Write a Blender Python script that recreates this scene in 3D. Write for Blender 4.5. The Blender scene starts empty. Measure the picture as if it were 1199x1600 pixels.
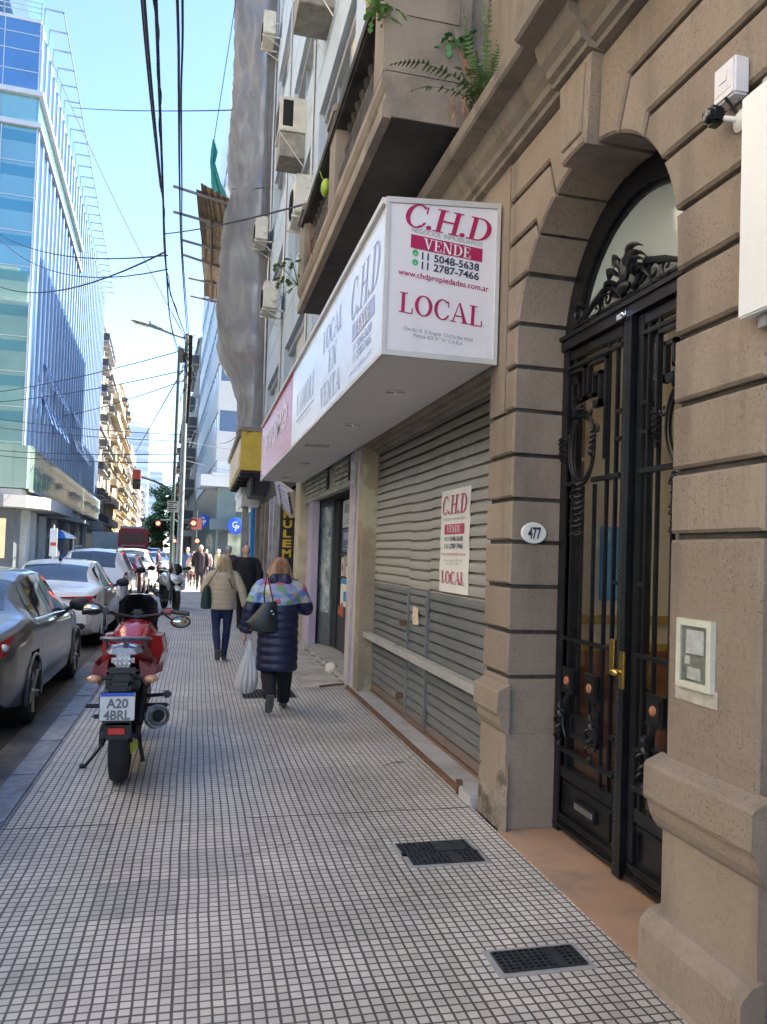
import bpy, bmesh, math, random
from mathutils import Vector, Matrix, noise
R = math.radians; PI = math.pi
S = bpy.context.scene
COL = S.collection
random.seed(7)
# ---------------------------------------------------------------- camera
cam = bpy.data.objects.new('camera', bpy.data.cameras.new('camera')); COL.objects.link(cam)
cam.data.sensor_fit = 'VERTICAL'; cam.data.sensor_height = 32.0; cam.data.lens = 24.0
cam.data.shift_y = 30/1600; cam.data.clip_end = 3000; cam.data.clip_start = .05
_y, _p, _r = R(13.6453), R(1.7487), .033
_F = Vector((math.sin(_y)*math.cos(_p), math.cos(_y)*math.cos(_p), math.sin(_p)))
_R0 = Vector((math.cos(_y), -math.sin(_y), 0)); _U0 = _R0.cross(_F)
_R = _R0*math.cos(_r)+_U0*math.sin(_r); _U = _U0*math.cos(_r)-_R0*math.sin(_r)
cam.matrix_world = Matrix(((_R.x, _U.x, -_F.x, 0), (_R.y, _U.y, -_F.y, 0), (_R.z, _U.z, -_F.z, 1.62), (0, 0, 0, 1)))
S.camera = cam
# ---------------------------------------------------------------- light
SUN_EL, SUN_AZ = R(50), R(82)        # azimuth clockwise from +Y
w = bpy.data.worlds.new('World'); S.world = w; w.use_nodes = True
_n = w.node_tree.nodes; _sky = _n.new('ShaderNodeTexSky'); _sky.sky_type = 'NISHITA'; _sky.sun_disc = False
_sky.sun_elevation = SUN_EL; _sky.sun_rotation = SUN_AZ; _sky.air_density = .68; _sky.dust_density = .02; _sky.ozone_density = 1.5
w.node_tree.links.new(_sky.outputs[0], _n['Background'].inputs[0]); _n['Background'].inputs[1].default_value = .092
sun = bpy.data.objects.new('sun', bpy.data.lights.new('sun', 'SUN')); COL.objects.link(sun)
sun.data.energy = 4.8; sun.data.angle = R(.5); sun.data.color = (1, .90, .74)
_d = Vector((math.sin(SUN_AZ)*math.cos(SUN_EL), math.cos(SUN_AZ)*math.cos(SUN_EL), math.sin(SUN_EL)))
sun.rotation_euler = _d.to_track_quat('Z', 'Y').to_euler(); sun.location = (20, 0, 60)
S.view_settings.view_transform = 'Standard'; S.view_settings.look = 'None'; S.view_settings.exposure = 2.85; S.view_settings.gamma = 1
S.cycles.max_bounces = 8; S.cycles.transparent_max_bounces = 16
# ---------------------------------------------------------------- helpers
class MB:
    "collects shapes for one mesh"
    def __init__(s): s.v = []; s.f = []; s.m = []; s.s = []; s.k = []
    def mark(s):
        "what follows is a piece of its own"
        if s.f: s.k.append((len(s.v), len(s.f)))
        return s
    def add(s, vs, fs, m=0, sm=False, M=None):
        b = len(s.v)
        s.v += [tuple(M @ Vector(p)) if M else tuple(p) for p in vs]
        for f in fs: s.f.append([i+b for i in f]); s.m.append(m); s.s.append(sm)
        return s
    def box(s, x0, x1, y0, y1, z0, z1, m=0, M=None):
        return s.add([(x0,y0,z0),(x1,y0,z0),(x1,y1,z0),(x0,y1,z0),(x0,y0,z1),(x1,y0,z1),(x1,y1,z1),(x0,y1,z1)],
            [(3,2,1,0),(4,5,6,7),(0,1,5,4),(1,2,6,5),(2,3,7,6),(3,0,4,7)], m, False, M)
    def cbox(s, c, d, m=0, M=None):
        return s.box(c[0]-d[0]/2, c[0]+d[0]/2, c[1]-d[1]/2, c[1]+d[1]/2, c[2]-d[2]/2, c[2]+d[2]/2, m, M)
    def bbox(s, x0, x1, y0, y1, z0, z1, b=.01, m=0, M=None):
        "box with bevelled edges"
        bm = bmesh.new(); bmesh.ops.create_cube(bm, size=1)
        for v in bm.verts: v.co = Vector(((x0+x1)/2+v.co.x*(x1-x0), (y0+y1)/2+v.co.y*(y1-y0), (z0+z1)/2+v.co.z*(z1-z0)))
        bmesh.ops.bevel(bm, geom=bm.edges[:], offset=b, segments=2, affect='EDGES', clamp_overlap=True)
        s.bm(bm, m, True, M); return s
    def bm(s, bm, m=0, sm=True, M=None):
        bm.verts.index_update()
        s.add([v.co.copy() for v in bm.verts], [[v.index for v in f.verts] for f in bm.faces], m, sm, M); bm.free()
    def quad(s, a, b, c, d, m=0): return s.add([a,b,c,d], [(0,1,2,3)], m)
    def prism(s, poly, fn, d0, d1, m=0, ch=0):
        "poly in 2D, fn(u,v,d) -> xyz; extruded from d0 (front) to d1; ch = front chamfer"
        n = len(poly); A = sum(poly[i][0]*poly[(i+1)%n][1]-poly[(i+1)%n][0]*poly[i][1] for i in range(n))
        if A < 0: poly = poly[::-1]
        rings = []
        if ch:
            ins = inset(poly, ch); rings = [[fn(u,v,d0) for u,v in ins], [fn(u,v,d0+(ch if d1 > d0 else -ch)) for u,v in poly]]
        else: rings = [[fn(u,v,d0) for u,v in poly]]
        rings.append([fn(u,v,d1) for u,v in poly])
        vs = sum(rings, []); fs = [list(range(n)), [len(vs)-1-i for i in range(n)]]
        for r in range(len(rings)-1):
            for i in range(n): fs.append([r*n+i, r*n+n+i, r*n+n+(i+1)%n, r*n+(i+1)%n])
        return s.add(vs, fs, m)
    def loft(s, rings, m=0, caps=True, sm=True, closed=True, M=None):
        n = len(rings[0]); vs = [p for r in rings for p in r]; fs = []
        for r in range(len(rings)-1):
            for i in range(n if closed else n-1):
                j = (i+1) % n; fs.append([r*n+i, r*n+j, r*n+n+j, r*n+n+i])
        if caps and closed: fs += [list(range(n))[::-1], [len(vs)-n+i for i in range(n)]]
        return s.add(vs, fs, m, sm, M)
    def tube(s, pts, r, n=8, m=0, sm=True, flat=1.0, M=None, up=None):
        pts = [Vector(p) for p in pts]; k = len(pts); rr = r if isinstance(r, (list, tuple)) else [r]*k
        rings = []; ref = None
        for i, p in enumerate(pts):
            t = (pts[min(i+1,k-1)]-pts[max(i-1,0)]).normalized()
            if ref is None: ref = Vector(up) if up else (Vector((0,0,1)) if abs(t.z) < .9 else Vector((1,0,0)))
            a = t.cross(ref)
            if a.length < 1e-4: a = t.cross(Vector((.3,1,.2)))
            a.normalize(); b = a.cross(t).normalized(); ref = b
            rings.append([p+a*math.cos(2*PI*j/n)*rr[i]+b*math.sin(2*PI*j/n)*rr[i]*flat for j in range(n)])
        return s.loft(rings, m, True, sm, M=M)
    def cyl(s, a, b, r, n=12, m=0, r2=None): return s.tube([a, b], [r, r if r2 is None else r2], n, m)
    def lathe(s, prof, n=16, m=0, M=None, sm=True, caps=True):
        "profile (r,z) round Z"
        return s.loft([[(max(r,1e-4)*math.cos(2*PI*j/n), max(r,1e-4)*math.sin(2*PI*j/n), z) for j in range(n)] for r, z in prof], m, caps, sm, M=M)
    def ball(s, c, r, n=12, k=8, m=0, M=None):
        r = r if isinstance(r, (tuple, list)) else (r,r,r)
        return s.loft([[(c[0]+r[0]*math.sin(PI*i/k)*math.cos(2*PI*j/n)+(1e-5 if i in (0,k) else 0)*math.cos(2*PI*j/n), c[1]+r[1]*math.sin(PI*i/k)*math.sin(2*PI*j/n)+(1e-5 if i in (0,k) else 0)*math.sin(2*PI*j/n), c[2]-r[2]*math.cos(PI*i/k)) for j in range(n)] for i in range(k+1)], m, True, True, M=M)
    def ring(s, c, ax, R1, r, n=28, k=8, m=0, M=None, el=1.0):
        "torus round axis ax"
        ax = Vector(ax).normalized(); u = ax.orthogonal().normalized() if abs(ax.x) < .9 else Vector((0,1,0)); v = ax.cross(u); c = Vector(c)
        vs = []; fs = []
        for i in range(n):
            d = u*math.cos(2*PI*i/n)+v*math.sin(2*PI*i/n)*el
            for j in range(k): vs.append(c+d*(R1+r*math.cos(2*PI*j/k))+ax*r*math.sin(2*PI*j/k))
        for i in range(n):
            for j in range(k): fs.append([i*k+j, ((i+1)%n)*k+j, ((i+1)%n)*k+(j+1)%k, i*k+(j+1)%k])
        return s.add(vs, fs, m, True, M)
def inset(poly, d):
    n = len(poly); out = []
    for i in range(n):
        p0, p, p1 = Vector(poly[i-1]), Vector(poly[i]), Vector(poly[(i+1)%n])
        a = (p-p0).normalized(); b = (p1-p).normalized(); na = Vector((-a.y, a.x)); nb = Vector((-b.y, b.x))
        k = na+nb; q = k.length_squared
        out.append(tuple(p+(k*(2/q if q > .3 else 1))*d))
    return out
YZ = lambda u, v, d: (d, u, v)
XZ = lambda u, v, d: (u, d, v)
XY = lambda u, v, d: (u, v, d)
WORLD = {}
def build(name, mb, mats, parent=None, *a, **kw):
    k = [(0, 0)]+mb.k+[(len(mb.v), len(mb.f))]; first = None
    for (v0, f0), (v1, f1) in zip(k, k[1:]):
        if f1 <= f0: continue
        q = mb
        if len(k) > 2: q = MB(); q.v = mb.v[v0:v1]; q.f = [[i-v0 for i in f] for f in mb.f[f0:f1]]; q.m = mb.m[f0:f1]; q.s = mb.s[f0:f1]
        o = build1(name, q, mats, parent, *a, **kw); first = first or o
    return first
def build1(name, mb, mats, parent=None, label=None, cat=None, group=None, kind=None, ang=35, loc=None, rotz=0):
    me = bpy.data.meshes.new(name); me.from_pydata(mb.v, [], mb.f)
    for m in (mats if isinstance(mats, (list, tuple)) else [mats]): me.materials.append(m)
    me.polygons.foreach_set('material_index', mb.m); me.polygons.foreach_set('use_smooth', mb.s); me.update()
    if any(mb.s): me.set_sharp_from_angle(angle=R(ang))
    bm = bmesh.new(); bm.from_mesh(me); bmesh.ops.recalc_face_normals(bm, faces=bm.faces[:]); bm.to_mesh(me); bm.free()
    o = bpy.data.objects.new(name, me); COL.objects.link(o)
    if parent:
        o.parent = parent
        if parent.name in WORLD: o.matrix_parent_inverse = WORLD[parent.name].inverted()
    if loc: o.location = loc
    if rotz: o.rotation_euler = (0, 0, rotz)
    return tag(o, label, cat, group, kind)
def tag(o, label=None, cat=None, group=None, kind=None):
    if label: o['label'] = label
    if cat: o['category'] = cat
    if group: o['group'] = group
    if kind: o['kind'] = kind
    return o
def thing(name, label, cat, loc=(0,0,0), rotz=0, group=None, world=False):
    "Empty at the base of a thing; world=True: its parts are given in world coordinates"
    o = bpy.data.objects.new(name, None); COL.objects.link(o); o.empty_display_size = .2
    o.location = loc; o.rotation_euler = (0, 0, rotz)
    if world: WORLD[o.name] = Matrix.Translation(loc) @ Matrix.Rotation(rotz, 4, 'Z')
    return tag(o, label, cat, group)
def copy_tree(o, parent=None):
    c = o.copy(); COL.objects.link(c)
    if parent: c.parent = parent
    for ch in [q for q in bpy.data.objects if q.parent == o]: copy_tree(ch, c)
    return c
def merge(mb, voxel, smooth=2, name='tmp'):
    "union of overlapping closed shapes into one continuous surface; returns an MB"
    me = bpy.data.meshes.new(name); me.from_pydata(mb.v, [], mb.f); me.update()
    bm = bmesh.new(); bm.from_mesh(me); bmesh.ops.recalc_face_normals(bm, faces=bm.faces[:]); bm.to_mesh(me); bm.free()
    o = bpy.data.objects.new(name, me); COL.objects.link(o)
    q = o.modifiers.new('r', 'REMESH'); q.mode = 'VOXEL'; q.voxel_size = voxel
    if smooth: t = o.modifiers.new('s', 'SMOOTH'); t.iterations = smooth; t.factor = .5
    dg = bpy.context.evaluated_depsgraph_get(); dg.update()
    m2 = bpy.data.meshes.new_from_object(o.evaluated_get(dg))
    out = MB(); out.add([v.co.copy() for v in m2.vertices], [list(p.vertices) for p in m2.polygons], 0, True)
    bpy.data.objects.remove(o); bpy.data.meshes.remove(me); bpy.data.meshes.remove(m2)
    return out
# ---- lettering
_tc = {}
def text2d(s, bold=0):
    k = (s, bold)
    if k not in _tc:
        c = bpy.data.curves.new('t', 'FONT'); c.body = s; c.size = 1; c.offset = bold; c.resolution_u = 3
        o = bpy.data.objects.new('t', c); COL.objects.link(o)
        dg = bpy.context.evaluated_depsgraph_get(); dg.update()
        me = bpy.data.meshes.new_from_object(o.evaluated_get(dg))
        _tc[k] = ([(v.co.x, v.co.y) for v in me.vertices], [list(p.vertices) for p in me.polygons])
        bpy.data.objects.remove(o); bpy.data.curves.remove(c); bpy.data.meshes.remove(me)
    return _tc[k]
def _arc(cx, cy, ro, ri, a0, a1, n=20):
    o = [(cx+ro[0]*math.cos(R(a0+(a1-a0)*i/n)), cy+ro[1]*math.sin(R(a0+(a1-a0)*i/n))) for i in range(n+1)]
    q = [(cx+ri[0]*math.cos(R(a0+(a1-a0)*i/n)), cy+ri[1]*math.sin(R(a0+(a1-a0)*i/n))) for i in range(n+1)]
    return [[o[i], o[i+1], q[i+1], q[i]] for i in range(n)]
def _r(x0, y0, x1, y1): return [[(x0,y0),(x1,y0),(x1,y1),(x0,y1)]]
def serif(ch):
    "(advance, polygons) of a serif capital, height 1"
    T, t, s = .17, .07, .05
    if ch == 'C': return .86, _arc(.47,.5,(.43,.52),(.26,.46),48,312,24)+[[(.74,.66),(.79,.66),(.79,1.0),(.74,.93)],[(.68,.2),(.74,.1),(.82,.24),(.78,.3)]]
    if ch == 'O': return .98, _arc(.48,.5,(.45,.52),(.27,.46),0,360,32)
    if ch == 'D': return .95, _r(.14,s,.14+T,1-s)+_r(.03,0,.45,s)+_r(.03,1-s,.45,1)+_arc(.42,.5,(.47,.5),(.29,.45),-90,90,16)
    if ch == 'H': return 1.02, _r(.14,s,.14+T,1-s)+_r(.72,s,.72+T,1-s)+_r(.14+T,.47,.72,.54)+_r(.03,0,.42,s)+_r(.03,1-s,.42,1)+_r(.61,0,1.0,s)+_r(.61,1-s,1.0,1)
    if ch == 'E': return .8, _r(.14,s,.14+T,1-s)+_r(.03,0,.72,s)+_r(.03,1-s,.7,1)+_r(.14+T,.47,.5,.54)+_r(.5,.38,.55,.64)+_r(.68,.05,.74,.28)+_r(.65,.74,.7,.95)
    if ch == 'L': return .78, _r(.14,s,.14+T,1-s)+_r(.03,0,.7,s)+_r(.03,1-s,.44,1)+_r(.66,.05,.72,.3)
    if ch == 'N': return 1.02, _r(.16,s,.16+t,1-s)+_r(.78,.05,.78+t,1-s)+[[(.12,.95),(.12+T+.04,.95),(.78+t,0),(.78-T+.05,0)]]+_r(.04,0,.36,s)+_r(.02,1-s,.24,1)+_r(.66,1-s,.98,1)
    if ch == 'V': return .96, [[(.12,.95),(.31,.95),(.55,.12),(.46,0)],[(.78,.95),(.71,.95),(.46,.1),(.46,0),(.53,0)]]+_r(.02,1-s,.42,1)+_r(.6,1-s,.94,1)
    if ch == 'A': return .96, [[(.44,1),(.52,1),(.88,.05),(.68,.05)],[(.44,1),(.44,.86),(.2,.05),(.13,.05)]]+_r(.26,.3,.68,.36)+_r(.02,0,.32,s)+_r(.58,0,.97,s)
    if ch == 'T': return .88, _r(.36,s,.36+T,1-s)+_r(.24,0,.65,s)+_r(.06,1-s,.83,1)+_r(.04,.72,.1,.95)+_r(.79,.72,.85,.95)
    if ch == 'M': return 1.2, _r(.14,s,.21,1-s)+_r(.86,s,1.03,1-s)+[[(.12,.95),(.3,.95),(.63,.1),(.53,.1)],[(.86,.95),(.95,.95),(.6,.1),(.53,.1)]]+_r(.03,0,.34,s)+_r(.75,0,1.14,s)+_r(.03,1-s,.2,1)+_r(.92,1-s,1.14,1)
    if ch == 'I': return .48, _r(.14,s,.14+T,1-s)+_r(.03,0,.42,s)+_r(.03,1-s,.42,1)
    if ch == 'Y': return .94, [[(.12,.95),(.31,.95),(.54,.45),(.38,.45)],[(.8,.95),(.73,.95),(.47,.45),(.54,.45)]]+_r(.37,s,.54,.45)+_r(.25,0,.66,s)+_r(.02,1-s,.4,1)+_r(.6,1-s,.92,1)
    if ch == '.': return .34, _arc(.15,.09,(.1,.1),(0,0),0,360,12)
    return .4, []
def put(mb, s, o, right, up, h, w=None, m=0, font='sans', bold=0, shear=0, off=.002, track=0):
    "lettering centred on o; cap height h; squeezed to width w"
    mb.mark(); right = Vector(right).normalized(); up = Vector(up).normalized(); nrm = right.cross(up); o = Vector(o)
    if font == 'sans':
        vs, fs = text2d(s, bold); k = h/.69
        xs = [p[0] for p in vs]; x0, x1 = min(xs), max(xs); sx = k if not w else w/(x1-x0)
        mb.add([o+right*((x-(x0+x1)/2)*sx+shear*(y*k-h/2))+up*(y*k-h/2)+nrm*off for x, y in vs], fs, m)
    else:
        x = 0; P = []
        for ch in s:
            a, ps = serif(ch)
            P += [[(q[0]+x, q[1]) for q in p] for p in ps]; x += a+track
        sx = h if not w else w/x
        for i, p in enumerate(P):
            mb.add([o+right*((q[0]-x/2)*sx+shear*(q[1]-.5)*h)+up*(q[1]-.5)*h+nrm*(off+.00004*(i % 12)) for q in p], [list(range(len(p)))], m)
# ---- materials
def mat(name, col, rough=.6, metal=0, var=.12, vs=3, bump=0, bs=40, spec=.5, coat=0, col2=None, lo=.45, hi=.6, ds=2, stretch=None, sheen=0, alpha=None, emit=None, es=1, noise2=.0):
    m = bpy.data.materials.new(name); m.use_nodes = True; nt = m.node_tree; N, L = nt.nodes, nt.links; b = N['Principled BSDF']
    b.inputs['Roughness'].default_value = rough; b.inputs['Metallic'].default_value = metal; b.inputs['Specular IOR Level'].default_value = spec
    b.inputs['Coat Weight'].default_value = coat; b.inputs['Coat Roughness'].default_value = .04; b.inputs['Sheen Weight'].default_value = sheen
    b.inputs['Base Color'].default_value = (*col, 1)
    if emit: b.inputs['Emission Color'].default_value = (*emit, 1); b.inputs['Emission Strength'].default_value = es
    tc = N.new('ShaderNodeTexCoord'); vec = tc.outputs['Object']
    if stretch:
        mp = N.new('ShaderNodeMapping'); mp.inputs['Scale'].default_value = stretch; L.new(vec, mp.inputs[0]); vec = mp.outputs[0]
    def nz(scale, det=6, r=.6):
        n = N.new('ShaderNodeTexNoise'); n.inputs['Scale'].default_value = scale; n.inputs['Detail'].default_value = det; n.inputs['Roughness'].default_value = r; L.new(vec, n.inputs['Vector']); return n.outputs[0]
    if var or col2:
        c = None
        if var:
            rp = N.new('ShaderNodeValToRGB'); L.new(nz(vs), rp.inputs[0])
            rp.color_ramp.elements[0].position = .28; rp.color_ramp.elements[1].position = .72
            rp.color_ramp.elements[0].color = (*[q*(1-var) for q in col], 1); rp.color_ramp.elements[1].color = (*[min(1, q*(1+var)) for q in col], 1); c = rp.outputs[0]
        if col2:
            rr = N.new('ShaderNodeValToRGB'); L.new(nz(ds, 8, .65), rr.inputs[0]); rr.color_ramp.elements[0].position = lo; rr.color_ramp.elements[1].position = hi
            mx = N.new('ShaderNodeMix'); mx.data_type = 'RGBA'; L.new(rr.outputs[0], mx.inputs[0])
            if c: L.new(c, mx.inputs[6])
            else: mx.inputs[6].default_value = (*col, 1)
            mx.inputs[7].default_value = (*col2, 1); c = mx.outputs[2]
        L.new(c, b.inputs['Base Color'])
    if bump:
        bp = N.new('ShaderNodeBump'); bp.inputs['Strength'].default_value = bump; bp.inputs['Distance'].default_value = .02; L.new(nz(bs, 8, .7), bp.inputs['Height']); L.new(bp.outputs[0], b.inputs['Normal'])
    return m
def glassmat(name, tint=(.8,.85,.85), refl=.06, rough=.02, body=None):
    "thin pane: fresnel mirror over clear (or a milky body)"
    m = bpy.data.materials.new(name); m.use_nodes = True; nt = m.node_tree; N, L = nt.nodes, nt.links
    N.remove(N['Principled BSDF']); out = N['Material Output']
    g = N.new('ShaderNodeBsdfGlossy'); g.inputs['Roughness'].default_value = rough
    t = N.new('ShaderNodeBsdfTransparent'); t.inputs[0].default_value = (*tint, 1)
    fr = N.new('ShaderNodeLayerWeight'); fr.inputs[0].default_value = .5
    p5 = N.new('ShaderNodeMath'); p5.operation = 'POWER'; p5.inputs[1].default_value = 4.5; L.new(fr.outputs['Facing'], p5.inputs[0])
    ad = N.new('ShaderNodeMath'); ad.operation = 'ADD'; ad.use_clamp = True; ad.inputs[1].default_value = refl; L.new(p5.outputs[0], ad.inputs[0])
    base = t.outputs[0]
    if body:
        d = N.new('ShaderNodeBsdfDiffuse'); d.inputs[0].default_value = (*body[:3], 1); x = N.new('ShaderNodeMixShader'); x.inputs[0].default_value = body[3]
        L.new(t.outputs[0], x.inputs[1]); L.new(d.outputs[0], x.inputs[2]); base = x.outputs[0]
    mx = N.new('ShaderNodeMixShader'); L.new(ad.outputs[0], mx.inputs[0]); L.new(base, mx.inputs[1]); L.new(g.outputs[0], mx.inputs[2]); L.new(mx.outputs[0], out.inputs[0])
    return m
def nodes(name):
    m = bpy.data.materials.new(name); m.use_nodes = True; nt = m.node_tree
    return m, nt.nodes, nt.links, nt.nodes['Principled BSDF']
def mth(N, L, op, a, b=None, c=None, clamp=False):
    n = N.new('ShaderNodeMath'); n.operation = op; n.use_clamp = clamp
    for i, q in enumerate((a, b, c)):
        if q is None: continue
        if isinstance(q, (int, float)): n.inputs[i].default_value = q
        else: L.new(q, n.inputs[i])
    return n.outputs[0]
def mixc(N, L, f, a, b):
    n = N.new('ShaderNodeMix'); n.data_type = 'RGBA'
    for i, q in ((0, f), (6, a), (7, b)):
        if isinstance(q, (int, float)): n.inputs[i].default_value = q
        elif isinstance(q, tuple): n.inputs[i].default_value = (*q, 1)
        else: L.new(q, n.inputs[i])
    return n.outputs[2]
BLACK = mat('black_paint', (.012,.013,.015), .35, var=.3)
BLACKMAT = mat('black_rubber', (.015,.015,.016), .75, var=.25)
DARK = mat('dark_void', (.01,.01,.011), .9)
WHITE = mat('white_paint', (.72,.72,.70), .45, var=.06)
GREYM = mat('grey_metal', (.33,.34,.35), .4, .7, var=.15)
CHROME = mat('chrome', (.75,.76,.78), .12, 1, var=0)
BRASS = mat('brass', (.62,.45,.14), .3, 1, var=.2, vs=20)
SKIN = mat('skin', (.52,.31,.22), .5, var=.1)
PANE = glassmat('window_pane', (.95,.96,.96), .04)
DKGLASS = mat('dark_glass', (.02,.024,.028), .05, var=0, spec=.6)
CARGLASS = mat('car_glass', (.03,.04,.05), .04, var=0, spec=.9, coat=.6)
LAMPRED = mat('red_lamp', (.45,.012,.012), .12, var=.2, vs=30, coat=1)
# ---------------------------------------------------------------- ground
def tile_material():
    m, N, L, b = nodes('sidewalk_tile')
    tc = N.new('ShaderNodeTexCoord'); sx = N.new('ShaderNodeSeparateXYZ'); L.new(tc.outputs['Object'], sx.inputs[0])
    nz = N.new('ShaderNodeTexNoise'); nz.inputs['Scale'].default_value = 1.1; nz.inputs['Detail'].default_value = 4; L.new(tc.outputs['Object'], nz.inputs['Vector'])
    wob = mth(N, L, 'MULTIPLY', mth(N, L, 'SUBTRACT', nz.outputs[0], .5), .025)
    X = mth(N, L, 'ADD', mth(N, L, 'ADD', sx.outputs[0], 20), wob); Y = mth(N, L, 'ADD', mth(N, L, 'ADD', sx.outputs[1], 20+.37*.33), wob)
    def line(v, per, w, soft):      # 1 on the groove
        d = mth(N, L, 'ABSOLUTE', mth(N, L, 'SUBTRACT', mth(N, L, 'FRACT', mth(N, L, 'DIVIDE', v, per)), .5))
        q = mth(N, L, 'MULTIPLY', mth(N, L, 'SUBTRACT', .5, d), per)     # distance to the line, m
        mr = N.new('ShaderNodeMapRange'); mr.interpolation_type = 'SMOOTHSTEP'; L.new(q, mr.inputs[0])
        mr.inputs[1].default_value = w; mr.inputs[2].default_value = w+soft; mr.inputs[3].default_value = 1; mr.inputs[4].default_value = 0
        return mr.outputs[0]
    c = .37/8
    gx = line(X, c, .0036, .0022); gy = line(Y, c, .0032, .0020); jx = line(X, .37, .0046, .002); jy = line(Y, .37, .0044, .002)
    groove = mth(N, L, 'MAXIMUM', mth(N, L, 'MAXIMUM', gx, gy), mth(N, L, 'MAXIMUM', jx, jy))
    def cellrand(per):
        cb = N.new('ShaderNodeCombineXYZ')
        L.new(mth(N, L, 'FLOOR', mth(N, L, 'DIVIDE', X, per)), cb.inputs[0]); L.new(mth(N, L, 'FLOOR', mth(N, L, 'DIVIDE', Y, per)), cb.inputs[1])
        wn = N.new('ShaderNodeTexWhiteNoise'); wn.noise_dimensions = '2D'; L.new(cb.outputs[0], wn.inputs[0]); return wn.outputs[0]
    big = N.new('ShaderNodeTexNoise'); big.inputs['Scale'].default_value = .7; big.inputs['Detail'].default_value = 9; big.inputs['Roughness'].default_value = .62; L.new(tc.outputs['Object'], big.inputs['Vector'])
    fine = N.new('ShaderNodeTexNoise'); fine.inputs['Scale'].default_value = 240; fine.inputs['Detail'].default_value = 3; L.new(tc.outputs['Object'], fine.inputs['Vector'])
    v = mth(N, L, 'ADD', mth(N, L, 'MULTIPLY', cellrand(.37), .16), mth(N, L, 'MULTIPLY', cellrand(c), .16))
    v = mth(N, L, 'ADD', v, mth(N, L, 'MULTIPLY', mth(N, L, 'SUBTRACT', big.outputs[0], .5), 1.05))
    v = mth(N, L, 'ADD', v, mth(N, L, 'MULTIPLY', mth(N, L, 'SUBTRACT', fine.outputs[0], .5), .30))
    rp = N.new('ShaderNodeValToRGB'); L.new(mth(N, L, 'ADD', v, .34, clamp=True), rp.inputs[0])
    rp.color_ramp.elements[0].color = (.27,.242,.208,1); rp.color_ramp.elements[1].color = (.83,.775,.695,1)
    rp.color_ramp.elements[0].position = .1; rp.color_ramp.elements[1].position = .85
    # spots of gum and dirt
    vo = N.new('ShaderNodeTexVoronoi'); vo.inputs['Scale'].default_value = 1.7; L.new(tc.outputs['Object'], vo.inputs['Vector'])
    spot = mth(N, L, 'LESS_THAN', vo.outputs['Distance'], .035)
    col = mixc(N, L, mth(N, L, 'MULTIPLY', spot, .6), rp.outputs[0], (.10,.10,.105))
    tr_ = cellrand(.37); col = mixc(N, L, mth(N, L, 'MULTIPLY', mth(N, L, 'GREATER_THAN', tr_, .955), .45), col, (.26,.25,.24)); col = mixc(N, L, mth(N, L, 'MULTIPLY', mth(N, L, 'LESS_THAN', tr_, .04), .5), col, (.62,.60,.57))
    cr = N.new('ShaderNodeTexVoronoi'); cr.feature = 'DISTANCE_TO_EDGE'; cr.inputs['Scale'].default_value = .75
    wv = N.new('ShaderNodeVectorMath'); wv.operation = 'MULTIPLY_ADD'; L.new(nz.outputs['Color'], wv.inputs[0]); wv.inputs[1].default_value = (.35,.35,.35); L.new(tc.outputs['Object'], wv.inputs[2]); L.new(wv.outputs[0], cr.inputs['Vector'])
    crk = mth(N, L, 'MULTIPLY', mth(N, L, 'LESS_THAN', cr.outputs['Distance'], .0032), mth(N, L, 'GREATER_THAN', big.outputs[0], .53)); col = mixc(N, L, mth(N, L, 'MULTIPLY', crk, .7), col, (.06,.055,.05))
    st = N.new('ShaderNodeTexNoise'); st.inputs['Scale'].default_value = 2.6; st.inputs['Detail'].default_value = 7; st.inputs['Roughness'].default_value = .7; L.new(tc.outputs['Object'], st.inputs[0])
    sm = N.new('ShaderNodeMapRange'); L.new(st.outputs[0], sm.inputs[0]); sm.inputs[1].default_value = .58; sm.inputs[2].default_value = .70; col = mixc(N, L, mth(N, L, 'MULTIPLY', sm.outputs[0], .42), col, (.15,.135,.12))
    gcol = mixc(N, L, big.outputs[0], (.03,.027,.025), (.105,.095,.085))
    col = mixc(N, L, mth(N, L, 'MULTIPLY', groove, .92), col, gcol); L.new(col, b.inputs['Base Color'])
    bp = N.new('ShaderNodeBump'); bp.inputs['Strength'].default_value = .55; bp.inputs['Distance'].default_value = .004
    L.new(mth(N, L, 'ADD', mth(N, L, 'SUBTRACT', 1, groove), mth(N, L, 'MULTIPLY', fine.outputs[0], .35)), bp.inputs['Height']); L.new(bp.outputs[0], b.inputs['Normal'])
    L.new(mth(N, L, 'ADD', .36, mth(N, L, 'MULTIPLY', big.outputs[0], .35)), b.inputs['Roughness'])
    return m
TILE = tile_material()
ASPH = mat('asphalt', (.075,.07,.064), .8, var=.35, vs=1.2, bump=.5, bs=120, col2=(.15,.125,.10), lo=.48, hi=.7, ds=.9)
CONC = mat('concrete', (.34,.33,.31), .8, var=.25, vs=2, bump=.3, bs=60, col2=(.2,.19,.17), lo=.5, hi=.7)
GRAN = mat('granite_kerb', (.30,.31,.33), .6, var=.3, vs=14, bump=.25, bs=90, col2=(.14,.14,.15), lo=.5, hi=.72, ds=3)
a = MB(); a.box(-400, 400, -60, 900, -.6, -.125); build('ground', a, ASPH, kind='structure')
YC = 35.5
a = MB()
for y0, y1 in ((-4, 4.745), (4.757, 9.095), (9.107, 13.445), (13.457, 17.8), (17.812, 22.15), (22.162, 26.5), (26.512, 30.85), (30.862, YC-.2)): a.box(-1.0, 1.8, y0, y1, -.3, 0)
a.box(1.8, 14, YC-3.4, YC-.2, -.3, -.002)
build('sidewalk', a, TILE, kind='structure')
a = MB()
for i in range(40):
    y0 = -4+i*.985; a.bbox(-1.2, -1.008, y0, y0+.978, -.3, .004+random.uniform(-.004,.004), .012)
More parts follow.
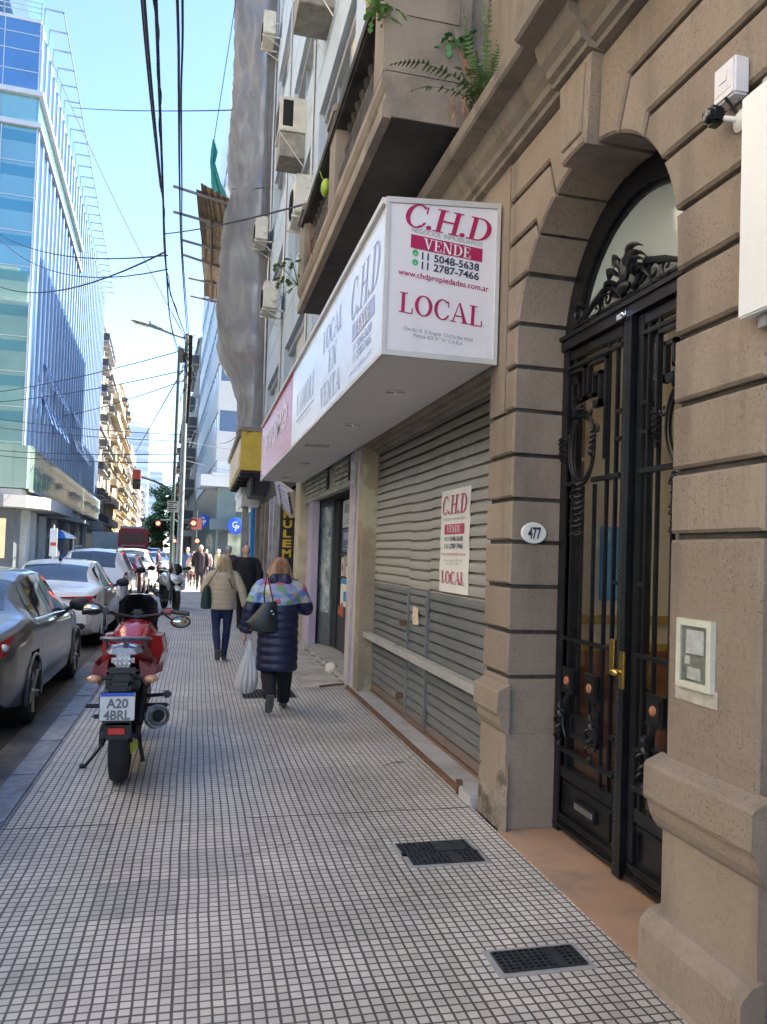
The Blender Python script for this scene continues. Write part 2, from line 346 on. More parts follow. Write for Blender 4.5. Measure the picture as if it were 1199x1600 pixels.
for i in range(15): a.bbox(-1.0+i, -.01+i, YC-.2, YC, -.3, .003, .012)
build('kerb', a, GRAN, kind='structure')
a = MB(); a.box(-1.52, -1.2, -4, YC, -.3, -.121); build('gutter', a, mat('gutter_stone', (.17,.145,.115), .45, var=.4, vs=2.5, bump=.4, bs=50, col2=(.05,.05,.055), lo=.42, hi=.62, ds=1.4), kind='structure')
STRIPE = mat('road_paint', (.72,.71,.68), .7, var=.15, vs=6, col2=(.3,.29,.28), lo=.6, hi=.75, ds=7)
a = MB()
for i in range(9):
    x = -8+i*1.0; a.box(x, x+.5, YC-3.4, YC-.6, -.3, -.117) if x < -1.8 else None
for i in range(11): y = YC+.6+i*1.0; a.box(-.6, 1.9, y, y+.5, -.3, -.117)
build('crosswalk', a, STRIPE, kind='structure')
a = MB(); a.box(-14, -8.2, -20, YC-.2, -.3, -.004); build('opposite_sidewalk', a, CONC, kind='structure')
# far block, turned a little to the left beyond the crossing
TH = .045
FB = Matrix.Translation((0, 48.5, 0)) @ Matrix.Rotation(TH, 4, 'Z')     # local y runs up the far street
def fb(x, y, z): return tuple(FB @ Vector((x, y, z)))
a = MB(); a.box(-1.6, 3.2, 1.5, 500, -.3, -.004, M=FB); build('far_sidewalk', a, CONC, kind='structure')
a = MB(); a.box(-14, -7.6, 0, 500, -.3, -.004, M=FB); build('far_opposite_sidewalk', a, CONC, kind='structure')
# ---------------------------------------------------------------- rusticated stone building on the right
def stone_material(name, c1, c2, c3):
    m, N, L, b = nodes(name); tc = N.new('ShaderNodeTexCoord')
    def nz(s, d=8, r=.65, st=None):
        v = tc.outputs['Object']
        if st: mp = N.new('ShaderNodeMapping'); mp.inputs['Scale'].default_value = st; L.new(v, mp.inputs[0]); v = mp.outputs[0]
        n = N.new('ShaderNodeTexNoise'); n.inputs['Scale'].default_value = s; n.inputs['Detail'].default_value = d; n.inputs['Roughness'].default_value = r; L.new(v, n.inputs[0]); return n.outputs[0]
    def ramp(v, a, z):
        q = N.new('ShaderNodeMapRange'); q.inputs[1].default_value = a; q.inputs[2].default_value = z; L.new(v, q.inputs[0]); return q.outputs[0]
    big, fine, pit, streak = nz(1.1), nz(38, 6, .7), nz(95, 4, .6), nz(2.2, 6, .6, (1, 1.6, .22))
    c = mixc(N, L, ramp(big, .32, .68), c1, c2); c = mixc(N, L, mth(N, L, 'MULTIPLY', ramp(streak, .50, .70), .7), c, c3)
    c = mixc(N, L, mth(N, L, 'MULTIPLY', ramp(fine, .5, .75), .45), c, tuple(q*.62 for q in c1)); pm = mth(N, L, 'MULTIPLY', ramp(pit, .61, .65), ramp(nz(2.6, 3), .44, .6))
    c = mixc(N, L, mth(N, L, 'MULTIPLY', pm, .55), c, tuple(q*.35 for q in c1)); L.new(c, b.inputs['Base Color']); b.inputs['Roughness'].default_value = .88
    bp = N.new('ShaderNodeBump'); bp.inputs['Strength'].default_value = .8; bp.inputs['Distance'].default_value = .010
    L.new(mth(N, L, 'SUBTRACT', mth(N, L, 'ADD', fine, mth(N, L, 'MULTIPLY', big, .6)), mth(N, L, 'MULTIPLY', pm, .9)), bp.inputs['Height']); L.new(bp.outputs[0], b.inputs['Normal']); return m
STUCCO = stone_material('stone_render', (.265,.208,.158), (.325,.262,.205), (.14,.115,.092))
STONES = [STUCCO, stone_material('stone_render_dark', (.235,.184,.140), (.295,.238,.187), (.125,.103,.083)), stone_material('stone_render_pale', (.285,.226,.174), (.345,.282,.222), (.16,.133,.108))]
_rb = random.Random(5)
DARKSTONE = stone_material('sooty_cornice', (.20,.168,.135), (.27,.225,.18), (.07,.062,.055))
STUCCO2 = mat('old_render', (.30,.25,.20), .85, var=.22, vs=2.2, bump=.6, bs=45, col2=(.15,.13,.11), lo=.5, hi=.72, ds=1.6)
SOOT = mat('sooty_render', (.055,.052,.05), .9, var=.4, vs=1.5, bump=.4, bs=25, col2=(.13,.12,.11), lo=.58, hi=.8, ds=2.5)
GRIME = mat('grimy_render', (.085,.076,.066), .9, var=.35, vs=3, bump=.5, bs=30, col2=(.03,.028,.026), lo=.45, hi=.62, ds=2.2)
sb = thing('stone_building', 'brown rusticated stone building with arched black door and stone balcony at right', 'building', (1.84, 3.5, 0), world=True)
YA, ZA, RA, XF = 3.52, 2.9, .79, 1.84
def arcp(t0, t1, side, n=5, r=RA): return [(YA-side*r*math.cos(R(t0+(t1-t0)*i/n)), ZA+r*math.sin(R(t0+(t1-t0)*i/n))) for i in range(n+1)]
zs = [.909, 1.18, 1.455, 1.725, 1.985, 2.255, 2.527, 2.793]
g = .013
a = MB()
def blk(poly, x0=XF, x1=2.32, ch=.012):
    n = len(poly); A = sum(poly[i][0]*poly[(i+1)%n][1]-poly[(i+1)%n][0]*poly[i][1] for i in range(n))
    if A < 0: poly = poly[::-1]
    a.prism(inset(poly, g), YZ, x0, x1, _rb.choice((0,0,1,2)), ch)
YL, YR = 4.315, 2.73                                # jambs
for z0, z1 in zip(zs, zs[1:]):
    blk([(YL,z0),(4.74 if z1 < 2.6 else 4.49,z0),(4.74 if z1 < 2.6 else 4.49,z1),(YL,z1)])
blk([(YL,.55),(4.74,.55),(4.74,.909),(YL,.909)])
blk([(2.19,.55),(YR,.55),(YR,1.73),(2.19,1.73)])
for z0, z1 in zip([1.73,1.985,2.255,2.527], [1.985,2.255,2.527,2.793]): blk([(2.19,z0),(YR,z0),(YR,z1),(2.19,z1)])
for sd, yo in ((1, 2.19), (-1, 4.49)):
    yj = YA-sd*RA
    blk([(yo,2.793),(yj,2.793)]+arcp(0,11.1,sd,3)+[(yo,3.052)])
    blk([(yo,3.052)]+arcp(11.1,32.1,sd,5)+[(yo,3.32)])
    b1 = (YA-sd*.573, 3.582); b2 = (YA-sd*.413, 3.852); ks = (YA-sd*.145, 4.12)
    blk([(yo,3.32)]+arcp(32.1,47.6,sd,4)+[b1,(yo,3.582)])
    blk([(yo,3.582),b1]+arcp(47.6,66,sd,4)+[b2,(yo,3.852)])
    blk([(yo,3.852),b2]+arcp(66,81,sd,4)+[ks,(yo,4.12)])
blocks, a = a, MB()
c0 = XF+.03
a.box(c0, 2.3, YL+.03, 4.72, 0, 2.83); a.box(c0, 2.3, 2.22, YR-.03, 0, 2.9)
for sd in (1, -1):
    pts = arcp(0, 90, sd, 14, RA+.03); yo = 2.22 if sd == 1 else 4.46
    for p, q in zip(pts, pts[1:]):
        a.prism([p, q, (yo if sd*(q[0]-yo) > 0 and q[1] < 4.12 else yo, q[1]), (yo, p[1])], YZ, c0, 2.29)
    a.prism([pts[-1], (yo, pts[-1][1]), (yo, 4.12), (YA, 4.12)], YZ, c0, 2.29)
build('joint_backing', a, GRIME, sb); a = blocks
a.prism([(4.49,2.535),(4.735,2.535),(4.735,2.83),(9.5,2.83),(9.5,4.12),(4.49,4.12)], YZ, XF+.004, 2.31)
a.box(XF+.003, 2.3, YL+.002, 4.738, 0, .57); a.box(XF+.003, 2.3, 2.192, YR-.002, 0, .57)
a.box(2.06, 2.4, -3, 2.2, 0, 4.12); a.box(1.842, 2.4, -3, .3, 0, 4.12); a.box(1.842, 2.4, .3, 2.185, 3.35, 4.12)
wall = build('wall', a, STONES, sb)
a = MB(); kp = arcp(81, 99, 1, 4)
a.prism(kp+[(3.69,4.12),(3.36,4.12)], YZ, 1.775, 2.31, 0, .012)
a.prism([(3.42,3.74),(3.625,3.74),(3.655,4.08),(3.395,4.08)], YZ, 1.762, 1.78, 0, .006)
build('keystone', a, STUCCO, sb)
# plinth ledges
a = MB()
prof = [(1.85,.865),(1.782,.835),(1.772,.82),(1.77,.70),(1.778,.685),(1.79,.68),(1.795,.655),(1.803,.625),(1.822,.59),(1.84,.57),(1.85,.57)]
def run(mb, prof, y0, y1, m=0, steps=1):
    mb.loft([[(x, y0+(y1-y0)*i/steps, z) for x, z in prof] for i in range(steps+1)], m, True, False)
run(a, prof, 2.14, 2.757); a.mark(); run(a, prof, 4.288, 4.69)
ledge = build('plinth_ledge', a, STUCCO, sb)
a = MB()
pr2 = [(1.86,.262),(1.81,.25),(1.775,.215),(1.765,.19),(1.762,.02),(1.75,0),(1.86,0)]
run(a, pr2, 2.17, 2.76)
build('base_block', a, STUCCO, sb); a = MB()
ny, nz_ = 34, 30; g2 = []                            # rough patch of old mortar at the foot of the left pier
for i in range(nz_+1):
    row = []
    for q in range(ny+1):
        y = 4.275+.47*q/ny; z = .40*i/nz_; n0 = noise.noise(Vector((y*7, z*7, 3.1))); n1 = noise.noise(Vector((y*24, z*24, 1.7))); edge = min(1, max(0, (.30+.10*n0*1.6+.08*math.sin(y*19)-z)/.08))*min(1, max(0, (y-4.275)/.05+.2))*min(1, max(0, (4.745-y)/.05))
        row.append((1.846-edge*(.022+.018*n0+.012*n1+.02*max(0, .25-z)), y, z))
    g2.append(row)
a.loft(g2, closed=False)
build('worn_base', a, mat('crumbling_mortar', (.27,.225,.175), .9, var=.3, vs=7, bump=.9, bs=22, col2=(.12,.095,.07), lo=.48, hi=.6, ds=9), sb)
# cornice and upper wall
a = MB()
cp = [(1.86,4.115),(1.80,4.125),(1.795,4.15),(1.765,4.165),(1.755,4.20),(1.72,4.235),(1.70,4.275),(1.69,4.31),(1.69,4.325),(1.585,4.335),(1.57,4.35),(1.57,4.43),(1.60,4.44),(1.60,4.46),(1.63,4.475),(1.63,4.5),(1.70,4.52),(1.86,4.54)]
run(a, cp, -2, 3.34); run(a, cp, 3.71, 9.5)
run(a, [(x-.05 if x < 1.85 else x, z) for x, z in cp], 3.34, 3.71)
build('cornice', a, DARKSTONE, sb)
a = MB(); a.box(1.845, 2.3, -3, 9.5, 4.53, 19); a.box(2.3, 2.5, -3, 9.5, 6.6, 19); a.box(2.3, 12, -3, -2.8, 0, 19); a.box(2.3, 12, 9.3, 9.5, 2.9, 19)
build('upper_wall', a, STUCCO, sb)
# ---- balcony
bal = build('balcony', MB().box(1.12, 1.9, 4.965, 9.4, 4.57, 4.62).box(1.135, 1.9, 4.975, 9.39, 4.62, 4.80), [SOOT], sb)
a = MB()
edge = [(1.16,4.555),(1.10,4.56),(1.095,4.60),(1.10,4.665),(1.125,4.685),(1.135,4.73),(1.11,4.76),(1.09,4.80),(1.09,4.86),(1.16,4.88)]
run(a, edge, 4.95, 9.42); build('slab_edge', a, STUCCO2, bal)
a = MB(); a.box(1.13, 1.34, 5.3, 9.1, 4.88, 5.08)
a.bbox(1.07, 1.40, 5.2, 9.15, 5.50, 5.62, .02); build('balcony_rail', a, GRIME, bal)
a = MB()
for y0, y1 in ((4.95,5.26),(6.85,7.2),(8.95,9.42)):
    a.mark(); a.bbox(1.095, 1.42 if y0 > 5 else 1.72, y0, y1, 4.875, 5.82 if y0 < 5 else 5.66, .01)
    if y0 > 5: a.bbox(1.06, 1.46, y0-.03, y1+.03, 5.64, 5.74, .02)
a.mark(); a.box(1.12, 1.72, 4.953, 5.2, 4.575, 4.88)
a.bbox(1.72, 1.90, 5.0, 5.2, 4.578, 5.9, .01); a.box(1.25, 1.62, 4.94, 4.96, 5.28, 5.8)
build('pedestal', a, STUCCO2, bal)
prb = [(.055,5.08),(.06,5.11),(.035,5.13),(.07,5.22),(.075,5.27),(.04,5.36),(.03,5.42),(.055,5.46),(.06,5.50)]
for y0, y1, n in ((5.38,6.75,9),(7.32,8.85,10)):
    for i in range(n): build('baluster', MB().lathe(prb, 10, 0, Matrix.Translation((1.235, y0+(y1-y0)*i/(n-1), 0))), GRIME, bal)
# ---- floor of the doorway
a = MB(); a.box(1.803, 2.6, 2.735, 4.31, -.3, .006)
build('threshold', a, mat('terracotta_marble', (.47,.30,.20), .4, var=.12, vs=2, col2=(.26,.21,.18), lo=.5, hi=.75, ds=3.5, bump=.05, bs=8), sb)
# ---- door
IRON = mat('black_iron', (.016,.017,.02), .32, .35, var=.4, vs=9, bump=.12, bs=60)
XD = 2.17; ZT = 2.9
df = MB(); ya0, ya1 = 2.73, 4.31
df.box(XD-.01, XD+.09, ya1-.055, ya1+.02, 0, ZT); df.box(XD-.01, XD+.09, ya0-.02, ya0+.055, 0, ZT)
df.box(XD-.035, XD+.1, ya0, ya1, ZT, ZT+.085); df.box(XD-.05, XD-.03, ya0, ya1, ZT+.06, ZT+.085)
o_ = [(YA-.80*math.cos(PI*i/24), ZA+.80*math.sin(PI*i/24)) for i in range(25)]; i_ = [(YA-.665*math.cos(PI*i/24), ZA+.665*math.sin(PI*i/24)) for i in range(25)]
for i in range(24): df.prism([o_[i], o_[i+1], i_[i+1], i_[i]], YZ, XD-.01, XD+.08)
i2 = [(YA-.64*math.cos(PI*i/24), ZA+.64*math.sin(PI*i/24)) for i in range(25)]
for i in range(24): df.prism([i_[i], i_[i+1], i2[i+1], i2[i]], YZ, XD+.02, XD+.06)
door = build('door', df, IRON, sb)
def scroll(mb, c, r0, turns, a0, sgn, th, n=22, flat=.6, grow=.12):
    pts = []; rr = []
    for i in range(n):
        t = i/(n-1); r = r0*(grow+(1-grow)*t); an = a0+sgn*turns*2*PI*t
        pts.append((XD-.02, c[0]+r*math.cos(an), c[1]+r*math.sin(an))); rr.append(th*(.6+.4*t))
    mb.tube(pts, rr, 6)
def leaf_blade(mb, p, ang, ln, wd, curl=.5):
    "acanthus blade: curved tapered tube"
    pts = []; rr = []
    for i in range(8):
        t = i/7; an = ang+curl*t*t; pts.append((XD-.035-.03*math.sin(PI*t), p[0]+ln*t*math.cos(an), p[1]+ln*t*math.sin(an))); rr.append(max(.003, wd*math.sin(PI*(.12+.86*t))))
    mb.tube(pts, rr, 6, flat=.55)
def door_leaf(mir):
    q = (lambda y: y) if not mir else (lambda y: 2*3.56-y)
    def bx(mb, y0, y1, z0, z1, x0=XD, x1=XD+.05, ch=0):
        u, v = sorted((q(y0), q(y1))); mb.bbox(x0, x1, u, v, z0, z1, .004)
    f = MB()
    bx(f, 4.335, 4.255, .02, ZT-.005); bx(f, 3.66, 3.605, .02, ZT-.005)
    bx(f, 4.255, 3.66, .02, .10); bx(f, 4.255, 3.66, .33, .40); bx(f, 4.255, 3.66, 2.835, ZT-.005)
    lf = build('door_leaf', f, IRON, sb); lf.parent = door; lf.matrix_parent_inverse = Matrix.Identity(4)
    return lf, q, bx
# the two leaves are parts of the door; their pieces are sub-parts of the door
for mir in (0, 1):
    lf, q, bx = door_leaf(mir)
    k = MB(); bx(k, 4.26, 3.655, .10, .335, XD+.02, XD+.04)
    bx(k, 4.335, 3.6, .03, .055, XD-.012, XD+.01); bx(k, 4.3, 3.62, .105, .12, XD-.012, XD+.02); bx(k, 4.24, 3.67, .30, .315, XD+.005, XD+.03)
    bx(k, 3.70, 3.69, .14, .29, XD+.005, XD+.03); bx(k, 4.235, 4.225, .14, .29, XD+.005, XD+.03); bx(k, 4.33, 3.61, .07, .078, XD-.012, XD)
    if not mir:
        bx(k, 4.07, 3.83, .185, .255, XD-.006, XD+.03)
    build('kick_panel', k, IRON, door)
    if not mir:
        k = MB(); bx(k, 4.05, 3.85, .203, .238, XD-.014, XD); build('letter_slot', k, CHROME, door)
    r = MB()
    for yb in ((4.19,4.07,3.93,3.80,3.71) if not mir else (4.19,4.075,3.93,3.80,3.71)):
        zb = .72 if yb in (4.07,4.075,3.93) else .40
        zt = 2.06 if 3.9 < yb < 4.1 else 2.83
        bx(r, yb+.010, yb-.010, zb, zt, XD-.006, XD+.016)
    bx(r, 4.26, 3.65, 2.07, 2.098, XD-.01, XD+.02) if 0 else (bx(r, 4.26, 4.12, 2.07, 2.098, XD-.014, XD+.02), bx(r, 3.95, 3.65, 2.07, 2.098, XD-.014, XD+.02))
    bx(r, 4.26, 3.65, 1.145, 1.168, XD-.012, XD+.02); bx(r, 4.33, 3.65, .485, .515, XD-.012, XD+.02); bx(r, 4.26, 3.65, 2.775, 2.80, XD-.012, XD+.02)
    bx(r, 4.12, 3.80, .60, .625, XD-.02, XD+.02); bx(r, 4.12, 3.80, .715, .735, XD-.02, XD+.02); bx(r, 4.12, 4.10, .60, .735, XD-.02, XD+.02); bx(r, 3.82, 3.80, .60, .735, XD-.02, XD+.02); bx(r, 4.1, 3.82, .62, .72, XD-.002, XD+.02)
    for z in (.68, 1.5, 2.27, 2.42): bx(r, 3.72, 3.65, z, z+.022, XD-.008, XD+.02)
    # meander
    th = .013
    def ln(y0, z0, y1, z1): bx(r, max(y0,y1)+th, min(y0,y1)-th, min(z0,z1)-th, max(z0,z1)+th, XD-.02, XD+.01)
    for sg in (1, -1):
        m_ = 4.025; e = lambda d: m_+sg*d
        ln(e(.025),2.75,e(.22),2.75); ln(e(.22),2.75,e(.22),2.20) ; ln(e(.025),2.75,e(.025),2.57); ln(e(.025),2.57,e(.085),2.57); ln(e(.085),2.57,e(.085),2.68); ln(e(.085),2.68,e(.155),2.68); ln(e(.155),2.68,e(.155),2.50); ln(e(.155),2.50,e(.10),2.52)
    # oval
    oc = (q(4.045), 2.275)
    M_ = Matrix.Translation((XD-.015, oc[0], oc[1])) @ Matrix.Diagonal((1, .73, 1.05, 1)).to_4x4()
    r.ring((0,0,0), (1,0,0), .178, .012, 36, 8, 0, M_); r.ring((-.006,0,0), (1,0,0), .205, .008, 36, 8, 0, M_)
    for i in range(6): leaf_blade(r, (oc[0]+(i-2.5)*.012, 2.45), PI/2+(i-2.5)*.45, .10, .016, .5*(1 if i > 2 else -1))
    for sg in (1, -1):
        scroll(r, (oc[0]+sg*.05, 2.47), .05, .8, PI/2, sg, .011)
        for i in range(5): leaf_blade(r, (oc[0]+sg*.155, 2.20+i*.035), PI/2-sg*(.9+.2*i), .07, .012, .6*sg)
        scroll(r, (oc[0]+sg*.165, 2.36), .035, 1, 0, sg, .009)
    for i in range(9):                              # garland under the oval
        random.seed(i); z = 2.08-i*.035
        for sg in (1, -1): leaf_blade(r, (oc[0], z), -PI/2+sg*(.5+.4*random.random()), .05+.03*random.random(), .012, .9*sg)
        r.ball((XD-.03, oc[0]+random.uniform(-.012,.012), z-.01), .013, 7, 5)
    for yb in (4.13, 3.865):                         # lower ornaments
        for i in range(6):
            random.seed(i+50); leaf_blade(r, (q(yb+(.05 if yb > 4 else -.05)), .80-i*.045), -PI/2+random.uniform(-1.2,1.2), .07, .014, random.uniform(-1,1))
        r.tube([(XD-.015, q(yb), .86), (XD-.02, q(yb+(.06 if yb > 4 else -.06)), .78), (XD-.02, q(yb+(.07 if yb > 4 else -.07)), .66), (XD-.015, q(yb+(.04 if yb > 4 else -.04)), .58)], [.012,.018,.013,.006], 7)
    build('grille', r, IRON, door)
    k = MB()
    for yb in (4.13, 3.865):
        k.mark(); bx(k, yb+.068, yb-.068, .855, .985, XD-.03, XD+.01); bx(k, yb+.052, yb-.052, .87, .972, XD-.036, XD-.02); bx(k, yb+.075, yb-.075, .985, .995, XD-.036, XD); bx(k, yb+.075, yb-.075, .845, .855, XD-.036, XD)
    build('square_boss', k, IRON, door)
    k = MB()
    for yb in (4.13, 3.865): k.mark().lathe([(.0,.012),(.022,.008),(.026,0)], 12, 0, Matrix.Translation((XD-.036, q(yb), .92)) @ Matrix.Rotation(-PI/2, 4, 'Y'))
    build('rosette', k, mat('copper_rosette', (.42,.17,.09), .5, .2, var=.3, vs=30), door)
    gp = MB(); u, v = sorted((q(4.256), q(3.66))); gp.box(XD+.03, XD+.034, u, v, .40, 2.84); build('glass', gp, PANE, door)
k = MB(); k.box(XD-.03, XD+.04, 3.53, 3.60, .02, 2.93); k.box(XD+.04, XD+.07, 3.46, 3.60, .02, 2.9)
build('meeting_stile', k, IRON, door)
k = MB()
for i in range(230): k.ball((XD-.03, 3.588-(.012 if i % 2 else 0), .05+i*.0124), .0055, 5, 4)
build('beaded_strip', k, mat('worn_iron', (.11,.11,.115), .35, .6, var=.4, vs=30), door)
k = MB(); k.bbox(XD-.022, XD-.004, 3.645, 3.69, 1.03, 1.215, .004); k.bbox(XD-.042, XD-.028, 3.515, 3.56, .975, 1.165, .004)
k.ball((XD-.075, 3.54, 1.06), (.02,.032,.02), 12, 8); k.tube([(XD-.03,3.54,1.06),(XD-.075,3.54,1.06)], .009, 8); k.tube([(XD-.05,3.54,1.06),(XD-.06,3.60,1.062)], .008, 8)
build('handle', k, BRASS, door)
# transom glass with wrought ornament
gp = MB(); gp.prism([(YA-.66*math.cos(PI*i/24), ZA+.08+.60*math.sin(PI*i/24)) for i in range(25)], YZ, XD+.04, XD+.045)
build('transom_glass', gp, glassmat('milky_glass', (.55,.62,.62), .06, .03, (.48,.55,.54,.8)), door)
k = MB(); k.box(XD-.02, XD+.01, 2.85, 4.2, 3.015, 3.03)
for sg in (1, -1):
    c = 3.58
    for i, (dx, dz, an, L_, w_) in enumerate(((.02,.10,1.45,.17,.03),(.05,.09,1.0,.17,.028),(.09,.07,.65,.17,.026),(.14,.06,.35,.17,.024),(.20,.05,.05,.14,.02),(.04,.16,1.2,.15,.026),(.10,.13,.85,.13,.024))):
        leaf_blade(k, (c+sg*dx*.8, 3.03+dz), PI/2-sg*(PI/2-an), L_*.82, w_*.8, -sg*.9)
    scroll(k, (c+sg*.10, 3.10), .06, 1.3, -PI/2, sg, .013); scroll(k, (c+sg*.22, 3.075), .055, 1.2, PI/2, -sg, .012); scroll(k, (c+sg*.33, 3.06), .05, 1.1, -PI/2, sg, .011)
    k.tube([(XD-.02, c+sg*.05, 3.04), (XD-.03, c+sg*.18, 3.14), (XD-.03, c+sg*.34, 3.09), (XD-.02, c+sg*.46, 3.04), (XD-.02, c+sg*.47, 3.09)], [.02,.022,.018,.012,.006], 7)
    scroll(k, (YA+sg*.60, 3.08), .07, 1.4, 0, sg, .015)
k.ball((XD-.05, 3.58, 3.15), (.03,.035,.075), 10, 8); k.ball((XD-.05, 3.58, 3.06), (.03,.06,.03), 10, 8)
for i in range(5): k.tube([(XD-.02, 3.1+i*.0+.02, 3.0), (XD-.02, 3.12, 3.03)], .008, 6)
build('transom_ornament', k, IRON, door)
k = MB(); k.box(XD-.06, XD-.03, 3.54, 3.63, 2.895, 2.925); k.ball((XD-.06, 3.56, 2.91), .017, 8, 6); build('lock_bolt', k, CHROME, door)
# ---- entrance hall seen through the glass; open-topped court added behind to let sky light in
HALLW = mat('hall_wall', (.80,.74,.56), .6, var=.06)
a = MB(); a.box(2.33, 8.2, 4.72, 4.8, 0, 4.2); a.box(2.33, 8.2, 2.2, 2.28, 0, 4.2); a.box(8.2, 8.3, -2.8, 9.3, 0, 10.6); a.box(2.33, 3.4, 2.28, 4.72, 4.1, 4.2); a.box(4.2, 4.35, 3.95, 4.72, 0, 4.1)  # tall, wide end wall added out of view to block sun through the door
hall = build('hall', a, HALLW, sb)
a = MB(); a.box(2.6, 8.2, 2.28, 4.72, -.1, .004); build('hall_floor', a, mat('hall_floor', (.5,.42,.33), .3, var=.3), hall)
a = MB()
for y0, y1 in ((4.695,4.72),(2.28,2.305)): a.box(2.34, 8.15, y0, y1, .005, 1.02)
a.box(8.17, 8.2, 2.305, 4.695, .005, 1.02); a.box(4.175, 4.2, 3.93, 4.695, .005, 1.02)
build('wainscot', a, mat('brown_tile', (.34,.14,.065), .2, var=.3, vs=9), hall)
a = MB()
for z0, z1 in ((1.02,1.07),(1.2,1.26)): a.box(2.34, 8.15, 4.685, 4.719, z0, z1); a.box(2.34, 8.15, 2.281, 2.315, z0, z1); a.box(4.165, 4.2, 3.92, 4.684, z0, z1); a.box(8.16, 8.2, 2.315, 4.685, z0, z1)
build('tile_border', a, mat('ochre_tile', (.5,.33,.07), .3, var=.4, vs=40), hall)
a = MB(); a.box(2.66, 2.80, 4.69, 4.715, 1.36, 1.86); build('hall_window', a, mat('blue_window', (.10,.42,.80), .3), hall)
# ---- roller shutter of the shop
XS = 2.0
def shutter_mat():
    m, N, L, b = nodes('shutter_metal'); tc = N.new('ShaderNodeTexCoord'); sx = N.new('ShaderNodeSeparateXYZ'); L.new(tc.outputs['Object'], sx.inputs[0])
    n1 = N.new('ShaderNodeTexNoise'); n1.inputs['Scale'].default_value = 1.2; n1.inputs['Detail'].default_value = 9; n1.inputs['Roughness'].default_value = .65; L.new(tc.outputs['Object'], n1.inputs[0])
    n2 = N.new('ShaderNodeTexNoise'); n2.inputs['Scale'].default_value = 9; n2.inputs['Detail'].default_value = 8; n2.inputs['Roughness'].default_value = .7; L.new(tc.outputs['Object'], n2.inputs[0])
    zj = mth(N, L, 'ADD', sx.outputs[2], mth(N, L, 'MULTIPLY', mth(N, L, 'SUBTRACT', n1.outputs[0], .5), .05))
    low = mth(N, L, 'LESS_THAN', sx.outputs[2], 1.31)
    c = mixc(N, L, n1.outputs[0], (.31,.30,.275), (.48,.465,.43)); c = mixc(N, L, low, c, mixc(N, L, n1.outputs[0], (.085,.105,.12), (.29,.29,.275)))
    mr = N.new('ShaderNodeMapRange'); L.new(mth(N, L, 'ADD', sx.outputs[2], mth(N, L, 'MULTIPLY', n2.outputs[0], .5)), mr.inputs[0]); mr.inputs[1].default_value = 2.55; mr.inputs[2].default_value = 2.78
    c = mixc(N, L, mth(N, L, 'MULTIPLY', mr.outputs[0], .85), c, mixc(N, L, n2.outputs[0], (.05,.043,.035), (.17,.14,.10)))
    ru = N.new('ShaderNodeMapRange'); L.new(mth(N, L, 'ADD', sx.outputs[2], mth(N, L, 'MULTIPLY', n2.outputs[0], .35)), ru.inputs[0]); ru.inputs[1].default_value = .42; ru.inputs[2].default_value = .22
    c = mixc(N, L, mth(N, L, 'MULTIPLY', ru.outputs[0], .9), c, (.22,.10,.05))
    L.new(c, b.inputs['Base Color']); b.inputs['Roughness'].default_value = .5; b.inputs['Metallic'].default_value = .25; return m
SHUT = shutter_mat()
def slats(mb, y0, y1, z0, z1, x, pitch=.088, m=0):
    n = int(round((z1-z0)/pitch)); p = (z1-z0)/n
    for i in range(n):
        z = z0+i*p
        pr = [(x+.022,z),(x+.022,z+.007),(x-.012,z+.010),(x-.014,z+p*.5),(x-.012,z+p-.018),(x-.001,z+p-.014),(x-.001,z+p-.009),(x-.006,z+p-.006),(x+.022,z+p-.003),(x+.022,z+p)]
        mb.add([(u,y0,q) for u, q in pr]+[(u,y1,q) for u, q in pr], [(k, k+1, k+11, k+10) for k in range(9)], m)
a = MB(); slats(a, 4.735, 6.40, .09, 2.83, XS); slats(a, 7.06, 8.54, .09, 2.83, XS); slats(a, 6.40, 7.06, 1.31, 2.83, XS)
a.box(XS-.02, XS+.02, 4.735, 8.54, .055, .09); a.box(XS+.02, XS+.03, 4.7, 8.56, 0, 2.9)
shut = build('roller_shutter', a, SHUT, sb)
a = MB(); slats(a, 6.46, 7.0, .12, 1.26, XS-.01); 
for y in (6.43, 7.03): a.bbox(XS-.035, XS+.01, y-.022, y+.022, .09, 1.31, .004)
a.bbox(XS-.03, XS+.01, 6.45, 7.01, 1.265, 1.31, .004); a.bbox(XS-.03, XS+.01, 6.45, 7.01, .09, .12, .004)
for z in (.2, 1.12): a.bbox(XS-.05, XS-.02, 6.38, 6.41, z, z+.1, .004)
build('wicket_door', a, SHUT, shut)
RUST = mat('rusty_iron', (.17,.085,.05), .8, .2, var=.4, vs=20, bump=.4, bs=60)
a = MB(); a.bbox(XS-.13, XS-.04, 4.78, 8.62, .68, .745, .006); build('locking_bar', a, mat('galvanised_bar', (.46,.45,.43), .5, .3, var=.15, vs=5), shut)
a = MB()
for y, z in ((7.06,.98),(7.25,.72),(7.12,.28)): a.mark().bbox(XS-.10, XS-.03, y-.022, y+.022, z-.028, z+.028, .008)
build('padlock', a, RUST, shut)
a = MB(); a.box(1.90, 2.05, 4.6, 9.4, 2.80, 2.862); a.box(1.95, 2.3, 4.735, 8.56, 2.77, 2.80); build('lintel', a, STUCCO2, sb)
a = MB(); a.bbox(1.80, 2.04, 4.76, 9.0, -.1, .066, .008); build('sill', a, mat('grey_marble', (.42,.41,.40), .45, var=.15, vs=3, col2=(.25,.24,.22), lo=.5, hi=.7), sb)
a = MB(); a.bbox(1.785, 1.825, 5.0, 9.0, .02, .062, .004); a.bbox(1.79, 1.83, 5.0, 5.04, .0, .1, .004)
build('sill_rail', a, RUST, sb)
a = MB(); a.bbox(1.83, 2.12, 8.54, 8.80, 0, 2.86, .012); a.bbox(1.815, 1.84, 8.67, 8.74, 1.25, 1.8, .005)
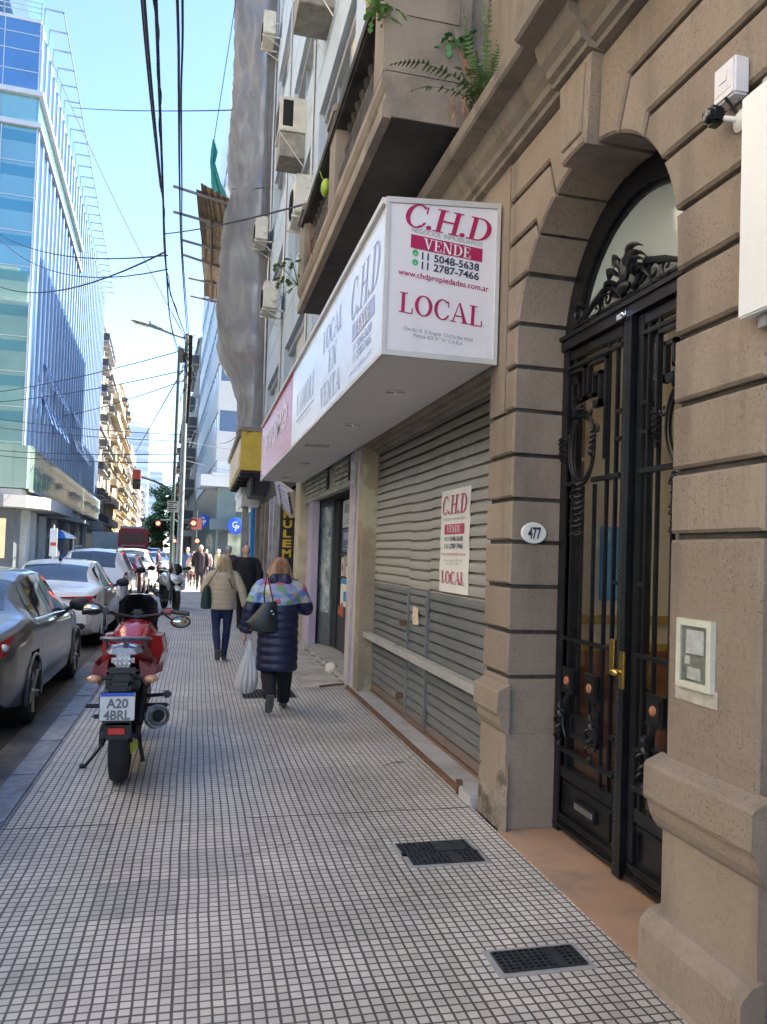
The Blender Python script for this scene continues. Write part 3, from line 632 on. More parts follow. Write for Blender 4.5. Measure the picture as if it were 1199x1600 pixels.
build('pilaster', a, mat('brown_pilaster', (.27,.22,.15), .7, var=.2, vs=3, bump=.3, bs=30, col2=(.38,.36,.24), lo=.55, hi=.6, ds=1.2), sb)
# ---- projecting sign box
PVC = mat('sign_white', (.76,.73,.75), .38, var=.04, vs=1, bump=.06, bs=4, col2=(.66,.63,.62), lo=.55, hi=.8, ds=1.6, stretch=(3,3,.6))
PVCB = mat('sign_face', (.76,.82,.90), .14, var=.05, vs=1.2, spec=.7, bump=.10, bs=1.3)
CRIM = mat('crimson_ink', (.42,.012,.085), .4, var=.05); NAVYINK = mat('navy_ink', (.03,.032,.07), .4, var=0); GREYINK = mat('grey_ink', (.28,.28,.3), .5, var=0); GREENINK = mat('green_ink', (.05,.45,.14), .4, var=0); WINK = mat('white_ink', (.8,.78,.8), .4, var=0)
FADE = mat('faded_ink', (.38,.38,.58), .25, var=0); FADE2 = mat('faded_letter_ink', (.36,.40,.52), .25, var=0)
sg_ = thing('sign_box', 'long white illuminated shop sign box projecting over the roller shutter', 'sign', (1.45, 9.2, 2.86), world=True)
ZB, ZTOP, XO, YE, YEND = 2.862, 3.85, 1.068, 4.60, 13.9
a = MB(); a.box(XO+.02, 1.83, YE+.02, YEND-.02, ZB+.015, ZB+.03)
build('soffit', a, mat('soffit_panel', (.74,.73,.71), .6, var=.05, vs=1), sg_)
a = MB()
for (x0,x1,z0,z1) in ((XO,XO+.025,ZB+.035,ZTOP-.031),(XO,1.83,ZB,ZB+.035),(1.805,1.83,ZB+.035,ZTOP+.028)): a.box(x0, x1, YE, YE+.03, z0, z1)
a.prism([(XO,ZTOP-.03),(1.83,ZTOP+.03),(1.83,ZTOP+.065),(XO,ZTOP+.005)], XZ, YE, YE+.03)
a.box(XO, XO+.03, YE+.03, YEND, ZB, ZB+.03); a.box(XO-.02, XO+.03, YE+.031, YEND, ZTOP-.03, ZTOP+.01); a.box(XO+.03, 1.83, YEND-.028, YEND-.002, ZB+.031, ZTOP-.02); a.box(XO+.001, XO+.03, YEND-.03, YEND-.001, ZB+.031, ZTOP-.031)
a.box(XO, 1.83, YE+.03, YEND-.03, ZTOP-.012, ZTOP-.002)
build('frame', a, mat('sign_frame', (.62,.60,.57), .4, .2, var=.08), sg_)
a = MB(); a.prism([(XO+.025,ZB+.035),(1.805,ZB+.035),(1.805,ZTOP+.026),(XO+.025,ZTOP-.03)], XZ, YE+.01, YE+.02)
ep = build('end_panel', a, PVC, sg_)
a = MB(); RT = Vector((math.cos(-.075), 0, math.sin(-.075))); UP = Vector((math.sin(.075)*.35, 0, 1)); un = .00079
cx_ = (XO+1.83)/2; 
def ep_at(u, v): return Vector((cx_, YE+.008, ZB+.035))+Vector((un*(u-565), 0, 0))+Vector((0, 0, un*.965*(1475-v)))
put(a, 'C.H.D', ep_at(603,364), RT, UP, .15, .58, 0, 'serif', shear=.22, track=-.06)
put(a, 'LOCAL', ep_at(565,1100), RT, UP, .128, .565, 0, 'serif')
for c in ((-.24,-.042),(.24,-.042)): pass
ctr = ep_at(595,580); a.add([ctr+RT*sx*.24+UP*sz*.043-Vector((0,.0015,0)) for sx, sz in ((-1,-1),(1,-1),(1,1),(-1,1))], [(0,1,2,3)], 0)
put(a, 'www.chdpropiedades.com.ar', ep_at(578,852), RT, UP, .036, .605, 0, bold=.012)
put(a, 'NEGOCIOS  INMOBILIARIOS', ep_at(598,487), RT, UP, .028, .475, 2)
put(a, 'VENDE', ep_at(598,583), RT, UP, .07, .32, 4, 'serif', off=.004)
put(a, '11 5048-5638', ep_at(630,690), RT, UP, .045, .385, 1, bold=.02); put(a, '11 2787-7466', ep_at(630,768), RT, UP, .045, .385, 1, bold=.02)
put(a, "Claudio H. D'Angelo  CUCICBA 9554", ep_at(545,1308), RT, UP, .022, .46, 2); put(a, 'Paran\u00e1 425 9\u00b0 "A" C.A.B.A', ep_at(545,1352), RT, UP, .022, .325, 2)
for v in (653, 731): 
    c = ep_at(333, v); a.add([c+RT*.02*math.cos(2*PI*i/18)+UP*.02*math.sin(2*PI*i/18)-Vector((0,.0015,0)) for i in range(18)], [list(range(18))], 3)
    a.add([c+RT*.010*math.cos(R(200+i*14))+UP*.010*math.sin(R(200+i*14))-Vector((0,.003,0)) for i in range(9)]+[c+RT*.006*math.cos(R(326-i*14))+UP*.006*math.sin(R(326-i*14))-Vector((0,.003,0)) for i in range(9)], [list(range(18))], 4)
build('lettering', a, [CRIM, NAVYINK, GREYINK, GREENINK, WINK], ep)
a = MB(); a.box(XO+.006, XO+.016, YE+.03, 9.35, ZB+.03, ZTOP-.03); fp = build('front_panel', a, PVCB, sg_)
a = MB(); fr, fu = Vector((0,-1,0)), Vector((0,0,1))
def fat(y, z): return (XO+.005, y, z)
put(a, 'C.H.D', fat(5.22,3.52), fr, fu, .30, .95, 0, 'serif', shear=.2); put(a, 'VENDE', fat(5.25,3.26), fr, fu, .1, .5, 2, 'serif', off=.004)
a.add([fat(5.62,3.20),fat(4.88,3.20),fat(4.88,3.33),fat(5.62,3.33)], [(0,1,2,3)], 0) if 0 else a.box(XO+.003, XO+.0045, 4.88, 5.62, 3.20, 3.33, 0)
put(a, '11 5048-5638', fat(5.25,3.14), fr, fu, .06, .6, 1, bold=.02); put(a, '11 2787-7466', fat(5.25,3.06), fr, fu, .06, .6, 1, bold=.02); put(a, 'www.chdpropiedades.com.ar', fat(5.3,2.97), fr, fu, .04, .8, 0)
put(a, 'LOCAL', fat(6.55,3.56), fr, fu, .2, 1.0, 0, 'serif'); put(a, 'EN', fat(6.5,3.31), fr, fu, .2, .42, 1, 'serif'); put(a, 'VENTA', fat(6.6,3.05), fr, fu, .2, 1.05, 1, 'serif')
put(a, 'YAMOLI', fat(8.25,3.32), fr, fu, .24, 1.4, 1, 'serif'); a.box(XO+.002, XO+.0045, 7.55, 8.95, 3.13, 3.14, 1); put(a, 'COMPRA  VENTA', fat(8.2,3.08), fr, fu, .04, 1.0, 1)
build('lettering', a, [FADE, FADE2, WINK], fp)
a = MB(); a.box(XO+.006, XO+.016, 9.352, YEND-.03, ZB+.03, ZTOP-.03); rp = build('red_panel', a, mat('faded_red_panel', (.50,.07,.07), .2, var=.08, vs=1.5, spec=.5, col2=(.60,.26,.23), lo=.52, hi=.72, ds=.7), sg_)
a = MB(); put(a, 'PROMO', fat(11.4,3.42), fr, fu, .34, 3.0, 0, bold=.02); build('lettering', a, mat('pale_letters', (.78,.70,.70), .3, var=.1), rp)
for y in (5.70, 7.32, 10.76, 13.0):
    k = MB(); k.lathe([(.075,0),(.08,-.008),(.07,-.012),(.055,-.006),(.05,.01)], 20, 0, Matrix.Translation((1.435, y, ZB+.014))); build('downlight', k, CHROME, sg_)
k = MB(); k.box(1.19, 1.47, 8.86, 9.0, ZB+.006, ZB+.0145); build('access_hatch', k, mat('hatch_edge', (.36,.35,.33), .6), sg_)
# ---- things fixed to the walls
a = MB(); a.lathe([(.001,.012),(.078,.010),(.082,.004),(.084,0)], 30, 0, Matrix.Translation((1.985, 4.314, 1.781)) @ Matrix.Rotation(PI/2, 4, 'X') @ Matrix.Diagonal((1, .78, 1, 1)))
pl = build('number_plate', a, mat('white_enamel', (.78,.77,.72), .2, var=.03), label='small white oval enamel house number plate reading 477 on the door pier', cat='house number')
a = MB(); put(a, '477', (1.985, 4.3005, 1.781), (1,0,0), (0,0,1), .066, .085, 0, bold=.03); build('numerals', a, NAVYINK, pl)
po = thing('poster', 'white and crimson for sale poster stuck on the grey roller shutter', 'poster', (1.98, 5.8, 1.33), world=True)
a = MB(); n = 10
a.loft([[(1.982+.003*math.sin(i*2.1)+.0015, 6.135-.012*i/n*0-(.70)*j/6, 1.335+.828*i/n) for j in range(7)] for i in range(n+1)], closed=False, sm=False)
a.loft([[(1.9845+.003*math.sin(i*2.1)+.0015, 6.135-(.70)*j/6, 1.335+.828*i/n) for j in range(7)] for i in range(n+1)], closed=False, sm=False)
build('sheet', a, WHITE, po)
a = MB(); pa = lambda f, y=5.785: (1.9775, y, 2.163-.828*f)
put(a, 'C.H.D', pa(.15), fr, fu, .15, .60, 0, 'serif', shear=.15); put(a, 'NEGOCIOS INMOBILIARIOS', pa(.29), fr, fu, .022, .5, 2); put(a, 'VENDE', pa(.385), fr, fu, .055, .34, 4, 'serif', off=.004)
a.box(1.9765, 1.979, 5.55, 6.02, 2.163-.828*.435, 2.163-.828*.34, 0)
put(a, '11 5048-5638', pa(.48,5.76), fr, fu, .036, .39, 1, bold=.02); put(a, '11 2787-7466', pa(.55,5.76), fr, fu, .036, .39, 1, bold=.02); put(a, 'www.chdpropiedades.com.ar', pa(.625), fr, fu, .026, .6, 0)
put(a, "Claudio H. D'Angelo CUCICBA 9554", pa(.69), fr, fu, .016, .44, 2); put(a, 'Paran\u00e1 425 9\u00b0 "A" C.A.B.A', pa(.72), fr, fu, .016, .32, 2); put(a, 'LOCAL', pa(.855), fr, fu, .10, .57, 0, 'serif')
for f in (.48, .55): a.add([(1.976, 6.0+.014*math.cos(2*PI*i/12), 2.163-.828*f+.016*math.sin(2*PI*i/12)) for i in range(12)], [list(range(12))], 3)
build('lettering', a, [CRIM, NAVYINK, GREYINK, GREENINK, WINK], po)
a = MB(); a.loft([[(1.974-.012*abs(math.sin(j*1.3+i)), 6.86-.20*j/4+.01*math.sin(i*3), .99+.16*i/4) for j in range(5)] for i in range(5)], closed=False, sm=False)
build('paper_notice', a, mat('torn_paper', (.6,.5,.42), .8, var=.35, vs=25, col2=(.45,.16,.08), lo=.5, hi=.62, ds=14), label='torn faded paper notice stuck on the small door in the shutter', cat='notice')
mt = thing('meter_box', 'cream framed meter box with glass front set in the right stone pier', 'meter box', (1.83, 2.53, 1.15), world=True)
a = MB(); y0, y1, z0, z1 = 2.425, 2.63, 1.155, 1.415
for b_ in ((y0,y0+.025,z0,z1),(y1-.025,y1,z0,z1),(y0+.025,y1-.025,z0,z0+.025),(y0+.025,y1-.025,z1-.025,z1)): a.box(1.818, 1.85, *b_)
build('frame', a, mat('cream_frame', (.55,.56,.46), .5, var=.15, vs=14), mt)
a = MB(); a.box(1.829, 1.837, y0+.025, y1-.025, z0+.025, z1-.025); build('back_plate', a, mat('dark_back', (.22,.23,.20), .7, var=.4, vs=20), mt)
a = MB(); a.bbox(1.8255,1.8295,2.475,2.58,1.285,1.375,.0015); a.bbox(1.8255,1.8295,2.49,2.57,1.19,1.235,.0015); a.bbox(1.8255,1.8295,2.555,2.585,1.245,1.275,.001)
build('meter', a, mat('meter_plastic', (.62,.63,.62), .3, var=.25, vs=30), mt)
a = MB(); a.box(1.8205, 1.8225, y0+.024, y1-.024, z0+.024, z1-.024); build('glass', a, PANE, mt)
a = MB(); a.bbox(1.835, 1.84, 2.405, 2.655, 1.10, 1.165, .002); build('mortar_patch', a, mat('raw_mortar', (.45,.42,.37), .9, var=.3, vs=20, bump=.6, bs=40), mt)
jb = build('junction_box', MB().bbox(1.775, 1.84, 2.30, 2.415, 3.29, 3.43, .008).box(1.773, 1.775, 2.315, 2.40, 3.32, 3.40).box(1.77, 1.775, 2.335, 2.339, 3.33, 3.39).box(1.77, 1.775, 2.335, 2.38, 3.355, 3.359), mat('white_plastic', (.76,.74,.77), .4, var=.04), label='square white plastic junction box on the stone above the camera', cat='junction box')
sc = thing('security_camera', 'small black security camera on a round white wall mount', 'camera', (1.83, 2.34, 3.2), world=True)
a = MB(); a.lathe([(.038,0),(.04,.010),(.025,.022),(.014,.027)], 18, 0, Matrix.Translation((1.84,2.335,3.215)) @ Matrix.Rotation(-PI/2, 4, 'Y')); a.tube([(1.82,2.335,3.215),(1.79,2.37,3.235)], .010, 8); build('mount', a, WHITE, sc)
a = MB(); a.bbox(1.735, 1.80, 2.365, 2.425, 3.215, 3.285, .015); build('body', a, BLACK, sc); a = MB(); a.lathe([(.001,.006),(.02,.004),(.024,0)], 14, 0, Matrix.Translation((1.734,2.395,3.25)) @ Matrix.Rotation(-PI/2, 4, 'Y')); build('lens', a, DKGLASS, sc)
a = MB(); a.tube([(1.77,2.34,3.29),(1.80,2.345,3.27),(1.82,2.34,3.24)], .006, 6); a.tube([(1.825,2.29,3.29),(1.83,2.28,3.25),(1.835,2.30,3.22)], .003, 5); build('cable', a, BLACKMAT, sc)
wp = thing('wall_sign', 'white panel sign fixed to the stone wall at the right edge', 'sign', (1.8, 1.5, 2.46), world=True)
a = MB(); a.bbox(1.77, 1.815, .5, 2.255, 2.465, 3.235, .006); build('panel', a, mat('sign_acrylic', (.78,.79,.80), .25, var=.05, vs=2, col2=(.64,.63,.60), lo=.58, hi=.8, ds=2, stretch=(2,2,.4)), wp)
a = MB(); 
for z in (2.44, 3.25): a.mark().box(1.80, 1.85, 2.15, 2.19, z-.02, z+.02)
build('bracket', a, GREYM, wp)
# pavement vents and covers
def grate(name, x0, x1, y0, y1, label, nx, ny, solid=None, skew=0):
    t = thing(name, label, 'grate', ((x0+x1)/2, (y0+y1)/2, 0), skew); w_, h_ = x1-x0, y1-y0
    a = MB(); a.box(-w_/2-.03, w_/2+.03, -h_/2-.03, h_/2+.03, -.05, .0025); build('mortar_bed', a, mat('mortar_bed', (.33,.325,.31), .85, var=.2, vs=9), t)
    a = MB(); a.box(-w_/2, w_/2, -h_/2, h_/2, -.04, .0045, 1)
    for i in range(nx+1): x = -w_/2+w_*i/nx; a.box(x-.004, x+.004, -h_/2, h_/2, .004, .010)
    for i in range(ny+1): y = -h_/2+h_*i/ny; a.box(-w_/2, w_/2, y-.004, y+.004, .004, .0098)
    if solid: a.box(-w_/2+w_*solid[0], -w_/2+w_*solid[1], -h_/2, h_/2, .004, .0095)
    build('grid', a, [mat('cast_iron', (.055,.06,.068), .45, .5, var=.4, vs=20), DARK], t); return t
grate('vent_grate', 1.15, 1.55, 4.055, 4.19, 'first half of the double iron grate in the tiles, the half nearer the shutter', 14, 5, (.5,.95), .02)
grate('vent_grate', 1.17, 1.56, 3.90, 4.035, 'second half of the double iron grate in the tiles, the half nearer the camera', 14, 5, (.55,.68), -.02)
grate('vent_grate', 1.235, 1.59, 2.84, 2.985, 'single iron grate with square holes set in a cement border near the doorway', 13, 6, (.64,.76), .0)
grate('vent_grate', .56, 1.14, 8.55, 9.05, 'dark iron grate in the tiles under the woman in the long navy coat', 14, 2, None, .02)
# ---------------------------------------------------------------- pale blue-grey apartment block beyond the balcony
PALE = mat('pale_blue_render', (.45,.53,.61), .75, var=.07, vs=.8, bump=.12, bs=60, col2=(.36,.41,.46), lo=.56, hi=.75, ds=.7)
CREAM = mat('cream_metal', (.58,.54,.46), .5, var=.14, vs=6)
ALU = mat('aluminium', (.5,.5,.5), .35, .6, var=.1)
SKYPANE = mat('window_glass', (.05,.065,.085), .03, var=0, spec=1, coat=1)
pb = thing('apartment_block', 'pale blue grey apartment block with wide windows above the shop sign', 'building', (1.95, 17, 0), world=True)
XP = 1.95
wins = [(y0, y1, zt-1.6, zt) for zt in (6.68,9.95,13.2,16.5,19.8,23.1) for y0, y1 in ((10.75,14.3),(15.45,19.15),(20.6,24.1))]
a = MB(); ys = [9.5,10.75,14.3,15.45,19.15,20.6,24.1,24.8]
zt_ = [6.68,9.95,13.2,16.5,19.8,23.1]
z = 3.86
for zt in zt_+[27.5]:
    a.box(XP, XP+.4, 9.5, 24.8, z, zt-1.6 if zt < 27 else 27)
    if zt < 27:
        for i in (0,2,4,6): a.box(XP, XP+.4, ys[i], ys[i+1], zt-1.6, zt)
        z = zt
a.box(XP+.4, 9, 9.5, 9.6, 3, 27); a.box(XP+.4, 9, 24.7, 24.8, 3, 27); a.box(XP+.03, 2.5, 9.6, 24.7, 2.9, 3.86)
build('wall', a, PALE, pb)
for i, (y0, y1, z0, z1) in enumerate(wins):
    random.seed(i*3+1)
    f = MB(); xx = XP+.16
    f.box(XP-.012, XP+.18, y0-.02, y1+.02, z0-.035, z0); f.box(XP+.1, XP+.2, y0, y1, z1-.16, z1-.001)
    f.box(xx, xx+.05, y0, y0+.05, z0, z1-.16); f.box(xx, xx+.05, y1-.05, y1, z0, z1-.16); f.box(xx, xx+.05, y0+.05, y1-.05, z0, z0+.05)
    for k in (1/3, 2/3): ym = y0+(y1-y0)*k; f.box(xx-.01, xx+.05, ym-.035, ym+.035, z0+.05, z1-.16)
    fo = build('window', f, ALU, pb)
    k = MB(); k.box(xx+.02, xx+.03, y0+.05, y1-.05, z0+.05, z1-.16); build('pane', k, SKYPANE, fo)
    k = MB(); dr = random.choice((.25,.5,.15,.8,.35)); s0 = random.choice((0,1,2)); yy0 = y0+.06+(y1-y0)*s0/3; k.box(xx+.003, xx+.018, yy0, yy0+(y1-y0)/3-.1, z1-.16-dr*1.2, z1-.16); build('roller_blind', k, CREAM, fo)
a = MB()
for x, y, dx in ((0,15.0,.0),(0,19.9,.02),(0,24.72,.0)): a.tube([(XP-.03, y, 3.9), (XP-.03, y+dx, 26)], .028, 6)
a.tube([(XP-.05,24.62,6.9),(XP-.07,24.66,9.5),(XP-.04,24.6,12),(XP-.06,24.64,14.5),(XP-.04,24.6,22)], .035, 6); a.tube([(XP-.04,14.85,9.6),(XP-.05,14.8,9.1),(XP-.03,14.72,8.0),(XP-.03,14.75,6.5)], .02, 6)
build('drainpipe', a, GREYM, pb)
a = MB()
for y in (15.0, 19.9): a.box(XP-.004, XP+.01, y+.06, y+.075, 4, 26.9)
for zt in zt_: a.box(XP-.004, XP+.01, 9.5, 24.8, zt+.82, zt+.835)
build('render_joint', a, mat('joint_grey', (.28,.31,.33), .8, var=.1), pb)
# air conditioners
ACW = mat('ac_casing', (.60,.58,.50), .5, var=.12, vs=5, col2=(.36,.32,.25), lo=.55, hi=.75, ds=3)
def ac_split(x, y, z, label, s=1.0):
    t = thing('air_conditioner', label, 'air conditioner', (x, y, z), 0, 'air conditioners on the pale facade')
    a = MB(); a.bbox(-.16*s, .16*s, -.42*s, .42*s, 0, .62*s, .02); build('casing', a, ACW, t)
    a = MB(); a.lathe([(.25*s,0),(.24*s,.012),(.05*s,.012)], 20, 0, Matrix.Translation((-.165*s,.08*s,.31*s)) @ Matrix.Rotation(-PI/2, 4, 'Y')); 
    for i in range(4): a.ring((-.18*s,.08*s,.31*s), (1,0,0), (.06+.05*i)*s, .005, 16, 5)
    build('fan_grille', a, DARK, t)
    a = MB()
    for sy in (-.3, .3): a.mark(); a.box(-.2*s, .38, sy*s-.015, sy*s+.015, -.04, 0); a.tube([(-.1*s, sy*s, -.03), (.36, sy*s, -.3)], .012, 5); a.box(.34, .37, sy*s-.015, sy*s+.015, -.35, 0)
    a.box(-.02, .1, -.43*s, -.425*s, .4*s, .5*s); a.tube([(0,-.43*s,.2*s),(.05,-.5*s,.12*s),(.3,-.45*s,.3*s)], .018, 6)
    build('bracket', a, CREAM, t); return t
ac_split(1.58, 24.0, 17.6, 'small pale outdoor air conditioner high up beside the grey netting', 1.15)
ac_split(1.58, 24.1, 11.2, 'pale outdoor air conditioner on brackets level with the planked scaffold deck', 1.15)
ac_split(1.58, 19.8, 7.75, 'lowest pale outdoor air conditioner, just left of the end of the stone balcony', 1.1)
ac_split(1.6, 13.6, 7.5, 'white outdoor air conditioner half hidden behind the stone balcony', 1.1)
def ac_box(x, y, z, label, dx, dy, dz):
    t = thing('air_conditioner', label, 'air conditioner', (x, y, z), 0, 'air conditioners on the pale facade')
    a = MB(); a.bbox(-dx/2, .35, -dy/2, dy/2, dz*.42, dz, .015); build('casing', a, CREAM, t)
    a = MB(); a.box(-dx/2+.08, .05, -dy/2-.004, -dy/2+.004, dz*.5, dz*.94); a.box(-dx/2-.004, -dx/2+.004, -dy/2+.06, dy/2-.06, dz*.5, dz*.94); build('louvre', a, DARK, t)
    a = MB(); a.bbox(-dx/2+.03, .34, -dy/2+.03, dy/2-.03, 0, dz*.41, .01); build('cradle', a, mat('weathered_board', (.27,.25,.21), .8, var=.35, vs=5), t)
    a = MB(); a.tube([(-dx/2, -dy/2, dz*.4), (.3, -dy/2-.1, -.25)], .014, 6); a.mark(); a.tube([(-dx/2, dy/2, dz*.4), (.3, dy/2, -.25)], .014, 6); build('strut', a, ALU, t)
    return t
ac_box(1.62, 13.3, 11.0, 'large boxed air conditioner in a cream cradle at the top edge', .62, .95, 1.75)
ac_box(1.62, 16.8, 10.15, 'boxed window air conditioner in a cream cradle halfway up the pale facade', .5, .8, 1.3)
# ---------------------------------------------------------------- netted building with scaffold
nb = thing('netted_building', 'tall building under repair hidden behind grey scaffold netting', 'building', (2, 27.9, 0), world=True)
a = MB(); a.box(1.95, 9, 24.82, 30.2, 3.4, 30); build('wall', a, STUCCO2, nb)
NET = mat('grey_net', (.27,.27,.28), .95, var=.25, vs=1.6, col2=(.33,.32,.31), lo=.44, hi=.58, ds=.55, stretch=(1,1,.45), bump=1.0, bs=16)
prof = [(30,.75),(19.7,.72),(17.1,.70),(15.6,.66),(14.5,.92),(13.6,1.02),(13.3,.95),(13.2,.68),(12.2,.60),(10.7,.50),(9.65,.47),(8.8,.62),(7.8,1.13),(7.0,1.38),(5.8,1.45),(5.0,1.6)]
def netx(z):
    for (z1, x1), (z0, x0) in zip(prof, prof[1:]):
        if z0 <= z <= z1: return x0+(x1-x0)*(z-z0)/(z1-z0)
    return 1.6
a = MB(); rings = []
zz = [5+i*.12 for i in range(198)]
for z in zz:
    xo = netx(z); row = []
    base = [(1.96,24.86),(1.7*.5+xo*.5,24.9),(xo,25.1),(xo-.02,26.4),(xo+.02,27.8),(xo,29.2),(xo+.05,30.3),(1.9,30.4)]
    for (x0, y0), (x1, y1) in zip(base, base[1:]):
        for k in range(12):
            t = k/12; x, y = x0+(x1-x0)*t, y0+(y1-y0)*t
            n1 = noise.noise(Vector((x*1.3, y*1.1+z*.35, z*.45)))*.24+(.12-abs(noise.noise(Vector((x*3.5+z*.7, y*3, z*.5))))*.42)*.6+(.1-abs(noise.noise(Vector((x*2.5-z*.9, y*2, z*1.1+x))))*.4)*.5+noise.noise(Vector((x*9+z, y*7, z*.8)))*.035
            edge = min(1, (y-24.86)*3+.15) if y < 25.2 else 1
            row.append((x-n1*.8*min(1, max(0, 1.95-x)*2), y-(n1*.55+.14)*min(1, max(0, 1.9-x)*3)*(1 if y < 25.4 else .2), z))
    rings.append(row)
a.loft(rings, closed=False)
_nt = NET.node_tree; _N, _L = _nt.nodes, _nt.links; _pb = _N['Principled BSDF']; _tr = _N.new('ShaderNodeBsdfTransparent'); _tl = _N.new('ShaderNodeBsdfTranslucent'); _tl.inputs[0].default_value = (.4,.4,.41,1)
_m1, _m2 = _N.new('ShaderNodeMixShader'), _N.new('ShaderNodeMixShader'); _tcn = _N.new('ShaderNodeTexCoord'); _nn = _N.new('ShaderNodeTexNoise'); _nn.inputs['Scale'].default_value = .9; _L.new(_tcn.outputs['Object'], _nn.inputs[0]); _mr = _N.new('ShaderNodeMapRange'); _mr.inputs[1].default_value = .4; _mr.inputs[2].default_value = .65; _mr.inputs[3].default_value = .04; _mr.inputs[4].default_value = .30; _L.new(_nn.outputs[0], _mr.inputs[0])
_m1.inputs[0].default_value = .3; _L.new(_pb.outputs[0], _m1.inputs[1]); _L.new(_tl.outputs[0], _m1.inputs[2]); _L.new(_mr.outputs[0], _m2.inputs[0]); _L.new(_m1.outputs[0], _m2.inputs[1]); _L.new(_tr.outputs[0], _m2.inputs[2]); _L.new(_m2.outputs[0], _N['Material Output'].inputs[0])
net = build('netting', a, NET, nb, ang=60)
a = MB()
for pts in (((.68,25.0,13.25),(1.2,24.75,13.2),(1.95,24.7,13.4)), ((1.65,24.72,19),(1.7,24.7,15),(1.75,24.72,11))): a.tube(pts, .018, 6)
build('net_seam', a, mat('net_rope', (.12,.12,.125), .9), net)
# planked protection deck jutting over the street
poles = [((-1.17,25.2,13.17),(.60,25.2,12.83)),((-1.2,26.6,12.94),(.85,26.6,12.62)),((-.92,28.2,12.64),(.75,28.2,12.36)),((-.91,29.8,12.71),(.75,29.8,12.33)),((-.73,31.8,12.54),(.75,31.8,12.36)),((-.67,33.8,12.46),(.75,33.8,12.27))]
sp = thing('scaffold_deck', 'weathered timber protection deck on steel poles jutting out of the netted building', 'scaffold', (.6, 29.5, 12.3), world=True)
for p, q in poles: build('pole', MB().tube([p, q], .05, 8), mat('pole_steel', (.20,.19,.22), .6, .4, var=.2), sp)
WOOD = mat('weathered_plank', (.36,.27,.18), .85, var=.35, vs=4, col2=(.20,.15,.11), lo=.45, hi=.65, ds=6)
a = MB()
def dk(t, s, k): 
    (p0, q0), (p1, q1) = poles[k], poles[k+1]
    A = Vector(p0).lerp(Vector(q0), t); B = Vector(p1).lerp(Vector(q1), t); return A.lerp(B, s)+Vector((0,0,.07))
for k in range(5):
    random.seed(k)
    n = 9; t0 = (.50,.46,.40,.42,.55)[k]
    for i in range(n):
        a0 = t0+(1.0-t0)*i/n+.001; a1 = t0+(1.0-t0)*(i+1)/n-(.001 if k not in (1,4) else .006)
        e0, e1 = random.uniform(-.03,.03), random.uniform(-.03,.03); zt = random.uniform(0,.02); s0 = (.0 if k else -.35+.03*i)+e0; s1 = 1.0+e1
        p = [dk(a0,s0,k), dk(a1,s0,k), dk(a1,s1,k), dk(a0,s1,k)]
        a.add([q+Vector((0,0,zt)) for q in p]+[q+Vector((0,0,zt+.035)) for q in p], [(0,1,2,3),(7,6,5,4),(0,4,5,1),(1,5,6,2),(2,6,7,3),(3,7,4,0)], random.choice((0,0,1,2)))
a.add([dk(.40,0,k)+Vector((0,0,.075)) for k in range(5)]+[dk(.40,1,4)+Vector((0,0,.075))]+[dk(1,1,4)+Vector((0,0,.075))]+[dk(1,0,k)+Vector((0,0,.075)) for k in (4,3,2,1,0)], [(k, k+1, 10-k, 11-k) for k in range(5)], 1)
build('planking', a, [WOOD, mat('plank_back', (.12,.09,.065), .9, var=.3), mat('grey_plank', (.30,.25,.20), .9, var=.3, vs=5)], sp)
a = MB()
for k in range(5): 
    a.tube([dk(.62,-.02,k)-Vector((0,0,.1)), dk(.62,1.02,k)-Vector((0,0,.1))], .04, 6); a.tube([dk(.97,-.02,k)-Vector((0,0,.1)), dk(.97,1.02,k)-Vector((0,0,.1))], .04, 6)
build('beam', a, mat('dark_beam', (.10,.075,.06), .8, var=.3), sp)
a = MB(); pts = [Vector((.02,26,15.3)), Vector((.06,26,14.9)), Vector((.02,26,14.5)), Vector((.16,26,13.9)), Vector((.32,26,13.45)), Vector((.44,26,12.95))]
rings = []
for i, p in enumerate(pts):
    r = (.02,.09,.07,.14,.22,.12)[i]
    rings.append([p+Vector((math.cos(2*PI*j/20), math.sin(2*PI*j/20)*.8, .1*math.sin(j*2.3)))*r*(1+.35*math.sin(j*2.1+i)) for j in range(20)])
a.loft(rings); build('green_tarp', a, mat('green_tarp', (.01,.20,.19), .6, var=.3, vs=4), label='twisted dark green tarpaulin hanging on a rope over the timber deck', cat='tarpaulin')
# ---------------------------------------------------------------- shop fronts at street level
LILAC = mat('lilac_paint', (.44,.37,.50), .6, var=.12, vs=3, col2=(.55,.50,.50), lo=.58, hi=.68, ds=5, stretch=(1,1,.4))
LILACW = mat('worn_lilac', (.40,.35,.42), .75, var=.2, vs=5, col2=(.52,.47,.42), lo=.46, hi=.56, ds=6, stretch=(1,1,.3), bump=.3, bs=30)
DIRTY = mat('painted_slats', (.27,.29,.26), .6, var=.4, vs=4, col2=(.47,.43,.33), lo=.42, hi=.6, ds=3.5)
sh = thing('shop', 'narrow shop with lilac posts and raised grimy roller shutter', 'shop', (1.9, 11.8, 0), world=True)
a = MB(); a.bbox(1.83, 2.1, 8.82, 9.40, 0, 2.86, .01); build('post', a, LILACW, sh)
a = MB(); a.bbox(1.85, 1.92, 9.15, 9.3, .0, 2.86, .01); a.tube([(1.83,9.0,2.86),(1.82,9.0,2.2),(1.82,8.98,1.5),(1.83,9,0)], .025, 6); a.bbox(1.76, 1.84, 8.95, 9.06, 2.40, 2.75, .03); build('conduit', a, mat('lilac_pipe', (.36,.34,.40), .6, var=.25, vs=9), sh)
a = MB(); slats(a, 9.84, 10.9, 2.56, 2.95, 1.9, .075); slats(a, 11.55, 14.5, 2.56, 2.95, 1.9, .075); a.box(1.93, 2.0, 9.4, 14.6, 2.5, 2.95)
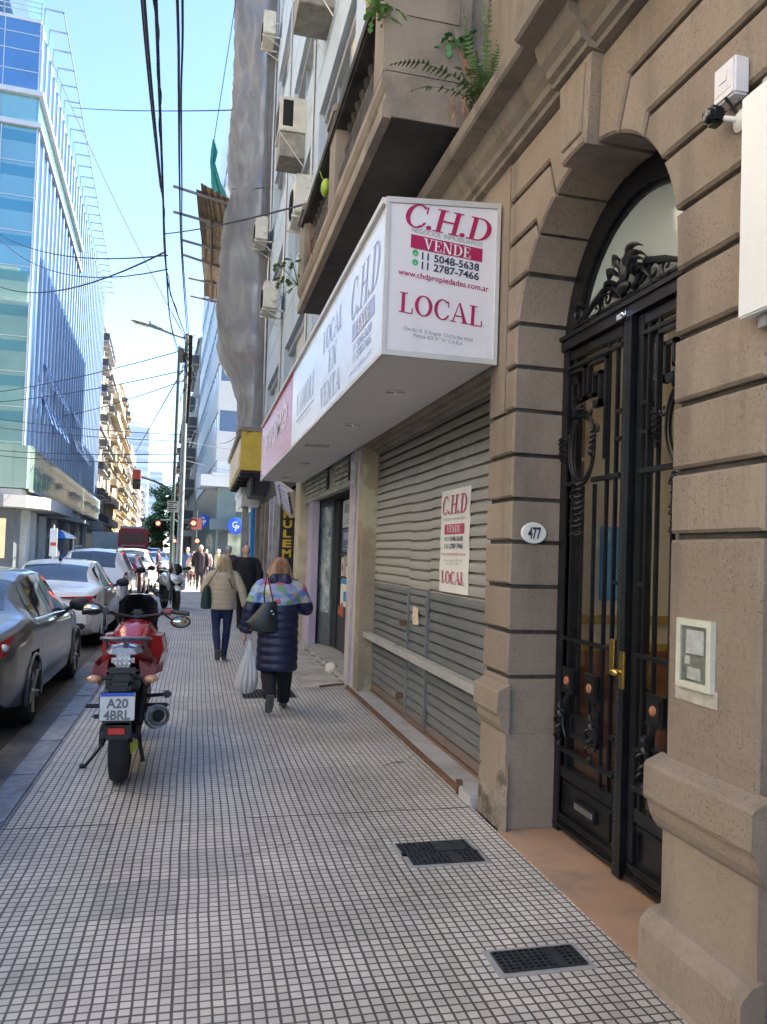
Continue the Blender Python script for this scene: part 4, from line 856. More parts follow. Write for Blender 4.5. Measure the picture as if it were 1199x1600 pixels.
a.box(1.88, 1.93, 9.45, 14.55, 2.49, 2.56); build('roller_shutter', a, DIRTY, sh)
a = MB(); a.bbox(1.9, 2.02, 12.98, 13.5, 0, 2.5, .006); a.mark(); a.bbox(1.96, 2.06, 13.75, 14.45, 0, 2.5, .006); a.bbox(1.9,1.98,13.5,13.75,0,.5,.004); build('lilac_post', a, LILAC, sh)
# angled glazed display leaf and the dark shop inside
SHOPG = mat('painted_steel', (.10,.125,.135), .5, var=.2, vs=4)
a = MB(); p0, p1 = Vector((2.06,13.2,0)), Vector((2.22,12.60,0)); d_ = (p1-p0).normalized(); nn = Vector((d_.y,-d_.x,0))*.03
def leaf(mb, t0, t1, z0, z1, w=1.0):
    A, B = p0+(p1-p0)*t0, p0+(p1-p0)*t1; n_ = nn*w
    mb.add([A-n_+Vector((0,0,z0)),B-n_+Vector((0,0,z0)),B+n_+Vector((0,0,z0)),A+n_+Vector((0,0,z0)),A-n_+Vector((0,0,z1)),B-n_+Vector((0,0,z1)),B+n_+Vector((0,0,z1)),A+n_+Vector((0,0,z1))], [(3,2,1,0),(4,5,6,7),(0,1,5,4),(1,2,6,5),(2,3,7,6),(3,0,4,7)])
leaf(a, 0, 1, .08, .62); leaf(a, 0, .1, .62, 2.5); leaf(a, .9, 1, .62, 2.5); leaf(a, .1, .9, 2.4, 2.5)
lf = build('glazed_leaf', a, SHOPG, sh)
a = MB(); leaf(a, .1, .9, .62, 2.4, .2); build('pane', a, mat('busy_glass', (.28,.36,.38), .08, var=.6, vs=6, col2=(.55,.6,.62), lo=.5, hi=.6, ds=4, spec=.8), lf)
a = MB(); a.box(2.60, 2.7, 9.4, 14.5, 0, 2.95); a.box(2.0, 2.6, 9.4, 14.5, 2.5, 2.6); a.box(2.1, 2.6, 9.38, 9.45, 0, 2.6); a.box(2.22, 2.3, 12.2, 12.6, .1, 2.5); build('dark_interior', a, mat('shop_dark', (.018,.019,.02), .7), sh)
a = MB(); a.box(2.24, 2.58, 9.6, 12.2, .1, .78); 
for z in (.8, 1.25, 1.62): a.box(2.24, 2.58, 9.6, 12.2, z-.02, z)
build('shelf', a, mat('dark_shelf', (.03,.034,.036), .5), sh)
def pack(x, y, z, dy, dz, col, label, band=None):
    t = thing('carton', label, 'box', (x, y, z), 0, 'boxes shown in the shop window')
    build('body', MB().bbox(-.1, .1, -dy/2, dy/2, 0, dz, .004), mat('carton', col, .5, var=.06), t)
    a = MB(); a.box(-.103, -.1, -dy/2, dy/2, dz*.82, dz*.99); a.bbox(-.104, -.1, -dy*.18, dy*.14, dz*.2, dz*.55, .001); a.box(-.103,-.1,-dy*.35,-dy*.24,dz*.3,dz*.42); build('print', a, band or NAVYINK, t)
BLUEINK = mat('blue_ink', (.03,.25,.55), .4); REDINK = mat('red_ink', (.5,.05,.03), .5)
pack(2.34, 11.6, .80, .75, .42, (.72,.72,.68), 'large white box with a blue top band on the lower shop shelf', BLUEINK)
pack(2.34, 11.35, 1.26, .5, .20, (.68,.67,.62), 'small white box on the upper shop shelf', REDINK)
pack(2.36, 12.0, 1.26, .2, .36, (.60,.59,.53), 'tall narrow pale box at the left end of the upper shelf')
def sheetp(name, x, y, z, dy, dz, col, col2, label):
    t = thing(name, label, 'poster', (x, y, z)); build('sheet', MB().box(-.004, .004, -dy/2, dy/2, 0, dz), mat('print_paper', col, .4, var=.05), t)
    a = MB(); a.box(-.007, -.004, -dy*.3, dy*.3, dz*.52, dz*.84); a.box(-.007, -.004, -dy*.36, dy*.36, dz*.12, dz*.16); a.box(-.007,-.004,-dy*.36,dy*.1,dz*.24,dz*.28); build('print', a, mat('print_ink', col2, .4, var=.5, vs=14), t)
sheetp('poster', 2.22, 11.55, 2.02, .62, .42, (.62,.66,.68), (.22,.25,.26), 'pale poster with a dark square at the top of the dark shop window')
sheetp('poster', 2.22, 11.55, 1.64, .62, .36, (.03,.06,.16), (.35,.4,.45), 'dark blue poster under the pale one in the shop window')
sheetp('poster', 2.20, 11.1, 1.50, .4, .18, (.6,.58,.5), (.1,.1,.1), 'small cream picture hanging right of the tall narrow box')
a = MB(); a.prism([(-.2,0),(.18,.03),(.16,.12),(-.12,.22)], YZ, -.01, .01); build('leaflet', a, mat('leaflet_red', (.45,.10,.06), .5, var=.5, vs=12), label='red and white leaflet propped below the large white box', cat='leaflet', loc=(2.23, 11.85, .64))
# worn cement in front of the shop, rubble
a = MB()
for i in range(9): a.box(1.30+.03*math.sin(i*2), 1.95, 9.2+i*.62, 9.2+(i+1)*.62, -.2, .0055+.0002*i)
build('cement_patch', a, mat('worn_cement', (.40,.375,.33), .8, var=.3, vs=3, bump=.3, bs=30, col2=(.27,.25,.22), lo=.5, hi=.65, ds=2), kind='structure')
a = MB(); a.bbox(1.85, 2.6, 9.4, 14.6, -.1, .075, .02); 
for i in range(14): random.seed(i+9); a.ball((1.86+random.uniform(-.03,.05), 9.6+i*.34, .03), (.06,.16,random.uniform(.03,.06)), 8, 6)
build('doorstep', a, CONC, sh)
a = MB(); a.ball((0,0,.03), (.09,.2,.10), 12, 8); a.ball((.02,.12,.02), (.07,.12,.07), 10, 6); build('rubble_lump', merge(a, .015, 2), mat('white_rubble', (.6,.58,.55), .85, var=.2, vs=14, bump=.5, bs=30), label='pale lump of broken cement on the pavement by the shop doorstep', cat='rubble', loc=(1.86, 10.4, 0))
a = MB(); a.bbox(-.16, .16, -.015, .015, 0, .02, .005); a.bbox(.1,.2,-.05,.01,0,.018,.004); build('wood_scrap', a, RUST, label='rusty scrap of iron lying on the cement beside the sill rail', cat='scrap', loc=(1.64, 9.25, .007), rotz=.5)
# bearing shop with tall dark sign
rs = thing('bearing_shop', 'dark shop front of brown posts with a hanging tilted lilac shutter box', 'shop', (1.9, 18, 0), world=True)
BRN = mat('brown_post', (.16,.12,.09), .6, var=.35, vs=4, col2=(.33,.30,.28), lo=.52, hi=.62, ds=5, stretch=(1,1,.25))
a = MB(); a.bbox(1.8, 2.0, 13.9, 14.6, 0, 2.95, .01); build('beige_post', a, mat('beige_post', (.48,.42,.30), .7, var=.25, vs=4, col2=(.30,.24,.17), lo=.55, hi=.7, ds=3), rs)
for y in (17.25, 18.55, 19.6, 20.9, 22.0, 24.3): build('post', MB().bbox(1.78, 1.9, y, y+.28, 0, 2.95, .01), BRN if y not in (18.55, 19.6) else mat('silver_post', (.34,.32,.33), .5, .3, var=.3, vs=5), rs)
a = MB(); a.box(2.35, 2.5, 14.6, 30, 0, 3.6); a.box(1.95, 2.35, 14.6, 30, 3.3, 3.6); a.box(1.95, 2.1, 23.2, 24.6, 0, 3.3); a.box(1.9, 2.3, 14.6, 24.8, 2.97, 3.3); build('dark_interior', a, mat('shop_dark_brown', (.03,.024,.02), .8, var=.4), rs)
a = MB(); M_ = Matrix.Translation((1.72,16.1,2.72)) @ Matrix.Rotation(R(9), 4, 'X') @ Matrix.Rotation(R(-12), 4, 'Y'); sl = MB(); slats(sl, -1.35, .25, -.18, .26, 0, .075); slats(sl, .5, 1.4, -.18, .26, 0, .075); a.add(sl.v, sl.f, 0, False, M_); a.box(-.02, .06, -1.4, 1.45, -.24, -.18, 1, M_); a.box(.03, .12, -1.4, 1.45, -.18, .26, 1, M_)
build('shutter_box', a, [mat('lilac_slats', (.33,.34,.48), .5, var=.25, vs=5), mat('dirty_frame', (.38,.33,.26), .7, var=.3)], rs)
a = MB(); a.bbox(1.76, 1.86, 22.8, 23.4, .4, 1.25, .02); build('service_box', a, GREYM, rs)
vs_ = thing('vertical_sign', 'tall black sign with yellow capitals reading downwards beside the beige post', 'sign', (1.86, 16.3, .3), world=True)
a = MB(); a.bbox(1.70, 2.02, 16.3, 16.36, .25, 2.62, .005); build('board', a, mat('sign_black', (.012,.012,.011), .5), vs_)
a = MB()
for i, ch in enumerate('RULEMANES'): put(a, ch, (1.86, 16.296, 2.41-i*.207), (1,0,0), (0,0,1), .15, .19 if ch != 'L' else .17, 0, bold=.04)
build('lettering', a, mat('yellow_paint', (.55,.36,.03), .5, var=.45, vs=2.2), vs_)
# yellow box sign
yb = thing('yellow_sign', 'rusty yellow box sign with faded cream front hung over the pavement', 'sign', (1.4, 25, 3.86), world=True)
YEL = mat('yellow_sheet', (.50,.34,.03), .5, var=.2, vs=2.5, col2=(.20,.06,.03), lo=.62, hi=.66, ds=.9)
a = MB(); a.bbox(1.12, 1.72, 22, 29.4, 3.88, 5.02, .01); build('body', a, YEL, yb)
a = MB(); a.prism([(1.02,5.0),(1.74,5.0),(1.74,5.12),(1.08,5.10)], lambda u, v, d: (u, d, v), 21.95, 29.6); a.box(1.03, 1.12, 22, 29.5, 4.86, 5.0); build('roof_flashing', a, mat('lead_flashing', (.20,.17,.15), .8, var=.3), yb)
a = MB(); a.box(1.095, 1.118, 22.3, 29.3, 4.0, 4.8); build('faded_face', a, mat('faded_face', (.62,.50,.34), .6, var=.25, vs=1.5, col2=(.72,.66,.56), lo=.45, hi=.6, ds=1.2), yb)
a = MB(); a.box(1.13, 1.95, 22.05, 29.4, 3.80, 3.87); 
for i in range(6): a.box(1.13, 1.95, 22.2+i*1.2, 22.26+i*1.2, 3.70, 3.80)
a.box(1.45, 1.95, 22.3, 24.0, 3.2, 3.75); a.tube([(1.5,22.2,3.9),(1.5,22.2,3.3)], .03, 6); build('underside', a, mat('black_ceiling', (.015,.017,.02), .7), yb)
# shops at the corner
cs = thing('corner_shop', 'small corner shop with bright blue metal column and white fascia', 'shop', (1.8, 27.5, 0), world=True)
a = MB(); a.bbox(1.74, 1.98, 26, 26.3, 0, 3.05, .005)
for x in (1.79, 1.86, 1.93): a.tube([(x,25.985,0),(x,25.985,3.0)], .018, 6)
build('blue_column', a, mat('bright_blue', (.02,.24,.62), .4, var=.12, vs=3), cs)
a = MB(); a.bbox(1.40, 2.0, 25.95, 29.8, 3.08, 3.5, .01); a.bbox(1.36, 1.7, 26.2, 29.8, 3.5, 3.75, .01); build('fascia', a, mat('dirty_white', (.60,.61,.64), .6, var=.12, vs=2), cs)
a = MB(); a.bbox(1.46, 1.66, 26.3, 26.7, 0, 3.08, .01); build('grey_column', a, CONC, cs)
a = MB(); a.box(2.0, 9, 24.9, 30.2, 0, 3.5); build('wall', a, mat('brown_wall', (.18,.14,.11), .8, var=.3), cs)
a = MB(); a.box(1.955, 2.3, 24.85, 30.2, 3.3, 3.42); build('lintel', a, STUCCO2, cs)
# plants on the balcony
LEAF = mat('fern_leaf', (.07,.14,.03), .6, var=.5, vs=8); LEAF2 = mat('fresh_leaf', (.05,.20,.05), .5, var=.4, vs=9); LEAFD = mat('dry_leaf', (.34,.17,.11), .8, var=.4, vs=20); LIME = mat('lime_leaf', (.30,.45,.03), .5, var=.15)
def frond(mb, p, d, ln, droop, w=.05, n=16, m=0, tw=0, stem=.0022, gap=.0):
    p = Vector(p); d = Vector(d).normalized(); pts = []
    for i in range(n+1):
        t = i/n; pts.append(p.copy()); d = (d+Vector((0,0,-droop/n))).normalized(); p = p+d*ln/n
    mb.tube(pts, [stem*(1-.6*i/n) for i in range(n+1)], 5, m)
    for i in range(2, n):
        t = i/n; dd = (pts[i+1]-pts[i-1]).normalized(); sd = dd.cross(Vector((.2,.3,1))).normalized(); l = w*math.sin(PI*min(1,.12+t*.86))
        for s in (1, -1):
            if random.random() < gap: continue
            tip = pts[i]+sd*s*l+dd*l*.35+Vector((0,0,-l*.25)); b = dd*ln/n*.36
            mb.add([pts[i]-b, pts[i]+b, tip+b*.3, tip-b*.2], [(0,1,2,3)], m)
fern = thing('fern', 'large fern with green fronds and brown hanging runners growing from the balcony corner', 'plant', (1.80, 4.94, 4.72), world=True)
random.seed(11); g_, d_ = MB(), MB(); c0 = Vector((1.79,4.92,4.76))
for dr, ln, dp, w_, gp in (((-1,-.25,.75),.62,1.25,.045,.1),((-.9,-.3,.3),.5,1.0,.03,.4),((-.3,-.3,1),.45,.3,.03,.15),((-.1,-.4,1),.5,.35,.03,.1),((.1,-.3,1),.38,.4,.035,.1),((.2,-.6,.9),.3,.9,.04,.1),((-.3,-.6,.8),.32,1,.035,.1),((.3,-.9,.4),.25,1.2,.05,0),((-.35,-.9,.35),.26,1.2,.05,0),((0,-.5,1),.3,.6,.04,.1),((-.15,-.2,1),.55,.1,.022,.3)): frond(g_, c0+Vector((random.uniform(-.06,.06),0,random.uniform(-.03,.03))), dr, ln*1.25, dp, w_*1.1, 22, 0, gap=gp, stem=.003)
for dr, ln, dp in (((.25,-.25,1),.7,.1),((.35,-.35,.7),.3,.6),((-.5,-.2,.9),.35,.5)): frond(d_, c0, dr, ln*1.1, dp, .026, 28, 0, gap=.1, stem=.004)
for i in range(12):
    frond(d_, c0+Vector((-.26+i*.04,-.05,-.02)), (random.uniform(-.25,.25),-.45,-.5), random.uniform(.28,.55), 1.4, .024, 24, 0, gap=.15, stem=.005)
for i in range(70): q = c0+Vector((random.uniform(-.16,.10), random.uniform(-.08,.02), random.uniform(-.10,.16))); frond(g_, q, (random.uniform(-1,1),-.6,random.uniform(-.4,1)), random.uniform(.05,.12), .8, .018, 7)
build('fronds', g_, LEAF, fern); build('dry_runners', d_, LEAFD, fern)
def leafy(name, label, c, n, sp, m, size=.04, seed=1):
    random.seed(seed); a = MB(); c = Vector(c)
    for i in range(n):
        v = Vector((random.uniform(-1,1), random.uniform(-1,.2), random.uniform(-.6,1))); tip = c+Vector((v.x*sp[0], v.y*sp[1], v.z*sp[2])); a.tube([c, c.lerp(tip,.5)+Vector((0,0,.02)), tip], .0025, 4)
        d = Vector((random.uniform(-1,1),random.uniform(-1,1),random.uniform(-1,.5))).normalized(); s = d.cross(Vector((0,.3,1))).normalized()*size*.4
        for k in range(2): q = tip+d*size*.6*k; a.add([q, q+d*size*.5+s, q+d*size, q+d*size*.5-s], [(0,1,2,3)])
    t = build(name, a, m, label=label, cat='plant', loc=None); return t
leafy('leafy_plant', 'small bright green leafy plant rooted on the balcony pedestal above the fern', (1.60,4.93,5.12), 16, (.13,.06,.09), LEAF2, .055, 3)
leafy('weed', 'tuft of light green weed on the left corner of the balcony base rail', (1.1,4.98,5.28), 26, (.10,.07,.10), mat('weed_leaf', (.12,.26,.06), .6, var=.3), .05, 5)
leafy('sprig', 'thin green sprig growing from the far lower end of the balcony slab', (1.10,9.5,4.95), 30, (.35,.3,.42), LEAF, .07, 8)
leafy('hanging_plant', 'yellow green leaves hanging over the balcony rail near the top edge', (1.12,5.6,5.78), 16, (.10,.12,.10), LIME, .07, 9)
a = MB(); a.ball((0,0,0), (.05,.10,.085), 14, 10); a.tube([(0,0,.05),(-.03,.08,.14),(-.05,.12,.22)], .004, 5); build('lime_leaf', a, LIME, label='round lime green leaf poking out between the balusters', cat='plant', loc=(1.12, 7.55, 5.28))
leafy('dry_vine', 'dry twiggy vine hanging off the balcony edge near its far end', (1.08,8.2,4.86), 22, (.06,.5,.28), LEAFD, .02, 12)
# ---------------------------------------------------------------- glass office block on the far left corner
def fthing(name, label, cat, x, y, group=None):
    t = thing(name, label, cat, fb(x, y, 0), TH, group); return t
def mirror_glass(name, col, rough=.03, metal=.65):
    m = mat(name, col, rough, metal, var=.10, vs=.35, spec=.8); return m
GL_BLUE = mirror_glass('blue_curtain_glass', (.12,.27,.52)); GL_GREEN = mirror_glass('green_curtain_glass', (.22,.42,.42), .05, .55); GL_DEEP = mirror_glass('deep_blue_glass', (.09,.21,.38), .04, .5)
FIN = mat('white_fin', (.30,.36,.45), .4, .1, var=.05); BAND = mat('pale_band', (.42,.44,.48), .5, var=.06)
gb = fthing('glass_building', 'tall blue glass office block with vertical fins at the far left corner', 'building', -10, 0)
X0 = -10                                              # local frame has its origin on the street axis: shift the parts
def gbx(mb, x0, x1, y0, y1, z0, z1, m=0): mb.box(x0+10, x1+10, y0, y1, z0, z1, m)
LEN = 54
a = MB(); gbx(a, -30, -10.02, .02, 24.5, 7.2, 25.9); gbx(a, -30, -10.02, 24.5, LEN, 7.2, 32.19); build('curtain_wall', a, GL_BLUE, gb)
a = MB(); gbx(a, -30, -10, 0, .02, 7.2, 25.9) 
for i in range(9):
    z = 8.6+i*2.05; gbx(a, -30, -10, -.012, .0, z, z+.62, 1)
build('front_glass', a, [mirror_glass('front_glass', (.19,.36,.38), .02, .6), mirror_glass('front_spandrel', (.08,.25,.32), .05, .5)], gb)
a = MB()
for i in range(11): gbx(a, -10.05-i*1.9, -10.0-i*1.9, -.06, -.013, 7.2, 25.9)
for i in range(9): z = 7.4+i*2.05; gbx(a, -30, -10, -.04, -.013, z, z+.05)
build('mullion', a, ALU, gb)
a = MB()
for i in range(31): gbx(a, -10.02, -9.93, .05+i*1.76, .42+i*1.76, 4.9, 25.9 if i < 14 else 32.2)
for i in range(14): gbx(a, -10.05, -9.96, .05+i*1.76, .42+i*1.76, 28.05, 32.2)
build('fin', a, FIN, gb)
a = MB(); gbx(a, -30, -9.8, -.2, 24.6, 25.9, 26.2); gbx(a, -30, -9.75, -.25, 24.6, 27.75, 28.05); gbx(a, -30, -10.05, .0, LEN, 32.2, 32.4)
build('cornice', a, BAND, gb)
a = MB(); gbx(a, -30, -10.0, .0, 24.5, 26.2, 27.75); build('green_band', a, GL_GREEN, gb)
a = MB(); gbx(a, -30, -10.05, .03, 24.48, 28.05, 32.2); gbx(a, -30, -11.2, 1.0, LEN-2, 34.2, 38.5); build('upper_glass', a, GL_DEEP, gb)
a = MB()
for i in range(10): gbx(a, -10.12-i*1.9, -10.07-i*1.9, -.0, .028, 26.2, 32.2)
for z in (29.2, 30.4, 31.4): gbx(a, -30, -10.06, .0, .028, z, z+.05)
build('upper_mullion', a, ALU, gb)
a = MB()
for i in range(28): y = .3+i*1.95; gbx(a, -10.0, -8.9, y, y+.07, 33.3, 33.38); gbx(a, -10.0, -9.94, y, y+.06, 32.2, 33.3)
gbx(a, -8.96, -8.9, .3, LEN, 33.3, 33.38)
for z in (32.7, 33.0, 33.3): gbx(a, -30, -10.0, -.1, -.06, z, z+.04)
for i in range(10): gbx(a, -10.1-i*2, -10.05-i*2, -.1, -.06, 32.3, 33.35)
build('roof_railing', a, mat('rail_blue_grey', (.25,.29,.38), .5, .3), gb)
a = MB(); a.prism([(-20.0,-.45),(.35,-.45),(.45,-.3),(.45,LEN),(-20,LEN)], XY, 4.75, 7.22); build('glass_skirt', a, mirror_glass('skirt_glass', (.28,.42,.38), .04, .5), gb)
a = MB()
for i in range(24): gbx(a, -9.553, -9.54, .1+i*2.25, .13+i*2.25, 4.75, 7.22); 
for i in range(8): gbx(a, -10.4-i*2.2, -10.37-i*2.2, -.462, -.45, 4.75, 7.22)
gbx(a, -9.553, -9.54, -.3, LEN, 5.95, 5.98); gbx(a, -9.56, -9.53, -.3, LEN, 7.2, 7.26); gbx(a, -9.56, -9.5, -.3, LEN, 4.6, 4.75); build('skirt_frame', a, GREYM, gb)
a = MB(); a.prism([(-20,-1.6),(-.6,-1.6),(.5,-1.2),(1.3,.2),(1.5,2.0),(1.5,13),(-20,13)], XY, 3.62, 4.30); gbx(a, -11, -9.0, 13, 23, 3.5, 4.1); gbx(a, -11, -9.3, 23, 38, 3.7, 4.05); gbx(a, -11, -8.9, 44, LEN, 3.3, 4.3); gbx(a, -30, -9.9, -.4, LEN, 4.3, 4.7)
build('canopy', a, mat('canopy_concrete', (.30,.30,.30), .7, var=.12, vs=1), gb)
a = MB(); gbx(a, -30, -10.3, .3, LEN, 0, 3.65); build('base_wall', a, mat('dark_granite', (.10,.115,.13), .35, var=.25, vs=2), gb)
WARM = mat('shop_interior', (.45,.36,.22), .6, var=.5, vs=1.2, emit=(.9,.7,.42), es=.12)
a = MB(); gbx(a, -13.5, -10.75, .27, .3, .7, 3.0); gbx(a, -19, -15, .27, .3, .7, 3.0); build('shop_window', a, WARM, gb)
a = MB(); gbx(a, -12.0, -11.75, .24, .27, 1.0, 1.9); gbx(a, -11.5, -11.2, .24, .27, 2.0, 2.6); gbx(a, -11.5, -11.2, .24, .27, 1.2, 1.8); gbx(a, -12.8, -12.3, .24, .27, 1.4, 2.4); build('window_display', a, mat('frames_dark', (.05,.05,.05), .6), gb)
PILW = mat('pale_column', (.42,.43,.42), .6, var=.15)
for y, w_, z1 in ((2.2,1.4,3.6),(5.0,1.0,3.6),(9.5,1.2,3.5),(16,.8,3.5),(24,.8,3.6),(33,1,3.6),(41,1,3.6)):
    a = MB(); a.bbox(-.3, .06, y, y+w_, 0, z1, .01); build('column', a, PILW, gb)
for y in (7.2, 12.3, 18.5, 27, 36): a = MB(); a.box(-.31, -.24, y, y+1.6, .2, 3.0); build('shop_glass', a, mirror_glass('shop_glass', (.22,.28,.28), .05, .5), gb)
# open sashes that tilt out of the fins
def sash(y, z):
    a = MB(); a.add([(.12,0,1.7),(.12,.72,1.7),(.72,.72,0),(.72,0,0),(.15,0,1.7),(.15,.72,1.7),(.75,.72,0),(.75,0,0)], [(0,1,2,3),(7,6,5,4),(0,4,5,1),(1,5,6,2),(2,6,7,3),(3,7,4,0)]); return a
s0 = build('open_sash', sash(0,0), mat('sash_glass', (.40,.58,.95), .06, .55, var=.05), gb); first = True
for y, z in [(6.8+i*2.37, 11.9-.02*i) for i in range(5)]+[(6.6+i*2.37, 9.6) for i in range(5)]+[(23.2+i*2.37, 9.8) for i in range(7)]+[(21.6+i*2.37, 12.0) for i in range(3)]:
    o = s0 if first else s0.copy(); first or COL.objects.link(o); first = False; o.location = (-.1, y+.1, z)
# ---------------------------------------------------------------- facades of the far street
WIN = MB(); WIN.box(-.03,.06,-.62,-.52,-.9,.95,0).box(-.03,.06,.52,.62,-.9,.95,0).box(-.03,.08,-.66,.66,.95,1.05,0).box(-.03,.12,-.66,.66,-1.0,-.9,0).box(-.02,.01,-.52,.52,-.9,.95,1).box(.0,.03,-.02,.02,-.9,.95,0)
BALC = MB(); BALC.box(0,.95,-1.15,1.15,-1.12,-.95,0)
for i in range(12): BALC.box(.9,.93,-1.12+i*.2,-1.08+i*.2,-.95,-.05,1)
BALC.box(.88,.95,-1.15,1.15,-.06,0,1)
for s_ in (-1.15,1.12): BALC.box(0,.93,s_,s_+.03,-.95,-.05,1)
BALS = MB(); BALS.box(0,1.0,-1.5,1.5,-1.12,-.95,0).box(.92,1.0,-1.5,1.5,-.95,-.1,0).box(0,.92,-1.5,-1.42,-.95,-.1,0).box(0,.92,1.42,1.5,-.95,-.1,0)
ACU = MB(); ACU.box(0,.5,-.4,.4,-.3,.3,0).box(.5,.505,-.28,.28,-.22,.22,1)
IRN = mat('balcony_iron', (.06,.06,.065), .6); FW = mat('window_frame_pale', (.45,.42,.37), .6, var=.1); FD = mat('window_dark', (.03,.035,.04), .15, var=0)
def street_house(label, side, xf, y0, y1, h, col, fl=3.3, bay=2.9, bal=0, seed=1, setback=True, shop=(.12,.11,.10), depth=12, world=False, acn=4, col2=None, wmax=99, belt=False):
    "one house of the row: side=+1 stands on the left and looks right"
    random.seed(seed)
    t = thing('row_house', label, 'building', (xf, y0, 0) if world else fb(xf, y0, 0), 0 if world else TH, 'houses lining the far street' if not world else None)
    L_ = y1-y0; m = mat('house_render', col, .8, var=.14, vs=.4, col2=col2 or tuple(q*.72 for q in col), lo=.5, hi=.75, ds=.35, bump=.2, bs=12)
    a = MB(); u0, u1 = (-depth, 0) if side > 0 else (0, depth)
    a.box(u0, u1, 0, L_, 3.6, h); a.box(u0+side*-.0, u1-.0 if side > 0 else u1, 0, L_, h, h+.001)
    nfl = int((h-4)/fl)
    if setback: 
        v = sorted((-side*1.5, -side*(depth-1))); a.box(v[0], v[1], 1, L_-1, h, h+2.8)
    for k in ([0, nfl//2, nfl] if not belt else range(nfl+1)): z = 3.9+k*fl; v = sorted((0, side*.25)); a.box(v[0], v[1], -.02, L_+.02, min(z, h-.4), min(z, h-.4)+.28)
    wl = build('wall', a, m, t)
    a = MB(); v = sorted((-side*.4, -side*depth)); a.box(v[0], v[1], .02, L_-.02, 0, 3.6); v = sorted((-side*.4, side*.05))
    nb_ = max(2, int(L_/4))
    for i in range(nb_+1): y = (L_-.5)*i/nb_; a.box(v[0], v[1], y, y+.5, 0, 3.6, 1)
    v = sorted((-side*.3, side*random.choice((.2,.9,1.3)))); a.box(v[0], v[1], 1, L_-1, 2.9, 3.5, 2)
    build('shop_front', a, [mat('shop_front_dark', shop, .4, var=.5, vs=.8), m, mat('shop_fascia', random.choice(((.4,.4,.4),(.3,.08,.06),(.45,.42,.36),(.08,.12,.2))), .5)], t)
    nbay = max(1, int(L_/bay)); w0 = b0 = c0_ = None; cnt = nbl = nac = 0
    for k in range(nfl):
        for i in range(nbay):
            y = L_*(i+.5)/nbay; z = 3.9+k*fl+1.75
            if cnt < wmax:
                if w0 is None: w0 = build('window', WIN, [FW, FD], t); o = w0
                else: o = w0.copy(); COL.objects.link(o)
                o.location = (side*.02, y, z); o.rotation_euler = (0, 0, 0 if side > 0 else PI); cnt += 1
            q = random.random()
            if bal and q < bal and nbl < 70:
                if b0 is None: b0 = build('balcony', BALC if seed % 2 else BALS, [m, IRN], t); o = b0
                else: o = b0.copy(); COL.objects.link(o)
                o.location = (0, y, z); o.rotation_euler = (0, 0, 0 if side > 0 else PI); nbl += 1
            elif q > .9 and nac < acn*3:
                if c0_ is None: c0_ = build('air_conditioner', ACU, [ACW, DARK], t); o = c0_
                else: o = c0_.copy(); COL.objects.link(o)
                o.location = (0, y+.2, z-1.4); o.rotation_euler = (0, 0, 0 if side > 0 else PI); nac += 1
    if side > 0 or True:
        a = MB()
        for i in range(3): y = L_*(.2+.3*i); v = sorted((-side*3, -side*4.4)); a.box(v[0], v[1], y, y+1.6, h+(2.8 if setback else 0), h+(2.8 if setback else 0)+random.uniform(.8,2.2))
        build('roof_tank_house', a, m, t)
    return t
street_house('shaded grey apartment house with many balconies just past the glass block', 1, -10.3, 54.5, 73, 30.5, (.36,.35,.34), bal=.65, seed=3)
street_house('tall sunlit cream apartment house with rounded balconies, second past the glass block', 1, -10, 73.2, 98, 29.5, (.40,.35,.27), bal=.6, seed=4)
street_house('warm yellow apartment house with ornate balconies, third past the glass block', 1, -9.8, 98.2, 122, 31, (.42,.34,.22), bal=.7, seed=5, belt=True)
street_house('pale stone apartment house, fourth past the glass block', 1, -10, 122.2, 152, 25, (.39,.36,.32), bal=.55, seed=6)
street_house('light ochre apartment house, fifth past the glass block', 1, -9.8, 152.2, 188, 27, (.42,.36,.26), bal=.6, seed=7)
street_house('low cream house in the sunlit distance under the blue tower', 1, -10, 188.2, 240, 22, (.42,.38,.33), bal=.4, seed=8)
street_house('farthest pale house of the sunlit row', 1, -9.5, 240.2, 330, 24, (.42,.40,.38), bal=.3, seed=9)
def tower(label, x, y, dx, dy, h, col):
    t = fthing('tower', label, 'building', x, y, 'pale towers at the end of the street'); a = MB(); a.box(0, dx, 0, dy, 0, h); a.box(dx*.2, dx*.8, dy*.2, dy*.8, h, h+3); build('body', a, mat('tower_body', col, .5, var=.05), t)
    a = MB()
    for i in range(int(h/3.5)): a.box(-.1, dx+.1, -.1, dy+.1, 2+i*3.5, 3.6+i*3.5)
    build('window_band', a, mat('tower_glass', tuple(q*.75 for q in col), .15, var=.1), t)
tower('stepped pale blue tower, the nearer of two at the end of the street', -26, 290, 18, 25, 52, (.40,.48,.60)); tower('faint pale blue tower farthest down the street', -16, 420, 14, 25, 46, (.50,.58,.68))
